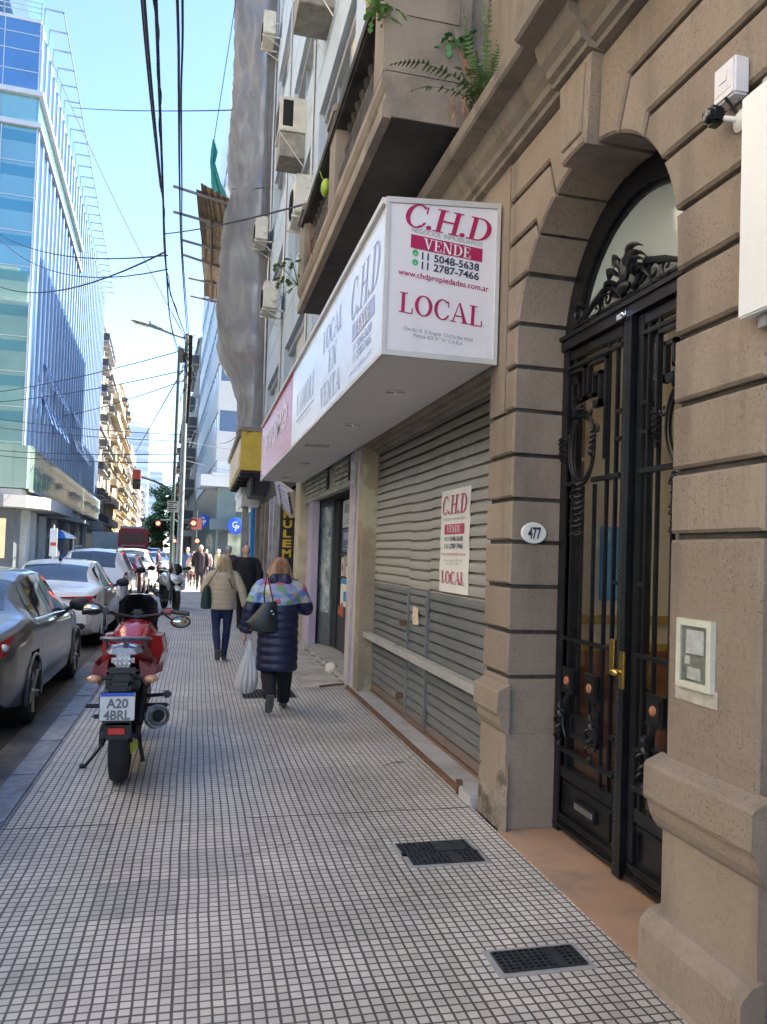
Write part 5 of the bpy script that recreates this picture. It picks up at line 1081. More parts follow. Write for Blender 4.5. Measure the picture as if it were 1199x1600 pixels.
# ---------------------------------------------------------------- right side of the far street
cb = fthing('corner_building', 'white banded corner building with blue strip windows across the side street', 'building', 1.25, 3.3)
WB = mat('white_panel', (.66,.67,.67), .5, var=.06, vs=.6); CREAMB = mat('cream_panel', (.60,.58,.55), .7, var=.08, vs=.5)
GLZ = mirror_glass('strip_glass', (.16,.26,.42), .05, .4); TEAL = mat('teal_shopfront', (.14,.20,.20), .35, var=.2, vs=1)
a = MB(); fls = [4.0+i*3.35 for i in range(8)]
a.box(.02, 9, .02, 30, 6.6, 33, 2)
for z in fls[1:]: a.box(-.06, 9.05, -.05, 30.05, z+.15, z+2.05, 0 if z > 1 else 0)
build('wall', a, [CREAMB, WB, WB], cb)
for z in fls[1:-1]:
    a = MB(); a.box(.0, 9, -.005, .02, z+2.05, z+3.5); a.box(-.005, .02, .0, 30, z+2.05, z+3.5); wo = build('strip_window', a, GLZ, cb)
    a = MB()
    for i in range(6): a.box(.0+i*1.2, .06+i*1.2, -.05, -.004, z+2.05, z+3.5)
    for i in range(16): a.box(-.05, -.004, i*1.9, .06+i*1.9, z+2.05, z+3.5)
    a.box(0, 9, -.052, -.003, z+2.05, z+2.10); a.box(-.052, -.003, 0, 30, z+2.05, z+2.10)
    build('frame', a, WB, wo)
a = MB(); a.box(.15, 3.0, -.06, -.055, 14.0, 14.9); build('red_panel', a, mat('red_panel_paint', (.55,.12,.10), .5), cb)
a = MB(); a.box(.12, 9, .1, 30, 0, 6.6); build('base_wall', a, TEAL, cb)
a = MB(); a.box(-1.0, 1.0, -.4, 3.0, 5.75, 6.5); a.box(-.3, 9, -.5, .1, 6.45, 6.62); build('canopy', a, WB, cb)
a = MB(); a.box(1.4, 3.2, .02, .1, 3.9, 5.7); build('awning_window', a, mat('teal_glass', (.08,.15,.16), .1, var=.3), cb)
a = MB(); 
for i in range(9): a.add([(1.4+i*.2,-.02,4.9),(1.6+i*.2,-.02,4.9),(1.58+i*.2,-.35,4.45),(1.42+i*.2,-.35,4.42)], [(0,1,2,3)])
a.box(1.4, 3.2, -.03, .02, 4.9, 5.0); build('awning', a, mat('pink_awning', (.50,.30,.32), .7), cb)
a = MB(); a.bbox(-.35, 1.7, -.45, .08, 2.9, 3.6, .02); build('sign_band', a, mat('slate_band', (.10,.14,.16), .4), cb)
a = MB(); a.box(.9, 1.9, .0, .1, .2, 2.7); a.box(2.3, 4.0, .0, .1, .4, 2.8); a.box(-.02, .12, 3, 9, .4, 2.7); build('shop_window', a, mat('lit_shop', (.40,.42,.30), .2, var=.7, vs=1.3), cb)
a = MB(); a.box(.3, .9, .02, .1, .1, 2.8); a.box(1.95, 2.25, .0, .1, 0, 3.9); build('door', a, mat('dark_teal', (.05,.07,.075), .4), cb)
def cpsign(loc, label, r):
    t = thing('round_sign', label, 'sign', loc, TH); a = MB(); a.lathe([(r*.9,.06),(r,.04),(r,-.04),(r*.9,-.06)], 32, 0, Matrix.Rotation(PI/2, 4, 'X')); build('disc', a, mat('sign_blue', (.02,.11,.60), .35), t)
    a = MB(); put(a, 'C', (-.12*r,-.062,.16*r), (1,0,0), (0,0,1), .75*r, .6*r, bold=.02); put(a, 'P', (.18*r,-.062,-.22*r), (1,0,0), (0,0,1), .7*r, .5*r, bold=.02); build('lettering', a, WINK, t)
    a = MB(); a.box(-.03, .03, 0, .6, -.03, .03); build('bracket', a, GREYM, t)
cpsign((2.42, 50.6, 3.15), 'large round blue shop sign with white CP letters on the corner building', .54)
cpsign((.42, 56, 3.60), 'smaller round blue sign with the same CP letters farther down the street', .45)
t = street_house('dark narrow house with stacked balconies right of the poles', -1, 1.1, 34.5, 50, 24, (.30,.27,.24), bal=.8, seed=13)
street_house('second brown house farther along the right side of the far street', -1, 1.0, 50.2, 90, 21, (.28,.24,.20), bal=.7, seed=15)
street_house('last grey house far down the right side', -1, 1.0, 90.2, 200, 15, (.33,.32,.31), bal=.4, seed=17, wmax=60)
# house opposite, beyond the left edge of the frame: seen in reflections
street_house('cream house across the street mirrored in the door glass', 1, -11.0, -12, 29, 21, (.66,.60,.50), bal=.4, seed=21, world=True, bay=3.4)
# ---------------------------------------------------------------- street trees
BARK = mat('bark', (.10,.075,.05), .9, var=.3, bump=.5, bs=20)
def tree(label, loc, h0, h1, rad, seed, m):
    random.seed(seed); t = thing('street_tree', label, 'tree', loc); tr = MB(); top = h0+(h1-h0)*.35
    tr.tube([(0,0,0),(.08,.05,h0*.5),(.02,0,h0),(.1,.1,top)], [.20,.15,.13,.08], 9); ends = []
    for i in range(9):
        an = i*2.4; r = rad*random.uniform(.4,.8); z = random.uniform(h0+.4, h1-.8); tr.tube([(.02,0,h0-.2+.1*i), (r*.4*math.cos(an), r*.4*math.sin(an), (h0+z)/2+.3), (r*math.cos(an), r*math.sin(an), z)], [.07,.045,.015], 6); ends.append(Vector((r*math.cos(an), r*math.sin(an), z)))
    build('trunk', tr, BARK, t)
    a = MB(); cl = []
    for i in range(46):
        e = random.choice(ends)*random.uniform(.3,1.1) if 0 else Vector((random.gauss(0,.48)*rad, random.gauss(0,.48)*rad, random.uniform(h0,h1)))
        k = 1-abs((e.z-(h0+h1)/2)/((h1-h0)/2))**2*.55; e.x *= k; e.y *= k; cl.append((e, random.uniform(.3,.75)*rad*.5))
    for c, r in cl:
        for i in range(120):
            v = Vector((random.gauss(0,1), random.gauss(0,1), random.gauss(0,.8))).normalized()*r*random.uniform(.4,1.05); p = c+v
            d = Vector((random.uniform(-1,1),random.uniform(-1,1),random.uniform(-.6,.6))).normalized(); s = d.orthogonal().normalized()*.12; d *= .27
            a.add([p-s*.2, p+d*.5+s, p+d, p+d*.5-s], [(0,1,2,3)])
    build('crown', a, m, t); return t
CROWN = mat('tree_crown', (.05,.12,.035), .6, var=.6, vs=2.2, col2=(.10,.17,.04), lo=.5, hi=.62, ds=.9)
tree('round dense green street tree beyond the bus', (-4.25, 100, 0), 2.9, 8.9, 2.3, 5, CROWN)
tree('smaller sunlit yellow green street tree below and left of the dense one', (-5.9, 118, 0), 1.6, 6.0, 1.8, 6, mat('light_crown', (.12,.17,.05), .6, var=.5, vs=2))
# ---------------------------------------------------------------- poles, lamp, cables, signals
POLE = mat('pole_paint', (.20,.235,.25), .55, .3, var=.25, vs=3, col2=(.32,.24,.24), lo=.6, hi=.72, ds=1.2); POLE2 = mat('dark_pole_paint', (.05,.075,.07), .5, .2, var=.3)
up = thing('utility_pole', 'thick grey steel utility pole carrying the street lamp at the corner', 'pole', (-.64, 31.05, 0), world=True)
a = MB(); a.tube([(-.64,31.05,0),(-.64,31.05,5),(-.66,31.05,10.05)], [.115,.105,.085], 14); a.tube([(-.64,31.05,0),(-.64,31.05,.25)], [.17,.15], 12); build('shaft', a, POLE, up)
a = MB(); a.bbox(-.98,-.78,30.9,31.15,8.9,9.45,.02); a.bbox(-.82,-.72,30.92,31.1,9.0,9.3,.02); build('junction_case', a, mat('case_dark', (.12,.11,.11), .6), up)
a = MB(); random.seed(2)
for i in range(16):
    z = random.uniform(7.8,10); r = random.uniform(.14,.34); pts = [(-.64+r*math.cos(t+i)*(1 if math.cos(t+i) > 0 else .6), 31.0-.1*math.sin(t), z-random.uniform(.2,.7)*t/3+.2*math.sin(t*2)) for t in (0,.6,1.2,1.8,2.4,3)]; a.tube(pts, .014, 5)
for i in range(5): a.tube([(-.60+.03*i,30.95,10),(-.56+.03*i,30.93,8.5),(-.58+.02*i,30.94,6.5)], .018, 5)
build('cable_tangle', a, BLACKMAT, up)
up2 = thing('utility_pole', 'thinner dark green steel pole standing close beside the thick grey one', 'pole', (-.96, 31.5, 0), world=True)
a = MB(); a.tube([(-.96,31.5,0),(-.96,31.5,9.6)], [.075,.062], 12); a.tube([(-.96,31.5,0),(-.96,31.5,.4)], .1, 10); build('shaft', a, POLE2, up2)
a = MB(); a.bbox(-1.01,-.90,31.40,31.6,9.5,9.65,.01); build('cap', a, GREYM, up2)
sl_ = thing('street_lamp', 'led street lamp on a rising arm at the top of the grey pole', 'street lamp', (-.66, 31.05, 9.9), world=True)
a = MB(); a.tube([(-.66,31.05,9.85),(-1.3,31.05,10.0),(-1.95,31.05,10.2)], .045, 8); a.tube([(-1.62,31.05,10.12),(-1.95,31.05,10.2)], .065, 8); build('arm', a, POLE, sl_)
a = MB(); a.loft([[(-1.85-.95*t, 31.05+w_*math.cos(2*PI*j/14), 10.2+.18*t+h_*math.sin(2*PI*j/14)) for j in range(14)] for t, w_, h_ in ((0,.06,.05),(.1,.12,.07),(.45,.17,.07),(.85,.15,.05),(1,.06,.02))]); a.tube([(-2.1,31.05,10.26),(-2.1,31.05,10.42)], .05, 8); build('head', a, POLE, sl_)
a = MB(); a.loft([[(-2.2-.5*t, 31.05+.10*math.cos(2*PI*j/12), 10.19+.10*t+.012*math.sin(2*PI*j/12)) for j in range(12)] for t in (0,1)]); build('lens', a, mat('lamp_lens', (.6,.52,.5), .2, var=.1), sl_)
def head(t, x, y, z, lit, big=1.0, n=2):
    a = MB(); a.bbox(x-.15*big, x+.15*big, y-.02, y+.18, z-.19*big-.36*big*(n-1), z+.2*big, .02)
    for i in range(n): a.tube([(x, y-.02, z-.36*big*i), (x, y-.16, z-.36*big*i-.02)], [.13*big, .135*big], 14)
    build('signal_head', a, BLACK if not (n == 2 and big > .9) else mat('signal_body', (.03,.035,.03), .5), t)
    a = MB(); a.ball((x, y-.165, z), (.118*big,.03,.118*big), 14, 8); build('lit_lens', a, mat('red_light', (.8,.03,.02), .3, var=0, emit=(1,.06,.03), es=2.6), t)
    if n > 1: a = MB(); a.ball((x, y-.02, z-.36*big), (.11*big,.02,.11*big), 12, 6); build('dark_lens', a, DKGLASS, t)
tl = thing('traffic_light', 'red traffic light hanging at the end of a curved arm over the road', 'traffic light', (-.96, 31.5, 3.8), world=True)
a = MB(); a.tube([(-.96,31.5,3.75),(-1.25,31.5,4.0),(-1.7,31.5,4.22),(-2.2,31.5,4.36)], .045, 8); build('arm', a, POLE2, tl); head(tl, -2.38, 31.5, 4.42, True, 1.0, 2)
a = MB(); a.bbox(-2.53,-2.23,31.3,31.5,4.24,4.62,.02); build('red_cowl', a, mat('red_cowl', (.45,.05,.03), .5), tl)
tl2 = thing('traffic_light', 'pair of red signals stacked on a post across the side street', 'traffic light', (-.05, 47, 0), world=True)
a = MB(); a.tube([(-.05,47.2,0),(-.05,47.2,3.9)], .06, 8); a.bbox(-.36,.28,47.06,47.1,2.72,3.48,.01); build('post', a, POLE2, tl2); head(tl2, -.22, 47, 3.12, True, 1.15, 1); head(tl2, .03, 46.9, 2.07, True, .95, 2)
a = MB(); a.box(-.33,.25,47.04,47.06,2.74,3.46); build('backboard', a, mat('red_backboard', (.35,.10,.08), .6), tl2)
tl3 = thing('traffic_light', 'red signal on a long arm seen against the dark street tree', 'traffic light', (-.5, 48, 0), world=True)
a = MB(); a.tube([(-.95,48.2,0),(-.95,48.2,3.0),(-1.3,48.2,3.3),(-2.2,48.2,3.25)], .05, 8); build('arm', a, POLE2, tl3); head(tl3, -2.28, 48, 3.05, True, 1.0, 1)
tl4 = thing('traffic_light', 'small red pedestrian signal glimpsed between the two poles', 'traffic light', (-1.27, 47, 0), world=True)
a = MB(); a.tube([(-1.3,47.2,0),(-1.3,47.2,2.3)], .05, 8); build('post', a, POLE2, tl4); head(tl4, -1.27, 47, 2.03, True, .8, 1)
ss = thing('street_sign', 'two small stacked street name plates on the dark green pole', 'sign', (-.96, 31.4, 3.1), world=True)
for i, z in enumerate((3.36, 3.12)):
    p = build('plate', MB().bbox(-1.18,-.76,31.36,31.38,z-.10,z+.10,.004), mat('plate_cream', (.5,.48,.42), .6, var=.1), ss)
    a = MB(); a.box(-1.13,-.81,31.35,31.36,z+.01,z+.06); a.box(-1.13,-.95,31.35,31.36,z-.06,z-.03); build('print', a, mat('plate_ink', (.06,.06,.07), .5), p)
WIRE = mat('wire', (.03,.035,.05), .7, var=0)
def cable(label, pts, r=.012, sag=0, n=14, group='cables strung over the street'):
    P = [Vector(p) for p in pts]; Q = []
    if len(P) == 2: Q = [P[0].lerp(P[1], i/n)-Vector((0,0,sag*4*(i/n)*(1-i/n))) for i in range(n+1)]
    else:
        P = [P[0]*2-P[1]]+P+[P[-1]*2-P[-2]]
        for k in range(1, len(P)-2):
            for i in range(6):
                t = i/6; a_, b_, c_, d_ = P[k-1:k+3]; Q.append(.5*((2*b_)+(c_-a_)*t+(2*a_-5*b_+4*c_-d_)*t*t+(3*b_-a_-3*c_+d_)*t**3))
        Q.append(P[-2])
    o = build('cable', MB().tube(Q, r, 6), WIRE, label=label, cat='cable', group=group); return o
bd = [(-.50,2,5.9),(-.58,7.11,6.90),(-.61,7.90,7.10),(-.71,10.47,7.60),(-.86,14.66,8.20),(-1.02,19.25,8.70),(-1.04,23.71,9.20),(-.75,31.0,10.0)]
cable('thickest twisted bundle of black cables running down the street to the pole', bd, .020)
cable('loosely wound cable spiralling round the thickest bundle', [(x+.022*math.cos(i*2.4), y, z+.022*math.sin(i*2.4)) for i, (x, y, z) in enumerate([tuple(Vector(bd[k]).lerp(Vector(bd[k+1]), j/4)) for k in range(1,7) for j in range(4)])], .011)
cable('leftmost overhead cable joining the thick bundle from above', [(-.55,2,5.9),(-.70,7.15,6.9),(-.75,7.94,7.1),(-.83,10.51,7.6),(-.9,14.49,8.2)], .012)
cable('second overhead cable from the left, close to the leftmost one', [(-.5,2,5.7),(-.66,7.0,6.8),(-.71,7.79,7.0),(-.79,10.33,7.5),(-.87,14.44,8.1)], .018)
cable('left one of the straight pair of cables dropping to the pole top', [(-.33,2,5.9),(-.40,7.84,7.1),(-.46,10.40,7.6),(-.55,14.05,8.2),(-.65,19.93,9.0),(-.68,31,10.02)], .016)
cable('right one of the straight pair of cables dropping to the pole top', [(-.28,2,5.9),(-.35,7.83,7.1),(-.43,10.39,7.6),(-.51,14.04,8.2),(-.62,19.92,9.0),(-.62,31,10.02)], .013)
cable('slack cable hanging off the bundle just before the pole', [(-.86,14.66,8.2),(-1.05,21.69,8.8),(-1.10,27,9.1),(-.7,31.0,8.6)], .014)
cable('thin cable swinging from the bundle down to the pole box', [(-1.0,19,8.6),(-1.08,24,8.7),(-1.0,28,8.8),(-.85,31.0,9.0)], .010)
for lb, p, q, r, sg in (('upper wire crossing in front of the glass building to the bundle', (-10.27,42,17.17), (-1.0,20,9.0), .02, .5), ('wire just under the upper one, meeting it at the bundle', (-10.52,43,17.3), (-1.02,21,9.0), .018, .9), ('rising wire that sags across the middle of the glass building', (-9.67,40,13.89), (-1.02,19.5,8.9), .024, .6),
    ('highest of the wires fanning from the pole to the glass building', (-10.63,45,9.72), (-.8,31.05,9.4), .02, .15), ('second wire fanning from the pole, below the highest', (-10.6,45,9.17), (-.75,31.05,8.6), .02, .15), ('third wire fanning from the pole toward the sunlit houses', (-9.8,60,10.99), (-.75,31.05,8.2), .02, .15),
    ('upper of two level wires crossing the street at mid pole', (-10.8,46,8.38), (-.75,31.05,6.05), .018, .1), ('lower of two level wires crossing the street at mid pole', (-10.78,46,7.92), (-.75,31.05,5.8), .018, .1), ('upper of the two wires passing in front of the glass skirt', (-10.72,46,6.65), (-.75,31.05,5.3), .022, .1), ('lower of the two wires passing in front of the glass skirt', (-10.71,46,6.37), (-.75,31.05,4.97), .022, .12),
    ('slanting guy wire from the pole down toward the far left houses', (-6.98,90,12.29), (-.8,31.05,8.6), .03, .0), ('faint level wire high across the sky between the roofs', (-8.37,49,28), (.65,25.1,15.9), .02, .1), ('wire from the cable bundle to the end of the stone balcony', (-.95,17.5,8.55), (1.12,8.9,5.72), .012, .05),
    ('rope falling from the netting to the green tarpaulin', (.60,26,20.4), (.03,26,15.2), .014, .0), ('long diagonal wire from the glass roof to the pole top', (-9.98,47,31.2), (-.75,31.05,9.9), .018, .5), ('wire from the pole to the white corner building, the upper', (-.55,31.05,5.8), (3.4,51,8.2), .016, .1), ('wire from the pole to the white corner building, the lower', (-.55,31.05,5.06), (3.4,51,6.7), .016, .1), ('drooping wire from the pale facade to the corner building', (1.2,50,8.4), (1.9,24.7,6.3), .016, .4)):
    cable(lb, [p, q], r, sg)
# far pavement furniture
bs = thing('bus_stop', 'slim white bus stop post on the opposite pavement', 'bus stop', fb(-8.0, -1.0, 0), TH)
a = MB(); a.tube([(0,0,0),(0,0,2.7)], .035, 8); a.bbox(-.2,.2,-.03,.03,.9,2.5,.01); build('post', a, mat('stop_white', (.6,.62,.62), .5), bs); a = MB(); a.box(-.15,.15,-.035,-.03,1.5,1.7); build('red_mark', a, REDINK, bs)
a = MB(); a.lathe([(.02,2.55),(.75,2.2),(.95,2.0),(.93,2.0),(.02,2.5)], 16); tu = thing('street_stall', 'blue and white street stall canopy on the opposite pavement', 'stall', fb(-8.4, 6, 0), TH); build('canopy', a, mat('stall_blue', (.03,.12,.42), .6, col2=(.6,.6,.6), lo=.5, hi=.52, ds=1.2), tu)
a = MB(); a.tube([(0,0,0),(0,0,2.5)], .03, 6); a.bbox(-.6,.6,-.4,.4,0,.9,.03); build('counter', a, mat('stall_counter', (.05,.10,.3), .6), tu)
br = thing('shop_board', 'red and green shop board projecting beyond the glass building', 'sign', fb(-9.4, 57, 3.2), TH)
a = MB(); a.bbox(-1.2,0.6,-.1,.1,0,.9,.02); build('board', a, mat('board_red', (.45,.05,.04), .5, col2=(.1,.4,.08), lo=.52, hi=.54, ds=1.0), br)
# ---------------------------------------------------------------- vehicles
TYRE = mat('tyre', (.018,.018,.019), .8, var=.2); RIM = mat('alloy_rim', (.45,.44,.42), .3, .8, var=.15, vs=8); TRIM = mat('dark_trim', (.02,.021,.023), .5); LAMPCLEAR = mat('clear_lamp', (.55,.57,.58), .1, .3, coat=1, var=.1); ORANGE = mat('orange_lens', (.58,.30,.16), .15, var=.3, vs=25, coat=1); PLATE = mat('plate_white', (.66,.66,.64), .4, var=.05)
def interp(tab, x):
    if x <= tab[0][0]: return tab[0][1]
    for (a, b), (c, d) in zip(tab, tab[1:]):
        if x <= c:
            t = (x-a)/(c-a); t = t*t*(3-2*t)*.4+t*.6; return b+(d-b)*t
    return tab[-1][1]
def smooth(a, b, x): t = max(0, min(1, (x-a)/(b-a))); return t*t*(3-2*t)
KINDS = {
 'sedan': dict(L=4.5, top=[(0,.62),(.04,.86),(.12,.97),(.6,1.03),(.85,1.07),(1.5,1.38),(1.9,1.455),(2.5,1.46),(2.9,1.39),(3.55,1.04),(4.0,.93),(4.35,.80),(4.47,.66),(4.5,.55)], belt=[(0,.86),(.8,.98),(2,.95),(3.5,.90),(4.2,.80),(4.5,.6)], rg=(.93,1.50), ws=(2.92,3.48), sw=(1.22,3.28), wx=(1.02,3.68)),
 'suv': dict(L=4.35, top=[(0,.68),(.05,1.0),(.16,1.14),(.30,1.32),(.60,1.58),(1.0,1.65),(2.2,1.66),(2.6,1.58),(3.25,1.16),(3.8,1.06),(4.2,.90),(4.32,.7),(4.35,.6)], belt=[(0,1.05),(.6,1.12),(2,1.04),(3.3,.98),(4,.9),(4.35,.65)], rg=(.20,.62), ws=(2.64,3.2), sw=(.85,2.95), wx=(.82,3.42)),
 'hatch': dict(L=3.95, top=[(0,.64),(.05,.95),(.12,1.06),(.28,1.25),(.55,1.42),(.95,1.49),(2.0,1.49),(2.4,1.40),(3.0,1.04),(3.5,.94),(3.85,.80),(3.93,.65),(3.95,.55)], belt=[(0,.95),(.6,1.02),(2,.96),(3,.9),(3.7,.78),(3.95,.6)], rg=(.17,.55), ws=(2.42,2.95), sw=(.80,2.72), wx=(.72,3.2)),
}
def car(label, kind, paint, loc, heading=0, W=1.78, lamp=LAMPRED, group='cars parked along the kerb', detail=True, plate=None, glow=None, rim=RIM, antenna=False, rails=False, trimcol=None, longlamp=False):
    k = KINDS[kind]; L_ = k['L']; t = thing('parked_car' if 'kerb' in group else 'car', label, 'car', loc, heading, group)
    top, belt = k['top'], k['belt']; hw = W/2
    wtab = [(0,.80*hw),(.08,.90*hw),(.35,.97*hw),(.9,hw),(L_-1.3,hw),(L_-.5,.95*hw),(L_-.12,.80*hw),(L_,.62*hw)]
    zb = [(0,.36),(.25,.24),(.6,.2),(L_-.6,.2),(L_-.1,.24),(L_,.34)]
    def ring(y):
        zt = interp(top, y); w_ = interp(wtab, y); b = min(interp(belt, y), zt-.02); z0 = min(interp(zb, y), zt-.1); c = smooth(.06, .30, zt-b)
        R_ = [(0,z0),(.8*w_,z0),(.965*w_,z0+.05),(w_,z0+(b-z0)*.35),(w_*.995,z0+(b-z0)*.65),(w_*.985,z0+(b-z0)*.88),(w_*.965,b)]
        hi = [(.93*w_, b+.02), (.78*w_+.0, b+(zt-b)*.5), (.655*w_, b+(zt-b)*.90), (.56*w_, zt-.02), (.35*w_, zt), (0, zt+.018)]
        lo_ = [(.94*w_, b+(zt-b)*.3), (.88*w_, b+(zt-b)*.6), (.78*w_, b+(zt-b)*.82), (.62*w_, b+(zt-b)*.93), (.35*w_, zt), (0, zt+.012)]
        R_ += [(p[0]*c+q[0]*(1-c), p[1]*c+q[1]*(1-c)) for p, q in zip(hi, lo_)]
        return R_
    def pt(y, s, sd, off=0.0):
        R_ = ring(y); i = min(int(s), len(R_)-2); f = s-i; x = R_[i][0]+(R_[i+1][0]-R_[i][0])*f; z = R_[i][1]+(R_[i+1][1]-R_[i][1])*f
        n_ = Vector((R_[i+1][1]-R_[i][1], 0, -(R_[i+1][0]-R_[i][0]))); n_.normalize()
        dy = .02; R2 = ring(min(L_, y+dy)); x2 = R2[i][0]+(R2[i+1][0]-R2[i][0])*f; z2 = R2[i][1]+(R2[i+1][1]-R2[i][1])*f
        ty = Vector((x2-x, dy, z2-z)).normalized(); n_ = (n_-ty*n_.dot(ty)).normalized()
        return Vector((sd*(x+n_.x*off), y+n_.y*off, z+n_.z*off))
    ys = sorted(set([0,.02,.05,.09,.14,.2,.28,.36,.45]+[.45+i*.055 for i in range(int((L_-.9)/.055))]+[L_-.42,L_-.3,L_-.2,L_-.12,L_-.06,L_-.02,L_]))
    a = MB(); nR = 13; vs = []; fs = []
    for y in ys:
        R_ = ring(y); vs += [(x, y, z) for x, z in R_]+[(-x, y, z) for x, z in R_[-2:0:-1]]
    n = 2*nR-2; wz = .315
    for i in range(len(ys)-1):
        for j in range(n):
            f = [i*n+j, i*n+(j+1)%n, (i+1)*n+(j+1)%n, (i+1)*n+j]; c = sum((Vector(vs[q]) for q in f), Vector())/4
            if abs(c.x) > .6*hw and any((c.y-wy)**2+(c.z-wz)**2 < .345**2 for wy in k['wx']): continue
            fs.append(f)
    fs.append(list(range(n))); fs.append([len(vs)-n+j for j in range(n)])
    a.add(vs, fs, 0, True); body = build('body', a, paint, t, ang=50)
    a = MB(); a.box(-hw*.72, hw*.72, .35, L_-.35, .22, .75)
    for wy in k['wx']: 
        for sd in (1,-1): a.tube([(sd*.55*hw, wy, wz), (sd*.90*hw, wy, wz)], .37, 20)
    build('underbody', a, DARK, t)
    for sd in (1,-1):
        a = MB()
        for wy in k['wx']:
            a.mark(); pts = [(sd*(hw*.99+.004), wy+.352*math.cos(q), wz+.352*math.sin(q)) for q in [PI*(-.08+1.16*i/22) for i in range(23)]]; a.tube(pts, .016, 6)
        build('wheel_arch', a, paint if not trimcol else trimcol, t)
    for wy in k['wx']:
        for sd in (1,-1):
            M_ = Matrix.Translation((sd*(hw-.10), wy, wz)) @ Matrix.Rotation(sd*PI/2, 4, 'Y')
            a = MB(); a.lathe([(.20,-.1),(.29,-.1),(.312,-.07),(.315,0),(.312,.07),(.29,.095),(.235,.10),(.20,.08)], 28, 0, M_); wh = build('wheel', a, TYRE, t)
            if detail:
                a = MB(); a.lathe([(.235,.098),(.225,.10),(.21,.075),(.2,.02),(.001,.02)], 28, 1, M_, caps=False); a.lathe([(.001,.10),(.04,.098),(.05,.07)], 12, 0, M_)
                for q in range(5):
                    an = 2*PI*q/5; 
                    for dq in (-.11,.11): a.tube([M_ @ Vector((.04*math.cos(an), .04*math.sin(an), .085)), M_ @ Vector((.215*math.cos(an+dq), .215*math.sin(an+dq), .092))], .017, 6)
                build('rim', a, [rim, DARK], wh)
    def patch(mb, y0, y1, s0, s1, sd, off=.006, ny=10, ns=4, cut=None):
        g_ = [[pt(y0+(y1-y0)*i/ny, s0+(s1-s0)*j/ns, sd, off) for j in range(ns+1)] for i in range(ny+1)]
        if cut: g_ = [[pt(cut(j/ns)[0]+(cut(j/ns)[1]-cut(j/ns)[0])*i/ny, s0+(s1-s0)*j/ns, sd, off) for j in range(ns+1)] for i in range(ny+1)]
        mb.loft(g_, closed=False)
    s0, s1 = k['sw']; mid = s0+(s1-s0)*.50
    for sd in (1,-1):
        for (ya, yb, la, lb) in ((s0,mid-.03,.10,.0),(mid+.03,s1,.0,.16)):
            a = MB(); patch(a, ya, yb, 7.05, 8.92, sd, .005, 12, 5, lambda f: (ya+la*f*2.2-.02, yb-lb*f*2.4)); build('side_window', a, CARGLASS, t)
        if detail:
            a = MB(); patch(a, s0-.1, s1+.05, 6.7, 7.0, sd, .006, 16, 1); build('window_trim', a, CHROME, t)
            a = MB()
            for y in (s0+.12, mid, s1-.02): a.mark(); patch(a, y, y+.008, 2.6, 6.6, sd, .002, 1, 8)
            patch(a, s0+.12, s1, 2.6, 2.63, sd, .002, 12, 1); build('door_gap', a, DARK, t)
            for y in (mid-.24, mid+.78):
                p = pt(y, 5.75, sd, .012); build('door_handle', MB().bbox(p.x-.02, p.x+.02, y-.10, y+.10, p.z-.016, p.z+.016, .012), CHROME if trimcol is None else paint, t)
            p = pt(s1-.12, 7.0, sd, .0); a = MB(); M_ = Matrix.Translation((sd*(hw+.09), s1-.08, p.z+.07)); a.ball((0,0,0), (.13,.075,.085), 14, 8, 0, M_); a.tube([(sd*(hw-.08), s1-.06, p.z), (sd*(hw+.02), s1-.07, p.z+.04)], .028, 7); build('mirror', a, TRIM, t)
    if longlamp:
        a = MB()
        for sd in (1,-1): a.mark(); a.prism([(sd*.30,.885),(sd*.62,.90),(sd*.80,.905),(sd*.79,.80),(sd*.70,.79),(sd*.60,.865),(sd*.30,.87)], XZ, -.006, .12)
        build('tail_light', a, lamp, t)
    r0, r1 = k['rg']; a = MB(); patch(a, r0+.02, r1-.02, 9.6, 12, 1, .004, 8, 5); patch(a, r0+.02, r1-.02, 9.6, 12, -1, .004, 8, 5); build('rear_window', a, CARGLASS, t)
    w0, w1 = k['ws']; a = MB(); patch(a, w0+.02, w1, 9.5, 12, 1, .004, 8, 5); patch(a, w0+.02, w1, 9.5, 12, -1, .004, 8, 5); build('windscreen', a, CARGLASS, t)
    for sd in (1,-1):
        a = MB()
        if kind == 'sedan': patch(a, .02, .30, 4.6, 6.4, sd, .008, 8, 4, lambda f: (.004+.03*f, .12+.22*f))
        else: patch(a, .03, .4, 5.0, 6.7, sd, .008, 8, 4, lambda f: (.006+.02*f, .16+.3*f))
        tlo = build('tail_light', a, lamp, t)
        p = pt(.10, 5.4, sd, .014)
        if detail: build('lens', MB().ball((p.x, p.y, p.z), (.035,.02,.035), 10, 6), LAMPCLEAR, tlo)
        a = MB(); patch(a, L_-.40, L_-.10, 5.3, 6.6, sd, .006, 6, 3); build('headlight', a, LAMPCLEAR, t)
    if detail:
        b = MB(); b.box(-.26, .26, -.022, -.004, .66, .79); pl_ = build('number_plate', b, PLATE, t)
        b = MB(); b.bbox(-hw*.78, hw*.78, -.03, .05, .36, .46, .02); build('bumper_trim', b, TRIM, t)
    if antenna: b = MB(); b.tube([(0,1.75,1.45),(0,1.60,1.72)], .006, 5); b.ball((0,1.75,1.46), (.035,.06,.025), 8, 6); build('antenna', b, BLACKMAT, t)
    if rails:
        for sd in (1,-1): b = MB(); b.tube([(sd*.52,.65,1.60),(sd*.53,.8,1.70),(sd*.53,2.2,1.71),(sd*.52,2.4,1.63)], .018, 6); build('roof_rail', b, GREYM, t)
    return t
def paint(name, col, metal=.5, rough=.28): return mat(name, col, rough, metal, var=.05, vs=1.5, coat=1, spec=.6)
GREYCAR = paint('dark_grey_paint', (.12,.13,.135), .45); PWHITE = paint('pearl_white', (.82,.82,.79), .0, .4); SILVER = paint('silver_paint', (.40,.42,.44), .7)
ZR = -.125
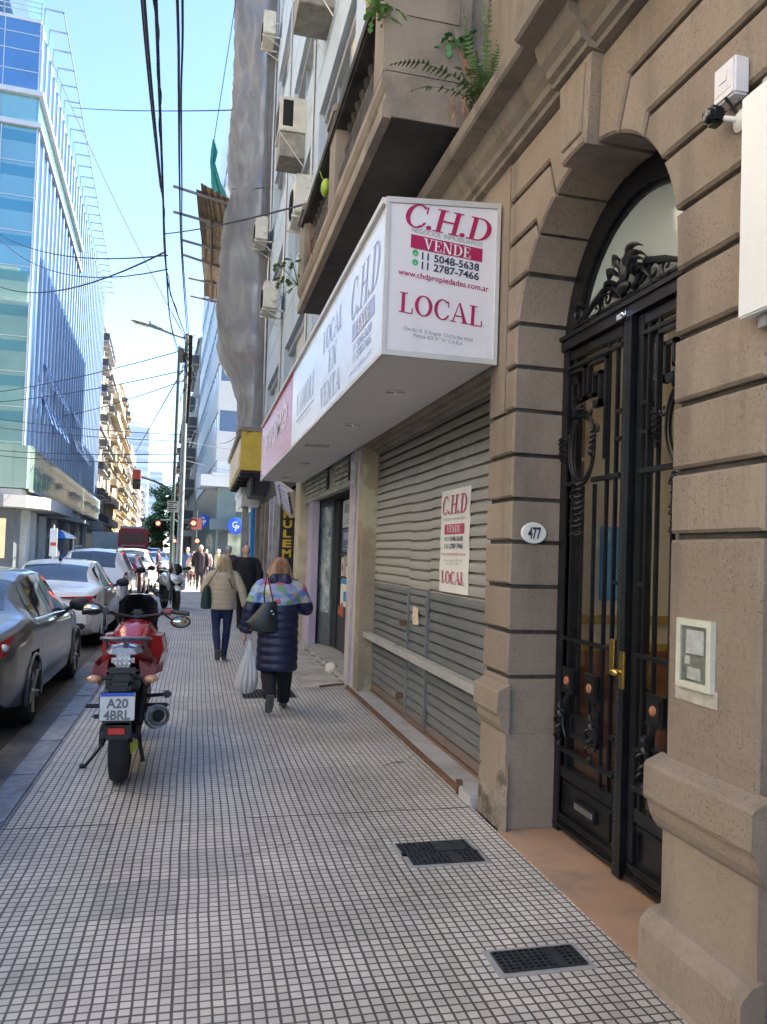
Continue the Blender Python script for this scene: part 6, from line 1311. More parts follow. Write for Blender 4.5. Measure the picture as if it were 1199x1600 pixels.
car('dark grey sedan parked nearest with its rear wheel beside the gutter', 'sedan', GREYCAR, (-2.36, 7.1, ZR), 0, 1.76)
car('white sedan with long red tail lights parked behind the grey one', 'sedan', PWHITE, (-2.42, 13.4, ZR), .0, 1.78, antenna=True, longlamp=True)
car('silver white crossover with roof rails parked ahead of the white sedan', 'suv', paint('ice_white', (.74,.76,.78), .05), (-2.46, 19.7, ZR), 0, 1.78, rails=True, trimcol=TRIM)
car('red hatchback squeezed between the crossover and the bright white car', 'hatch', paint('car_red', (.33,.025,.015), .2), (-2.43, 25.3, ZR), 0, 1.7)
car('bright white car at the corner, last of the parked row', 'suv', paint('bright_white', (.72,.73,.74), 0), (-2.45, 30.6, ZR), 0, 1.74, lamp=mat('pink_lamp', (.6,.06,.12), .2, coat=1))
car('silver car whose front corner just shows at the left edge', 'sedan', SILVER, (-2.31, 2.14, ZR), 0, 1.76)
car('dark blue car waiting in the middle lane with brake lights on', 'sedan', paint('navy_paint', (.03,.06,.16), .4), (-5.6, 40, ZR), TH, detail=False, group='cars driving in the far street')
car('white car driving away beyond the crossing, behind the poles', 'sedan', PWHITE, (-2.4, 50.5, ZR), TH, detail=False, group='cars driving in the far street')
car('pale blue van like car farther on, right of the bus', 'suv', paint('pale_blue_paint', (.28,.36,.45), .3), (-4.4, 84, ZR), TH, detail=False, group='cars driving in the far street')
car('dark car behind the white one, near the dense street tree', 'suv', paint('charcoal_paint', (.05,.06,.08), .4), (-3.5, 70, ZR), TH, detail=False, group='cars driving in the far street')
bus = thing('bus', 'dark red city bus seen from behind in the far street', 'bus', (-5.3, 69, ZR), TH)
BUSRED = mat('bus_red', (.45,.018,.035), .5, var=.1)
a = MB(); a.bbox(-1.2, 1.2, 0, 11, .45, 3.25, .12); a.bbox(-1.18, 1.18, .02, 3, .3, .7, .06); build('body', a, BUSRED, bus)
a = MB(); a.bbox(-1.0, 1.0, .4, 9, 3.24, 3.46, .08); build('roof_unit', a, mat('roof_grey', (.4,.43,.46), .5), bus)
a = MB(); a.bbox(-1.02, 1.02, -.02, .05, 2.0, 2.95, .03); build('rear_window', a, mat('bus_glass', (.10,.03,.03), .3, var=.3, vs=1, spec=.3), bus)
a = MB()
for sd in (1,-1): a.box(min(sd*1.205,sd*1.19), max(sd*1.205,sd*1.19), .5, 10.8, 1.6, 2.9)
build('side_window', a, DKGLASS, bus)
a = MB(); a.box(-.95,.95,-.03,.01,1.78,1.86); a.box(-.9,.9,-.02,.01,1.66,1.72,1); a.box(-.75,-.5,-.012,.0,1.25,1.45); a.box(.45,.9,-.012,.0,1.35,1.45); a.box(-.25,.35,-.012,.0,1.2,1.26); build('rear_trim', a, [mat('bus_trim', (.5,.45,.45), .5), DARK], bus)
for sd in (1,-1): build('brake_light', MB().bbox(sd*1.0-.12, sd*1.0+.12, -.04, .05, .75, 1.0, .03), mat('brake_glow', (.8,.03,.02), .3, emit=(1,.06,.03), es=1.5), bus)
a = MB()
for sd in (1,-1):
    for y in (2.4, 8.5): a.mark(); a.tube([(sd*1.15,y,.48),(sd*.85,y,.48)], .48, 18)
build('wheel', a, TYRE, bus)
trk = thing('truck', 'white box truck half hidden left of the red bus', 'truck', (-8.1, 74, ZR), TH)
a = MB(); a.bbox(-1.15, 1.15, 0, 5.5, .8, 3.0, .05); build('box', a, mat('truck_white', (.5,.55,.56), .5, var=.15, vs=1), trk); a = MB(); a.bbox(-1.05, 1.05, 5.6, 7.2, .5, 2.4, .15); build('cab', a, PWHITE, trk)
a = MB(); [a.mark().tube([(sd*1.1,y,.45),(sd*.8,y,.45)], .45, 16) for sd in (1,-1) for y in (1.2,6.2)]; build('wheel', a, TYRE, trk)
# ---- motorcycles
def motorcycle(label, loc, rot, col, col2, plate=None, screen=True, lean=0, carrier=True):
    t = thing('motorcycle', label, 'motorcycle', loc, rot, None); t.rotation_euler = (0, lean, rot)
    body = paint('moto_'+label.split()[0], col, .15, .25); pan2 = paint('moto_panel', col2, .3, .35); maroon = mat('maroon_panel', tuple(q*.5 for q in col), .4, var=.15, vs=6, coat=.4)
    rz, rw = .31, 1.34
    for y, wd, nm in ((0,.062,'rear_wheel'),(rw,.048,'front_wheel')):
        M_ = Matrix.Translation((0,y,rz)) @ Matrix.Rotation(PI/2, 4, 'Y')
        a = MB(); a.lathe([(.225,-wd*.7),(.26,-wd),(.29,-wd*.86),(.305,-wd*.5),(.312,0),(.305,wd*.5),(.29,wd*.86),(.26,wd),(.225,wd*.7)], 36, 0, M_); wh = build(nm, a, TYRE, t)
        a = MB(); a.lathe([(.23,-wd*.7),(.215,-wd*.3),(.215,wd*.3),(.23,wd*.7)], 28, 0, M_); a.tube([M_ @ Vector((0,0,-.07)), M_ @ Vector((0,0,.07))], .045, 12)
        for q in range(5): an = 2*PI*q/5; a.tube([M_ @ Vector((.03*math.cos(an),.03*math.sin(an),0)), M_ @ Vector((.22*math.cos(an),.22*math.sin(an),0))], .018, 6)
        build('rim', a, BLACK, wh)
    a = MB()
    for sd in (1,-1): a.tube([(sd*.095,0,.31),(sd*.10,.5,.36)], [.022,.032], 8); a.tube([(sd*.11,.05,.38),(sd*.12,.28,.72)], .028, 8); a.tube([(sd*.09,rw,.31),(sd*.09,rw-.13,.62),(sd*.085,rw-.24,.92)], [.03,.03,.026], 8)
    a.tube([(0,.5,.36),(0,.75,.30),(0,1.0,.45),(0,1.08,.85)], .03, 8); a.tube([(0,.4,.72),(0,1.08,.86)], .03, 8); a.tube([(.10,.42,.40),(.10,.62,.62)], .02, 8)
    a.bbox(-.13,.13,.5,.92,.26,.56,.04); a.bbox(-.09,.09,.72,.95,.5,.68,.03); a.tube([(-.14,0,.31),(-.11,0,.31)], .07, 16); a.box(-.13,-.115,-.05,.5,.30,.40)
    for i in range(5): a.box(-.11,.11,.74,.96,.54+.028*i,.548+.028*i)
    build('engine_frame', a, mat('engine_black', (.03,.03,.032), .5, .3, var=.4, vs=20), t)
    a = MB(); a.tube([(.06,.95,.5),(.09,1.02,.32),(.13,.75,.24),(.17,.4,.30),(.21,.18,.38)], [.02,.02,.022,.026,.045], 10); a.tube([(.21,.18,.38),(.245,-.14,.47)], [.07,.078], 16); a.ring((.2455,-.148,.472), (.11,-1,.28), .052, .016, 20, 8); a.tube([(.232,-.04,.45),(.234,-.05,.452)], .082, 16)
    ex = build('exhaust', a, mat('exhaust_steel', (.13,.13,.13), .35, .8, var=.3, vs=15), t); a = MB(); a.ball((.247,-.152,.474), (.042,.006,.042), 14, 6); build('outlet', a, DARK, ex)
    a = MB(); a.loft([[(x*w_, y, z+h_*q) for x, q in ((-1,0),(-.9,.6),(-.5,.95),(0,1),(.5,.95),(.9,.6),(1,0),(.5,-.25),(-.5,-.25))] for y, w_, z, h_ in ((.0,.085,.88,.05),(.2,.11,.80,.09),(.45,.15,.76,.08),(.66,.12,.79,.08),(.74,.08,.83,.07))]); build('seat', a, BLACKMAT, t)
    a = MB(); a.loft([[(x*w_, y, z+h_*q) for x, q in ((-1,0),(-1.0,.45),(-.7,.85),(-.25,1),(.25,1),(.7,.85),(1.0,.45),(1,0),(.7,-.35),(-.7,-.35))] for y, w_, z, h_ in ((.64,.11,.83,.09),(.74,.155,.83,.16),(.92,.175,.84,.19),(1.08,.15,.86,.16),(1.17,.08,.87,.09))]); build('fuel_tank', a, body, t)
    for sd in (1,-1):                                # tank scoops
        a = MB(); a.loft([[(sd*(x+.02*math.sin(PI*i/5)), y+dy, z+dz) for x, dy, dz in ((.13,0,-.13),(.20,.02,-.10),(.235,.05,.02),(.21,.04,.12),(.15,0,.13),(.12,0,0))] for i, (x0, y, z) in enumerate(((0,.68,.80),(0,.85,.80),(0,1.02,.79),(0,1.16,.74),(0,1.25,.66)))]); build('scoop', a, body, t)
        a = MB(); a.loft([[(sd*(x*w_), y, z+dz*h_) for x, dz in ((.7,-1),(1,-.5),(1.05,.2),(.85,1),(.5,1),(.4,-.8))] for y, w_, z, h_ in ((-.10,.07,.90,.03),(.0,.12,.86,.07),(.15,.165,.80,.11),(.35,.175,.74,.12),(.55,.15,.70,.09))]); build('tail_panel', a, maroon, t)
        a = MB(); a.loft([[(sd*x, y, z) for x, z in ((.145,.66),(.205,.78),(.19,.82),(.13,.70))] for y in (-.02,.3)]); a.prism([(.10,.84),(.21,.76),(.155,.66),(.11,.72)], lambda u, v, d: (sd*u, d, v), -.06, .1); build('side_panel', a, maroon, t)
    a = MB(); a.loft([[(x*w_, y, z+h_*q) for x, q in ((-1,-.2),(-.8,.7),(0,1),(.8,.7),(1,-.2),(0,-.3))] for y, w_, z, h_ in ((-.13,.085,.895,.035),(-.02,.12,.90,.05),(.15,.13,.885,.05))]); build('tail_cowl', a, pan2, t)
    a = MB(); a.bbox(-.075,.075,-.165,-.05,.80,.895,.03); tl_ = build('tail_light', a, mat('clear_tail', (.42,.42,.44), .15, .2, var=.4, vs=70, coat=1), t)
    a = MB()
    for i in range(8): a.mark().ball((-.045+.03*(i%4), -.166, .83+.03*(i//4)), .009, 6, 5)
    build('bulb', a, WHITE, tl_)
    a = MB(); a.bbox(-.10,.10,-.15,.1,.755,.80,.015); a.bbox(-.11,.11,-.10,.3,.60,.78,.04); a.bbox(-.085,.085,-.33,-.29,.44,.66,.015); a.bbox(-.07,.07,-.31,-.10,.64,.72,.02); a.bbox(-.06,.06,-.20,-.10,.70,.76,.01); a.tube([(-.22,-.05,.715),(.22,-.05,.715)], .016, 8)
    a.bbox(-.085,.085,-.345,-.31,.36,.47,.015); build('rear_mudguard', a, BLACK, t)
    for sd in (1,-1): a = MB(); a.ball((sd*.185,-.09,.715), (.05,.03,.028), 12, 8); build('indicator', a, ORANGE, t)
    if plate:
        a = MB(); a.bbox(-.118,.108,-.352,-.342,.485,.672,.006); p_ = build('number_plate', a, PLATE, t)
        a = MB(); a.box(-.11,.10,-.3545,-.3525,.645,.668); build('blue_band', a, mat('plate_blue', (.03,.10,.50), .4), p_)
        a = MB(); put(a, plate[0], (-.005,-.3525,.600), (1,0,0), (0,0,1), .058, .135, bold=.03); put(a, plate[1], (-.005,-.3525,.525), (1,0,0), (0,0,1), .058, .165, bold=.03); build('lettering', a, mat('plate_grey', (.14,.15,.17), .5), p_)
    build('reflector', MB().bbox(-.062,.052,-.355,-.345,.395,.445,.006), mat('red_reflector', (.62,.02,.01), .2, coat=1), t)
    if carrier:
        a = MB(); 
        for sd in (1,-1): a.tube([(sd*.12,.30,.92),(sd*.15,.12,.965),(sd*.14,-.06,.985),(sd*.06,-.13,.99),(0,-.14,.99)], [.016,.022,.026,.026,.026], 8, flat=.6); a.tube([(sd*.13,.02,.98),(sd*.12,.08,.86)], .012, 6)
        a.box(-.12,.12,.0,.04,.965,.98); a.box(-.02,.02,-.13,.1,.97,.985); build('grab_rail', a, mat('grab_grey', (.10,.115,.15), .35, .4), t)
    a = MB(); a.tube([(0,1.07,.98),(0,1.02,1.05)], .03, 8)
    for sd in (1,-1): a.tube([(0,1.03,1.04),(sd*.16,1.04,1.06),(sd*.27,.98,1.09),(sd*.40,.92,1.08)], .013, 8); a.tube([(sd*.29,.975,1.09),(sd*.41,.915,1.08)], .019, 10); a.tube([(sd*.28,1.01,1.085),(sd*.42,.99,1.06)], .007, 6); a.bbox(sd*.25-.03,sd*.25+.03,.97,1.03,1.06,1.12,.012)
    a.tube([(-.2,1.0,1.09),(-.1,1.1,.95),(0,1.12,.8)], .008, 6); a.tube([(.2,1.0,1.09),(.1,1.12,.95),(.02,1.12,.8)], .008, 6); a.bbox(-.05,.05,1.04,1.1,1.05,1.10,.02); build('handlebar', a, BLACK, t)
    build('kill_switch', MB().bbox(.22,.27,.945,.975,1.085,1.115,.008), mat('switch_red', (.5,.04,.03), .4), t)
    for sd in (1,-1):
        a = MB(); top_ = (sd*.30,1.02,1.10) if sd < 0 else (sd*.30,1.05,1.0); a.tube([(sd*.22,1.02,1.06), top_], .008, 6); M_ = Matrix.Translation(top_) @ Matrix.Rotation(R(8*sd), 4, 'Z'); a.ball((sd*.05,0,0), (.085,.03,.052), 14, 8, 0, M_); mr = build('mirror', a, BLACK, t)
        a = MB(); a.ball((sd*.05,-.018,0), (.07,.014,.042), 12, 6, 0, M_); build('mirror_glass', a, mat('mirror_face', (.5,.48,.42), .08, .8, var=.1), mr)
    a = MB(); a.loft([[(x*w_, y+dy*.1, z) for x, dy in ((-1,-.6),(-.85,.3),(-.4,.8),(0,1),(.4,.8),(.85,.3),(1,-.6),(.7,-.7),(0,.5),(-.7,-.7))] for w_, y, z in ((.10,1.25,.80),(.15,1.27,.92),(.165,1.25,1.05),(.15,1.20,1.16),(.09,1.16,1.22))]); build('windscreen' if screen else 'cowl', a, mat('dark_screen', (.012,.013,.015), .15, coat=.6), t)
    a = MB(); a.loft([[(x*w_, y+.05*(1-x*x), z) for x in (-1,-.5,0,.5,1)]+[(x*w_*.8, y-.08, z) for x in (1,0,-1)] for w_, y, z in ((.06,1.36,.72),(.14,1.36,.80),(.16,1.32,.92),(.12,1.28,1.0))]); build('headlight_fairing', a, pan2 if not carrier else body, t)
    build('headlight', MB().ball((0,1.40,.84), (.085,.03,.06), 14, 8), LAMPCLEAR, t)
    a = MB(); a.loft([[(x*.075, rw+.345*math.sin(q), rz+.345*math.cos(q)+.02*(1-x*x)) for x in (-1,-.5,0,.5,1)] for q in [R(-60+12*i) for i in range(10)]], closed=False); a.loft([[(x*.075, rw+.340*math.sin(q), rz+.340*math.cos(q)+.01*(1-x*x)) for x in (-1,-.5,0,.5,1)] for q in [R(-60+12*i) for i in range(10)]], closed=False); build('front_mudguard', a, pan2, t)
    a = MB()
    for sd in (1,-1): a.mark(); a.tube([(sd*.12,.42,.44),(sd*.24,.40,.44)], .014, 6); a.bbox(min(sd*.16,sd*.30),max(sd*.16,sd*.30),.375,.425,.425,.455,.012); a.mark(); a.bbox(min(sd*.15,sd*.27),max(sd*.15,sd*.27),.60,.65,.30,.33,.012)
    a.mark(); a.tube([(.14,.12,.56),(.30,.10,.575)], .014, 6); a.bbox(.26,.32,.075,.125,.55,.60,.012); build('footpeg', a, BLACK, t)
    a = MB(); a.tube([(-.08,.55,.28),(-.20,.42,.10),(-.27,.36,.015)], .012, 6); a.tube([(-.27,.36,.015),(-.31,.36,.012)], .018, 6); build('side_stand', a, BLACK, t)
    a = MB(); a.tube([(.08,.5,.26),(.10,.44,.14),(.13,.40,.02)], .016, 6); a.tube([(-.06,.5,.26),(-.06,.45,.14)], .016, 6); build('centre_stand', a, BLACK, t)
    a = MB(); a.prism([(.05,.24),(.11,.25),(.10,.19),(.06,.16)], XZ, .08, .09); build('yellow_tag', a, mat('tag_yellow', (.5,.52,.06), .5), t)
    return t
motorcycle('red and black street motorcycle parked on the tiled pavement, seen from behind', (-.452, 5.62, 0), 0.0, (.36,.012,.018), (.30,.33,.40), ('A20', '4BRL'))
motorcycle('white and black motorcycle parked farther up the kerb, facing the camera', (-.78, 21.4, 0), PI+.25, (.55,.58,.56), (.62,.64,.62), None, carrier=False)
# bicycle behind the pole
bi = thing('bicycle', 'bicycle leaning behind the thick grey pole with a white bundle on it', 'bicycle', (-.42, 31.5, 0), R(-62))
for y in (0, 1.02): 
    a = MB(); a.ring((0,y,.33), (1,0,0), .315, .017, 28, 6); w_ = build('wheel', a, TYRE, bi); a = MB()
    for q in range(14): a.tube([(0,y,.33),(0,y+.31*math.cos(2*PI*q/14),.33+.31*math.sin(2*PI*q/14))], .0025, 4)
    build('spokes', a, CHROME, w_)
a = MB(); [a.tube(p, .016, 6) for p in ([(0,0,.33),(0,.42,.30),(0,.30,.78)], [(0,0,.33),(0,.32,.72)], [(0,.42,.30),(0,.86,.74)], [(0,.32,.72),(0,.86,.78)], [(0,.84,.88),(0,1.02,.33)], [(-.28,.80,.98),(0,.86,.95),(.28,.80,.98)])]; build('frame', a, mat('bike_frame', (.25,.05,.08), .4), bi)
build('saddle', MB().bbox(-.07,.07,.16,.42,.80,.86,.03), BLACKMAT, bi)
random.seed(4); a = MB(); 
for i in range(7): a.ball((random.uniform(-.10,.10), random.uniform(.3,.7), random.uniform(.75,1.2)), (.13,.2,.16), 10, 8)
build('white_bundle', merge(a, .03, 3), mat('white_cloth', (.66,.58,.56), .8, var=.15, vs=6), label='pale white and pink cloth bundle tied on the bicycle by the pole', cat='bundle', loc=(-.35, 31.5, 0), rotz=R(-62))
# ---------------------------------------------------------------- people
def ell(mb, c, rx, ry, n=16, dz=0): return [(c[0]+rx*math.cos(2*PI*j/n), c[1]+ry*math.sin(2*PI*j/n), c[2]) for j in range(n)]
def person(label, loc, rot, h, j, hair, trousers, shoe, female=False, bald=False, vox=.014, face=False, group=None, skin=SKIN):
    """j: joints relative to the pelvis for a 1.70 m figure, facing +y, x to the right"""
    k = h/1.70; t = thing('person', label, 'person', loc, rot, group); V = lambda p: Vector(p)*k
    a = MB(); hd = V(j['head']); nk = V(j['neck'])
    # torso, neck, head
    pel, che = V(j['pelvis']), V(j['chest'])
    a.loft([ell(a, pel+Vector((0,0,-.09*k)), .13*k, .10*k), ell(a, pel, .165*k, .115*k), ell(a, pel.lerp(che,.45), .135*k, .095*k), ell(a, che, .165*k, .115*k), ell(a, che+Vector((0,0,.12*k)), .14*k, .09*k), ell(a, nk, .055*k, .055*k)])
    a.tube([nk-Vector((0,0,.05*k)), hd-Vector((0,0,.03*k))], [.062*k,.054*k], 12)
    a.ball(hd, (.076*k,.096*k,.115*k), 16, 12); a.ball(hd+Vector((0,.03*k,-.06*k)), (.052*k,.06*k,.06*k), 12, 8)
    a.ball(hd+Vector((0,.098*k,-.015*k)), (.014*k,.022*k,.026*k), 8, 6)
    for s_ in (1,-1): a.ball(hd+Vector((s_*.076*k,-.005*k,-.005*k)), (.012*k,.022*k,.032*k), 8, 6)
    for s_ in 'LR':
        sg = -1 if s_ == 'L' else 1; sh, el, wr = V(j['sh'+s_]), V(j['el'+s_]), V(j['wr'+s_])
        a.tube([che.lerp(sh,.6), sh, sh.lerp(el,.5), el, el.lerp(wr,.4), wr], [.06*k,.055*k,.047*k,.038*k,.036*k,.026*k], 12)
        d = (wr-el).normalized(); palm = wr+d*.05*k; side = d.cross(Vector((0,1,0))); side = side.normalized() if side.length > .1 else Vector((1,0,0)); nrm_ = side.cross(d).normalized()
        a.tube([wr, palm, wr+d*.085*k], [.026*k,.036*k,.034*k], 10, flat=.6)
        for q, (o_, ln) in enumerate(((-.028,.06),(-.010,.072),(.010,.068),(.027,.052))):
            b0 = wr+d*.08*k+nrm_*o_*k; b1 = b0+d*ln*.5*k; b2 = b1+(d*.55-side*sg*.5).normalized()*ln*.5*k; a.tube([b0,b1,b2], [.0095*k,.009*k,.0075*k], 7)
        th = wr+d*.03*k+nrm_*.03*k; a.tube([th, th+(d*.6+nrm_*.6)*.04*k, th+(d*1.1+nrm_*.45)*.06*k], [.012*k,.010*k,.008*k], 7)
        hp, kn, an = V(j['hip'+s_]), V(j['kn'+s_]), V(j['an'+s_])
        a.tube([hp, hp.lerp(kn,.5), kn, kn.lerp(an,.35), an], [.085*k,.07*k,.052*k,.05*k,.034*k], 12)
        a.tube([an, V(j['toe'+s_])], [.036*k,.03*k], 8)
    build('body', merge(a, vox*.7, 1), skin, t)
    if trousers:
        m_, wide = trousers; a = MB()
        a.loft([ell(a, pel+Vector((0,0,-.12*k)), .12*k, .10*k), ell(a, pel, .178*k, .128*k), ell(a, pel+Vector((0,0,.10*k)), .155*k, .11*k)])
        for s_ in 'LR':
            hp, kn, an = V(j['hip'+s_]), V(j['kn'+s_]), V(j['an'+s_]); d = (an-kn).normalized()
            a.tube([hp+Vector((0,0,.03*k)), hp.lerp(kn,.4), kn, kn.lerp(an,.3), kn.lerp(an,.62), an+d*.0*k], [.098*k,.085*k,.064*k*wide,.066*k*wide,.058*k*wide,.05*k*wide], 14)
        build('trousers', merge(a, vox, 2), m_, t)
    for s_ in 'LR':
        an, te = V(j['an'+s_]), V(j['toe'+s_]); d = (te-an); up_ = d.cross(Vector((1,0,0))).normalized(); hl = an-d.normalized()*.05*k
        a = MB(); a.tube([an+(an-V(j['kn'+s_])).normalized()*-.05*k, an], [.045*k,.05*k], 10); a.tube([hl, an+d*.3, an+d*.7, te, te+d.normalized()*.03*k], [.045*k,.05*k,.046*k,.042*k,.02*k], 12, flat=.8)
        so = build('shoe', merge(a, .009, 1), shoe, t)
        dn = Vector((0,0,-1)); dn = (dn-d.normalized()*dn.dot(d.normalized())).normalized()
        a = MB(); a.tube([hl+dn*.03*k, an+d*.35+dn*.033*k, te+dn*.03*k], [.042*k,.046*k,.038*k], 10, flat=.35, up=dn); build('sole', a, mat('sole_grey', (.09,.095,.085), .8, var=.2), so)
    if face:
        a = MB()
        for s_ in (1,-1): a.mark(); a.ball(hd+Vector((s_*.030*k,.083*k,.012*k)), (.013*k,.01*k,.007*k), 8, 6)
        build('eye', a, mat('eye_dark', (.03,.025,.02), .3), t); a = MB(); a.ball(hd+Vector((0,.092*k,-.058*k)), (.024*k,.01*k,.006*k), 8, 6); build('mouth', a, mat('lip', (.3,.12,.09), .5), t)
        a = MB(); [a.mark().ball(hd+Vector((s_*.032*k,.086*k,.035*k)), (.02*k,.012*k,.005*k), 8, 5) for s_ in (1,-1)]; build('eyebrow', a, hair[0], t)
    if hair and not bald:
        m_, ln = hair; a = MB()
        if ln < .05:
            a.ball(hd+Vector((0,-.018*k,.028*k)), (.084*k,.096*k,.105*k), 14, 10); build('hair', merge(a, .01, 1), m_, t)
        else: longhair(t, hd, k, m_, ln)
    return t, k, V
def longhair(t, hd, k, m_, ln, spread=1.0, seed=3):
    random.seed(seed); a = MB()
    a.loft([ell(a, hd+Vector((0,-.02*k,.118*k)), .02*k, .03*k), ell(a, hd+Vector((0,-.02*k,.10*k)), .06*k, .075*k), ell(a, hd+Vector((0,-.025*k,.04*k)), .094*k, .108*k), ell(a, hd+Vector((0,-.04*k,-.04*k)), .104*k, .098*k), ell(a, hd+Vector((0,-.06*k,-.10*k)), .110*k*spread, .075*k), ell(a, hd+Vector((0,-.07*k,-.11*k-ln*.5)), .125*k*spread, .05*k), ell(a, hd+Vector((0,-.085*k,-.11*k-ln)), .10*k*spread, .025*k)])
    for i in range(130):                             # locks
        an = random.uniform(PI*.95, PI*2.05); r0 = random.uniform(.75,1.0); e = random.uniform(.6,1.08)
        x, y = math.cos(an), math.sin(an); p0 = hd+Vector((x*.05*k, y*.05*k-.02*k, .115*k)); p1 = hd+Vector((x*.098*k, y*.112*k-.02*k, .03*k)); p2 = hd+Vector((x*.112*k*spread, y*.085*k-.045*k, -.09*k)); p3 = hd+Vector((x*.14*k*spread+random.uniform(-.03,.03), y*.05*k-.075*k, -.11*k-ln*e)); p4 = p3+Vector((random.uniform(-.02,.02),-.01,-.03))
        wv = random.uniform(-.012,.012); p2 = p2+Vector((wv,0,0)); a.tube([p0,p1,p1.lerp(p2,.5)+Vector((-wv,-.006,0)),p2,p2.lerp(p3,.5)+Vector((-wv*1.2,-.006,0)),p3,p4], [.006*k,.009*k,.010*k,.009*k,.009*k,.006*k,.001], 5)
    build('hair', a, m_, t, ang=70)
def hairmat(name, c1, c2): return mat(name, c1, .45, var=.45, vs=3, stretch=(9,9,1.2), col2=c2, lo=.46, hi=.56, ds=1.6, bump=.5, bs=8)
def pose(step=.0, armL=(.0,0), armR=(.0,0), width=1.0, lift=0.0):
    """walking pose, height 1.70: step = right foot forward (+)"""
    j = dict(pelvis=(0,0,.93), chest=(0,.01,1.23), neck=(0,.0,1.43), head=(0,.02,1.575))
    for s_, sg in (('L',-1),('R',1)):
        st = step*sg; x = sg*.09; j['sh'+s_] = (sg*.185*width,0,1.38); j['hip'+s_] = (x,0,.90)
        if st >= 0: j['kn'+s_] = (x,st*.55+.03,.50); j['an'+s_] = (x*.9,st,.075); j['toe'+s_] = (x*1.1,st+.15,.04)
        else:
            lf = lift; j['kn'+s_] = (x*.8,st*.2+.05,.49); j['an'+s_] = (x*.8,st,.13+lf); j['toe'+s_] = (x*.9,st+.10-lf*.25,.03+lf*.05)
    for s_, sg, (fw, out) in (('L',-1,armL),('R',1,armR)): j['el'+s_] = (sg*(.23+out),fw*.5-.03,1.12); j['wr'+s_] = (sg*(.235+out*.8),fw,.88)
    return j
def coat(t, k, V, j, m, hem, rx=.19, ry=.15, puff=0, npf=12, sleeve=.062, vox=.012, flare=1.0, cuff=.9, name='coat', collar=0, rings=46, sl_puff=None, shoulder=1.0):
    a = MB(); ch = V(j['chest']); top = 1.42; cx, cy = j['chest'][0]*k, 0; rr = []
    for i in range(rings+1):
        q = i/rings; z = hem+(top-hem)*q
        f = 1+(flare-1)*max(0, (1.0-z)/(1.0-hem)) if z < 1.0 and hem < .95 else 1
        wx = rx*f; wy = ry*f
        if z > 1.28: u = (z-1.28)/(top-1.28); wx = rx*(1-.55*u**2.2)*shoulder; wy = ry*(1-.45*u**2)
        p = puff*abs(math.sin(PI*npf*(z-hem)/(top-hem)))**.6 if puff and z < 1.30 else 0
        rr.append([((wx+p)*k*math.cos(2*PI*n/28), cy+((wy+p)*k*math.sin(2*PI*n/28))+(-.01*k), z*k) for n in range(28)])
    a.loft(rr)
    for s_ in 'LR':
        sh, el, wr = V(j['sh'+s_]), V(j['el'+s_]), V(j['wr'+s_]); pts = []; rd = []; nn_ = 26
        sh2 = sh+Vector((0,0,-.02*k)); inn = Vector((sh.x*.45,0,sh.z-.01*k))
        for i in range(nn_+1):
            q = i/nn_; p = inn.lerp(sh2, q/.18) if q < .18 else (sh2.lerp(el, (q-.18)/.41) if q < .59 else el.lerp(wr, (q-.59)/.41*cuff))
            pts.append(p); r = sleeve*(1.12-.32*q); pf = (sl_puff or puff)*.9*abs(math.sin(PI*9*q))**.6 if puff and q > .2 else 0; rd.append((r+pf)*k)
        a.tube(pts, rd, 16)
    if collar: a.tube([(0,-.0*k,1.37*k),(0,.0,(1.42+collar)*k)], [.105*k,.085*k], 16)
    return build(name, merge(a, vox, 1), m, t)
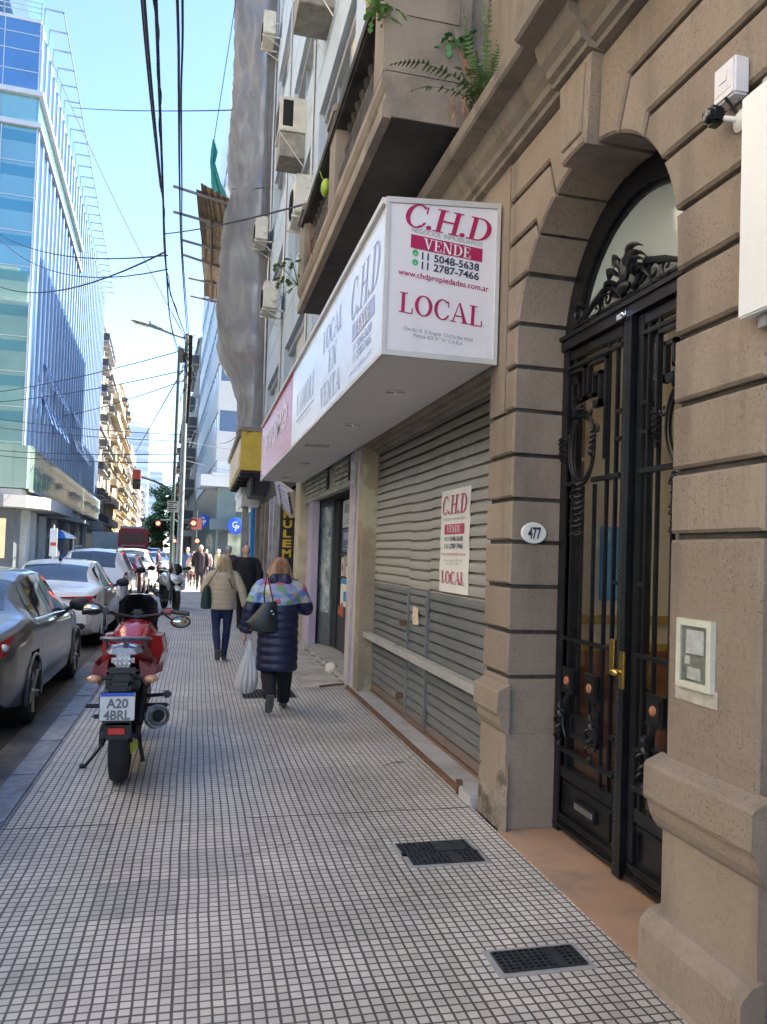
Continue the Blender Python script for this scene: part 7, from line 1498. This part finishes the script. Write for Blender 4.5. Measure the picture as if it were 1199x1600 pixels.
# --- woman in the long navy quilted coat
def navy_mat():
    m, N, L, b = nodes('navy_quilt'); tc = N.new('ShaderNodeTexCoord'); sx = N.new('ShaderNodeSeparateXYZ'); L.new(tc.outputs['Object'], sx.inputs[0])
    mp = N.new('ShaderNodeMapping'); mp.inputs['Scale'].default_value = (1,.4,1); L.new(tc.outputs['Object'], mp.inputs[0])
    nzc = N.new('ShaderNodeTexNoise'); nzc.inputs['Scale'].default_value = 7; nzc.inputs['Detail'].default_value = 1; L.new(tc.outputs['Object'], nzc.inputs[0])
    ad = N.new('ShaderNodeVectorMath'); ad.operation = 'MULTIPLY_ADD'; L.new(nzc.outputs['Color'], ad.inputs[0]); ad.inputs[1].default_value = (.10,.1,.08); L.new(mp.outputs[0], ad.inputs[2])
    vo = N.new('ShaderNodeTexVoronoi'); vo.inputs['Scale'].default_value = 15; L.new(ad.outputs[0], vo.inputs['Vector'])
    rp = N.new('ShaderNodeValToRGB'); rp.color_ramp.interpolation = 'CONSTANT'; sp_ = N.new('ShaderNodeSeparateColor'); L.new(vo.outputs['Color'], sp_.inputs[0]); L.new(sp_.outputs[0], rp.inputs[0])
    cols = [(.16,.26,.52),(.24,.34,.56),(.16,.30,.17),(.34,.40,.52),(.50,.08,.13),(.46,.36,.30),(.13,.20,.46),(.30,.30,.52)]
    rp.color_ramp.elements[0].color = (*cols[0],1); rp.color_ramp.elements[1].position = .14; rp.color_ramp.elements[1].color = (*cols[1],1)
    for i, p in enumerate((.34,.46,.62,.68,.76,.88)): e = rp.color_ramp.elements.new(p); e.color = (*cols[i+2],1)
    x2 = mth(N, L, 'MULTIPLY', mth(N, L, 'ABSOLUTE', sx.outputs[0]), 0.10)
    top = mth(N, L, 'GREATER_THAN', mth(N, L, 'SUBTRACT', sx.outputs[2], x2), 1.02*.9+.165)
    neck = mth(N, L, 'GREATER_THAN', sx.outputs[2], 1.335)
    c = mixc(N, L, top, (.010,.013,.045), rp.outputs[0]); c = mixc(N, L, neck, c, (.012,.015,.05)); L.new(c, b.inputs['Base Color'])
    nz = N.new('ShaderNodeTexNoise'); nz.inputs['Scale'].default_value = 28; nz.inputs['Detail'].default_value = 4; L.new(tc.outputs['Object'], nz.inputs[0]); bp = N.new('ShaderNodeBump'); bp.inputs['Strength'].default_value = .35; bp.inputs['Distance'].default_value = .01; L.new(nz.outputs[0], bp.inputs['Height']); L.new(bp.outputs[0], b.inputs['Normal'])
    b.inputs['Roughness'].default_value = .42; return m
BLACKCL = mat('black_cloth', (.008,.008,.011), .85, var=.2, vs=8, bump=.2, bs=40); LEATHER = mat('black_leather', (.015,.02,.02), .38, var=.3, vs=10, bump=.2, bs=50); BOOT = mat('dark_boot', (.02,.02,.02), .6, var=.3)
j = pose(-.13, (.06,.10), (.16,.12), 1.02, .12); j['anL'] = (-.07,.20,.09); j['knL'] = (-.08,.14,.50); j['toeL'] = (-.08,.36,.045)
j['anR'] = (.10,.22,.075); j['knR'] = (.10,.14,.50); j['toeR'] = (.115,.37,.04); j['knL'] = (-.085,.02,.48); j['anL'] = (-.075,-.22,.205); j['toeL'] = (-.08,-.15,.055); j['head'] = (0,.07,1.555); j['neck'] = (0,.02,1.43)
j['elR'] = (.31,.04,1.12); j['wrR'] = (.22,.22,1.12); j['elL'] = (-.30,-.02,1.12); j['wrL'] = (-.345,.02,.845)
pw, k, V = person('woman in a long quilted navy coat with a printed yoke, walking away', (.83, 7.78, 0), -.04, 1.585, j, None, (BLACKCL, 1.35), BOOT, True, True, .012)
NAVY = navy_mat()
coat(pw, k, V, j, NAVY, .46, .205, .165, .016, 11, .075, .010, 1.03, .96, sl_puff=.014, shoulder=1.06)
a = MB(); hd = V(j['head']); a.ball(hd+Vector((0,-.105,-.135)), (.125,.07,.085), 16, 10); a.ball(hd+Vector((0,-.03,-.17)), (.13,.11,.06), 16, 10); a.ball(hd+Vector((-.055,-.125,-.12)), (.06,.055,.07), 12, 8); a.ball(hd+Vector((.055,-.125,-.12)), (.06,.055,.07), 12, 8); build('hood', merge(a, .009, 2), mat('navy_hood', (.012,.015,.05), .42, var=.2, bump=.3, bs=30), pw)
longhair(pw, hd, k, hairmat('auburn_hair', (.20,.085,.04), (.40,.22,.12)), .055, 1.22, 5)
# shoulder bag
sbag = thing('shoulder_bag', 'slouchy black leather bag hanging from the navy coat woman', 'bag', (.62, 7.62, .82), .0)
a = MB(); a.loft([[(cx+w_*math.cos(2*PI*n/24)+sk*0, -.03+d_*math.sin(2*PI*n/24), z) for n in range(24)] for z, cx, w_, d_ in ((0,.03,.10,.04),(.03,.02,.165,.065),(.10,.01,.175,.08),(.18,.03,.15,.075),(.26,.055,.10,.05),(.30,.065,.075,.03))]) if 0 else None
sk = 0
a.loft([[(cx+w_*math.cos(2*PI*n/24), -.03+d_*math.sin(2*PI*n/24), z+tl*math.cos(2*PI*n/24)) for n in range(24)] for z, cx, w_, d_, tl in ((.0,.06,.07,.04,-.005),(.02,.035,.145,.07,-.012),(.09,.03,.155,.085,-.01),(.17,.055,.12,.075,.0),(.25,.085,.085,.055,.01),(.30,.10,.065,.035,.01))]); build('body', a, LEATHER, sbag)
a = MB(); a.tube([(.05,-.03,.28),(.04,-.05,.40),(.055,-.04,.52),(.06,.02,.565),(.06,.10,.55)], [.014,.013,.013,.012,.012], 8, flat=.5); a.tube([(.14,-.04,.28),(.10,-.06,.42),(.075,-.05,.53),(.07,.02,.57)], [.014,.013,.012,.012], 8, flat=.5); build('strap', a, LEATHER, sbag)
a = MB(); a.tube([(.11,-.10,.21),(.12,-.10,.22)], .01, 8); a.tube([(.13,-.09,.18),(.14,-.09,.19)], .008, 8); a.tube([(-.09,-.10,.02),(-.08,-.10,.06)], .006, 6); build('stud', a, CHROME, sbag)
pbag = thing('plastic_bag', 'translucent white plastic carrier bag held by the navy coat woman', 'bag', (.53, 7.78, .20), .0)
a = MB(); random.seed(6); rings = []
for z, w_, d_ in ((0,.02,.02),(.012,.075,.06),(.06,.105,.085),(.14,.105,.08),(.24,.085,.06),(.36,.055,.035),(.46,.03,.018),(.53,.014,.01)):
    rings.append([(w_*(1+.14*math.sin(n*2.7+z*9))*math.cos(2*PI*n/26)+.03*z/.5, d_*(1+.12*math.sin(n*3.1))*math.sin(2*PI*n/26), z+.006*math.sin(n*1.9)) for n in range(26)])
a.loft(rings); a.tube([(.03,0,.52),(.01,0,.57),(.04,0,.60)], .008, 6); build('bag', a, glassmat('thin_plastic', (.9,.9,.9), .05, .15, (.74,.73,.72,.55)), pbag)
a = MB(); a.ball((-.02,0,.07), (.06,.045,.055), 10, 8); a.ball((.045,.01,.08), (.045,.04,.06), 10, 8); build('contents', a, mat('bag_contents', (.55,.40,.32), .6, var=.5, vs=18, col2=(.2,.3,.45), lo=.5, hi=.6, ds=9), pbag)
# --- woman in the beige jacket
j = pose(.10, (.05,.06), (-.16,.04), .98, .03); j['elL'] = (-.29,-.02,1.13); j['wrL'] = (-.25,.16,1.02); j['elR'] = (.30,-.05,1.12); j['wrR'] = (.36,-.04,.86); j['anR'] = (.05,.12,.075); j['toeR'] = (.06,.28,.04); j['knR'] = (.085,.13,.50); j['anL'] = (-.045,-.12,.17); j['toeL'] = (-.05,-.03,.045); j['knL'] = (-.085,.04,.50)
BEIGE = mat('beige_quilt', (.42,.345,.245), .6, var=.1, vs=3, bump=.3, bs=30); DENIM = mat('dark_denim', (.012,.022,.075), .75, var=.25, vs=5, col2=(.03,.07,.20), lo=.55, hi=.75, ds=3)
pg, k, V = person('blonde woman in a beige quilted jacket and dark jeans, walking away', (.40, 11.4, 0), -.02, 1.56, j, (hairmat('blonde_hair', (.36,.27,.15), (.52,.43,.28)), .17), (DENIM, .95), BOOT, True, False, .013)
coat(pg, k, V, j, BEIGE, .82, .20, .155, .011, 8, .068, .011, 1.0, .95, name='jacket', sl_puff=.009)
a = MB(); hd = V(j['head']); a.ball(hd+Vector((0,-.12,-.235)), (.125,.055,.085), 16, 10); a.ball(hd+Vector((0,-.04,-.19)), (.12,.10,.05), 14, 8); build('hood', merge(a, .010, 2), BEIGE, pg)
gb_ = thing('tote_bag', 'dark green cloth bag under the left arm of the blonde woman', 'bag', (.17, 11.38, .76), .0)
a = MB(); a.loft([[(w_*math.cos(2*PI*n/20), d_*math.sin(2*PI*n/20), z) for n in range(20)] for z, w_, d_ in ((0,.06,.09),(.02,.08,.13),(.15,.075,.14),(.30,.05,.12),(.34,.02,.10))]); build('body', a, mat('dark_green_cloth', (.008,.035,.03), .7, var=.2), gb_)
a = MB(); a.tube([(.0,-.06,.33),(.10,-.12,.50),(.14,-.13,.58),(.15,-.02,.63)], .010, 6, flat=.5); a.tube([(.30,-.14,.44),(.36,-.13,.30)], .008, 6); build('strap', a, BLACKCL, gb_)
# --- bald man in black
j = pose(-.14, (.10,.05), (-.05,.06), 1.08, .02)
pm, k, V = person('bald man in a long black coat walking beside the shop fronts', (1.0, 16.0, 0), -.03, 1.74, j, None, (BLACKCL, 1.05), BOOT, False, True, .016)
coat(pm, k, V, j, BLACKCL, .62, .21, .15, 0, 1, .074, .016, 1.05, .97, collar=.02)
# --- walking man facing the camera
DKCOAT = mat('dark_purple_coat', (.022,.016,.03), .7, var=.25, vs=5); GREYHAIR = mat('grey_hair', (.42,.40,.38), .6, var=.25, vs=30); DKTR = mat('dark_trousers', (.025,.028,.03), .8, var=.2)
j = pose(.12, (.06,.05), (-.06,.05), 1.08, .0)
p_, k, V = person('grey haired man in a dark open coat walking towards the camera', (.18, 31.0, 0), PI, 1.76, j, (GREYHAIR, .02), (DKTR, 1.05), BOOT, False, False, .018, face=True)
coat(p_, k, V, j, DKCOAT, .62, .21, .15, 0, 1, .072, .018, 1.06, .97)
a = MB(); a.box(-.035*k, .035*k, .138*k, .150*k, .7*k, 1.40*k); build('shirt_front', a, mat('grey_jumper', (.10,.09,.11), .8), p_)
# --- the rest of the crowd
def extra(label, loc, rot, h, hair, coatm, tr, hem=.8, st=.1, female=False, face=False, tone=SKIN, bald=False):
    j = pose(st, (.05,.05), (-.05,.05), 1.0, .0); p, k, V = person(label, loc, rot, h, j, hair, (tr, 1.0), BOOT, female, bald, .022, face, skin=tone, group=None)
    coat(p, k, V, j, coatm, hem, .20, .15, 0, 1, .068, .022, 1.0, .95, name='jacket'); return p
extra('grey haired man in a purple brown jacket ahead of the blonde woman', (.90, 22.2, 0), 0, 1.74, (GREYHAIR, .02), mat('purple_jacket', (.05,.03,.045), .7, col2=(.20,.06,.07), lo=.6, hi=.62, ds=2), DKTR)
extra('man in a navy blue jumper with a light blue shoulder, right of the pole', (-.36, 35.0, 0), PI, 1.66, (GREYHAIR, .02), mat('navy_jumper', (.02,.05,.14), .8, col2=(.10,.35,.62), lo=.60, hi=.62, ds=2.2), DKTR, face=True)
extra('woman in a camel coat behind the dark coated man', (-.10, 33.6, 0), PI, 1.50, (mat('brown_hair', (.12,.07,.05), .6), .12), mat('camel_coat', (.33,.22,.16), .8), DKTR, .6, female=True, face=True)
extra('young dark haired person half hidden behind the walking man', (.48, 38, 0), PI, 1.62, (mat('black_hair', (.015,.012,.012), .6), .02), mat('rose_top', (.40,.25,.22), .8), DKTR, face=True)
extra('pedestrian in dark maroon clothes crossing the side street', (-1.95, 43, ZR), PI*.5, 1.60, (mat('maroon_cap', (.12,.02,.03), .7), .02), mat('maroon_coat', (.06,.02,.03), .8), mat('plum_trousers', (.08,.03,.04), .8), .55)
extra('elderly white haired person in a pale top near the corner shops', (1.0, 36, 0), PI*.7, 1.62, (mat('white_hair', (.66,.64,.60), .6), .02), mat('pale_top', (.50,.48,.42), .8, col2=(.45,.38,.10), lo=.5, hi=.52, ds=3), DKTR, face=True)
extra('distant pedestrian with a white backpack on the opposite pavement', fb(-8.3, 2, 0), TH, 1.62, (mat('dark_hair', (.03,.02,.02), .6), .02), mat('white_pack', (.45,.45,.44), .8, col2=(.05,.05,.06), lo=.5, hi=.52, ds=4), BLACKCL)
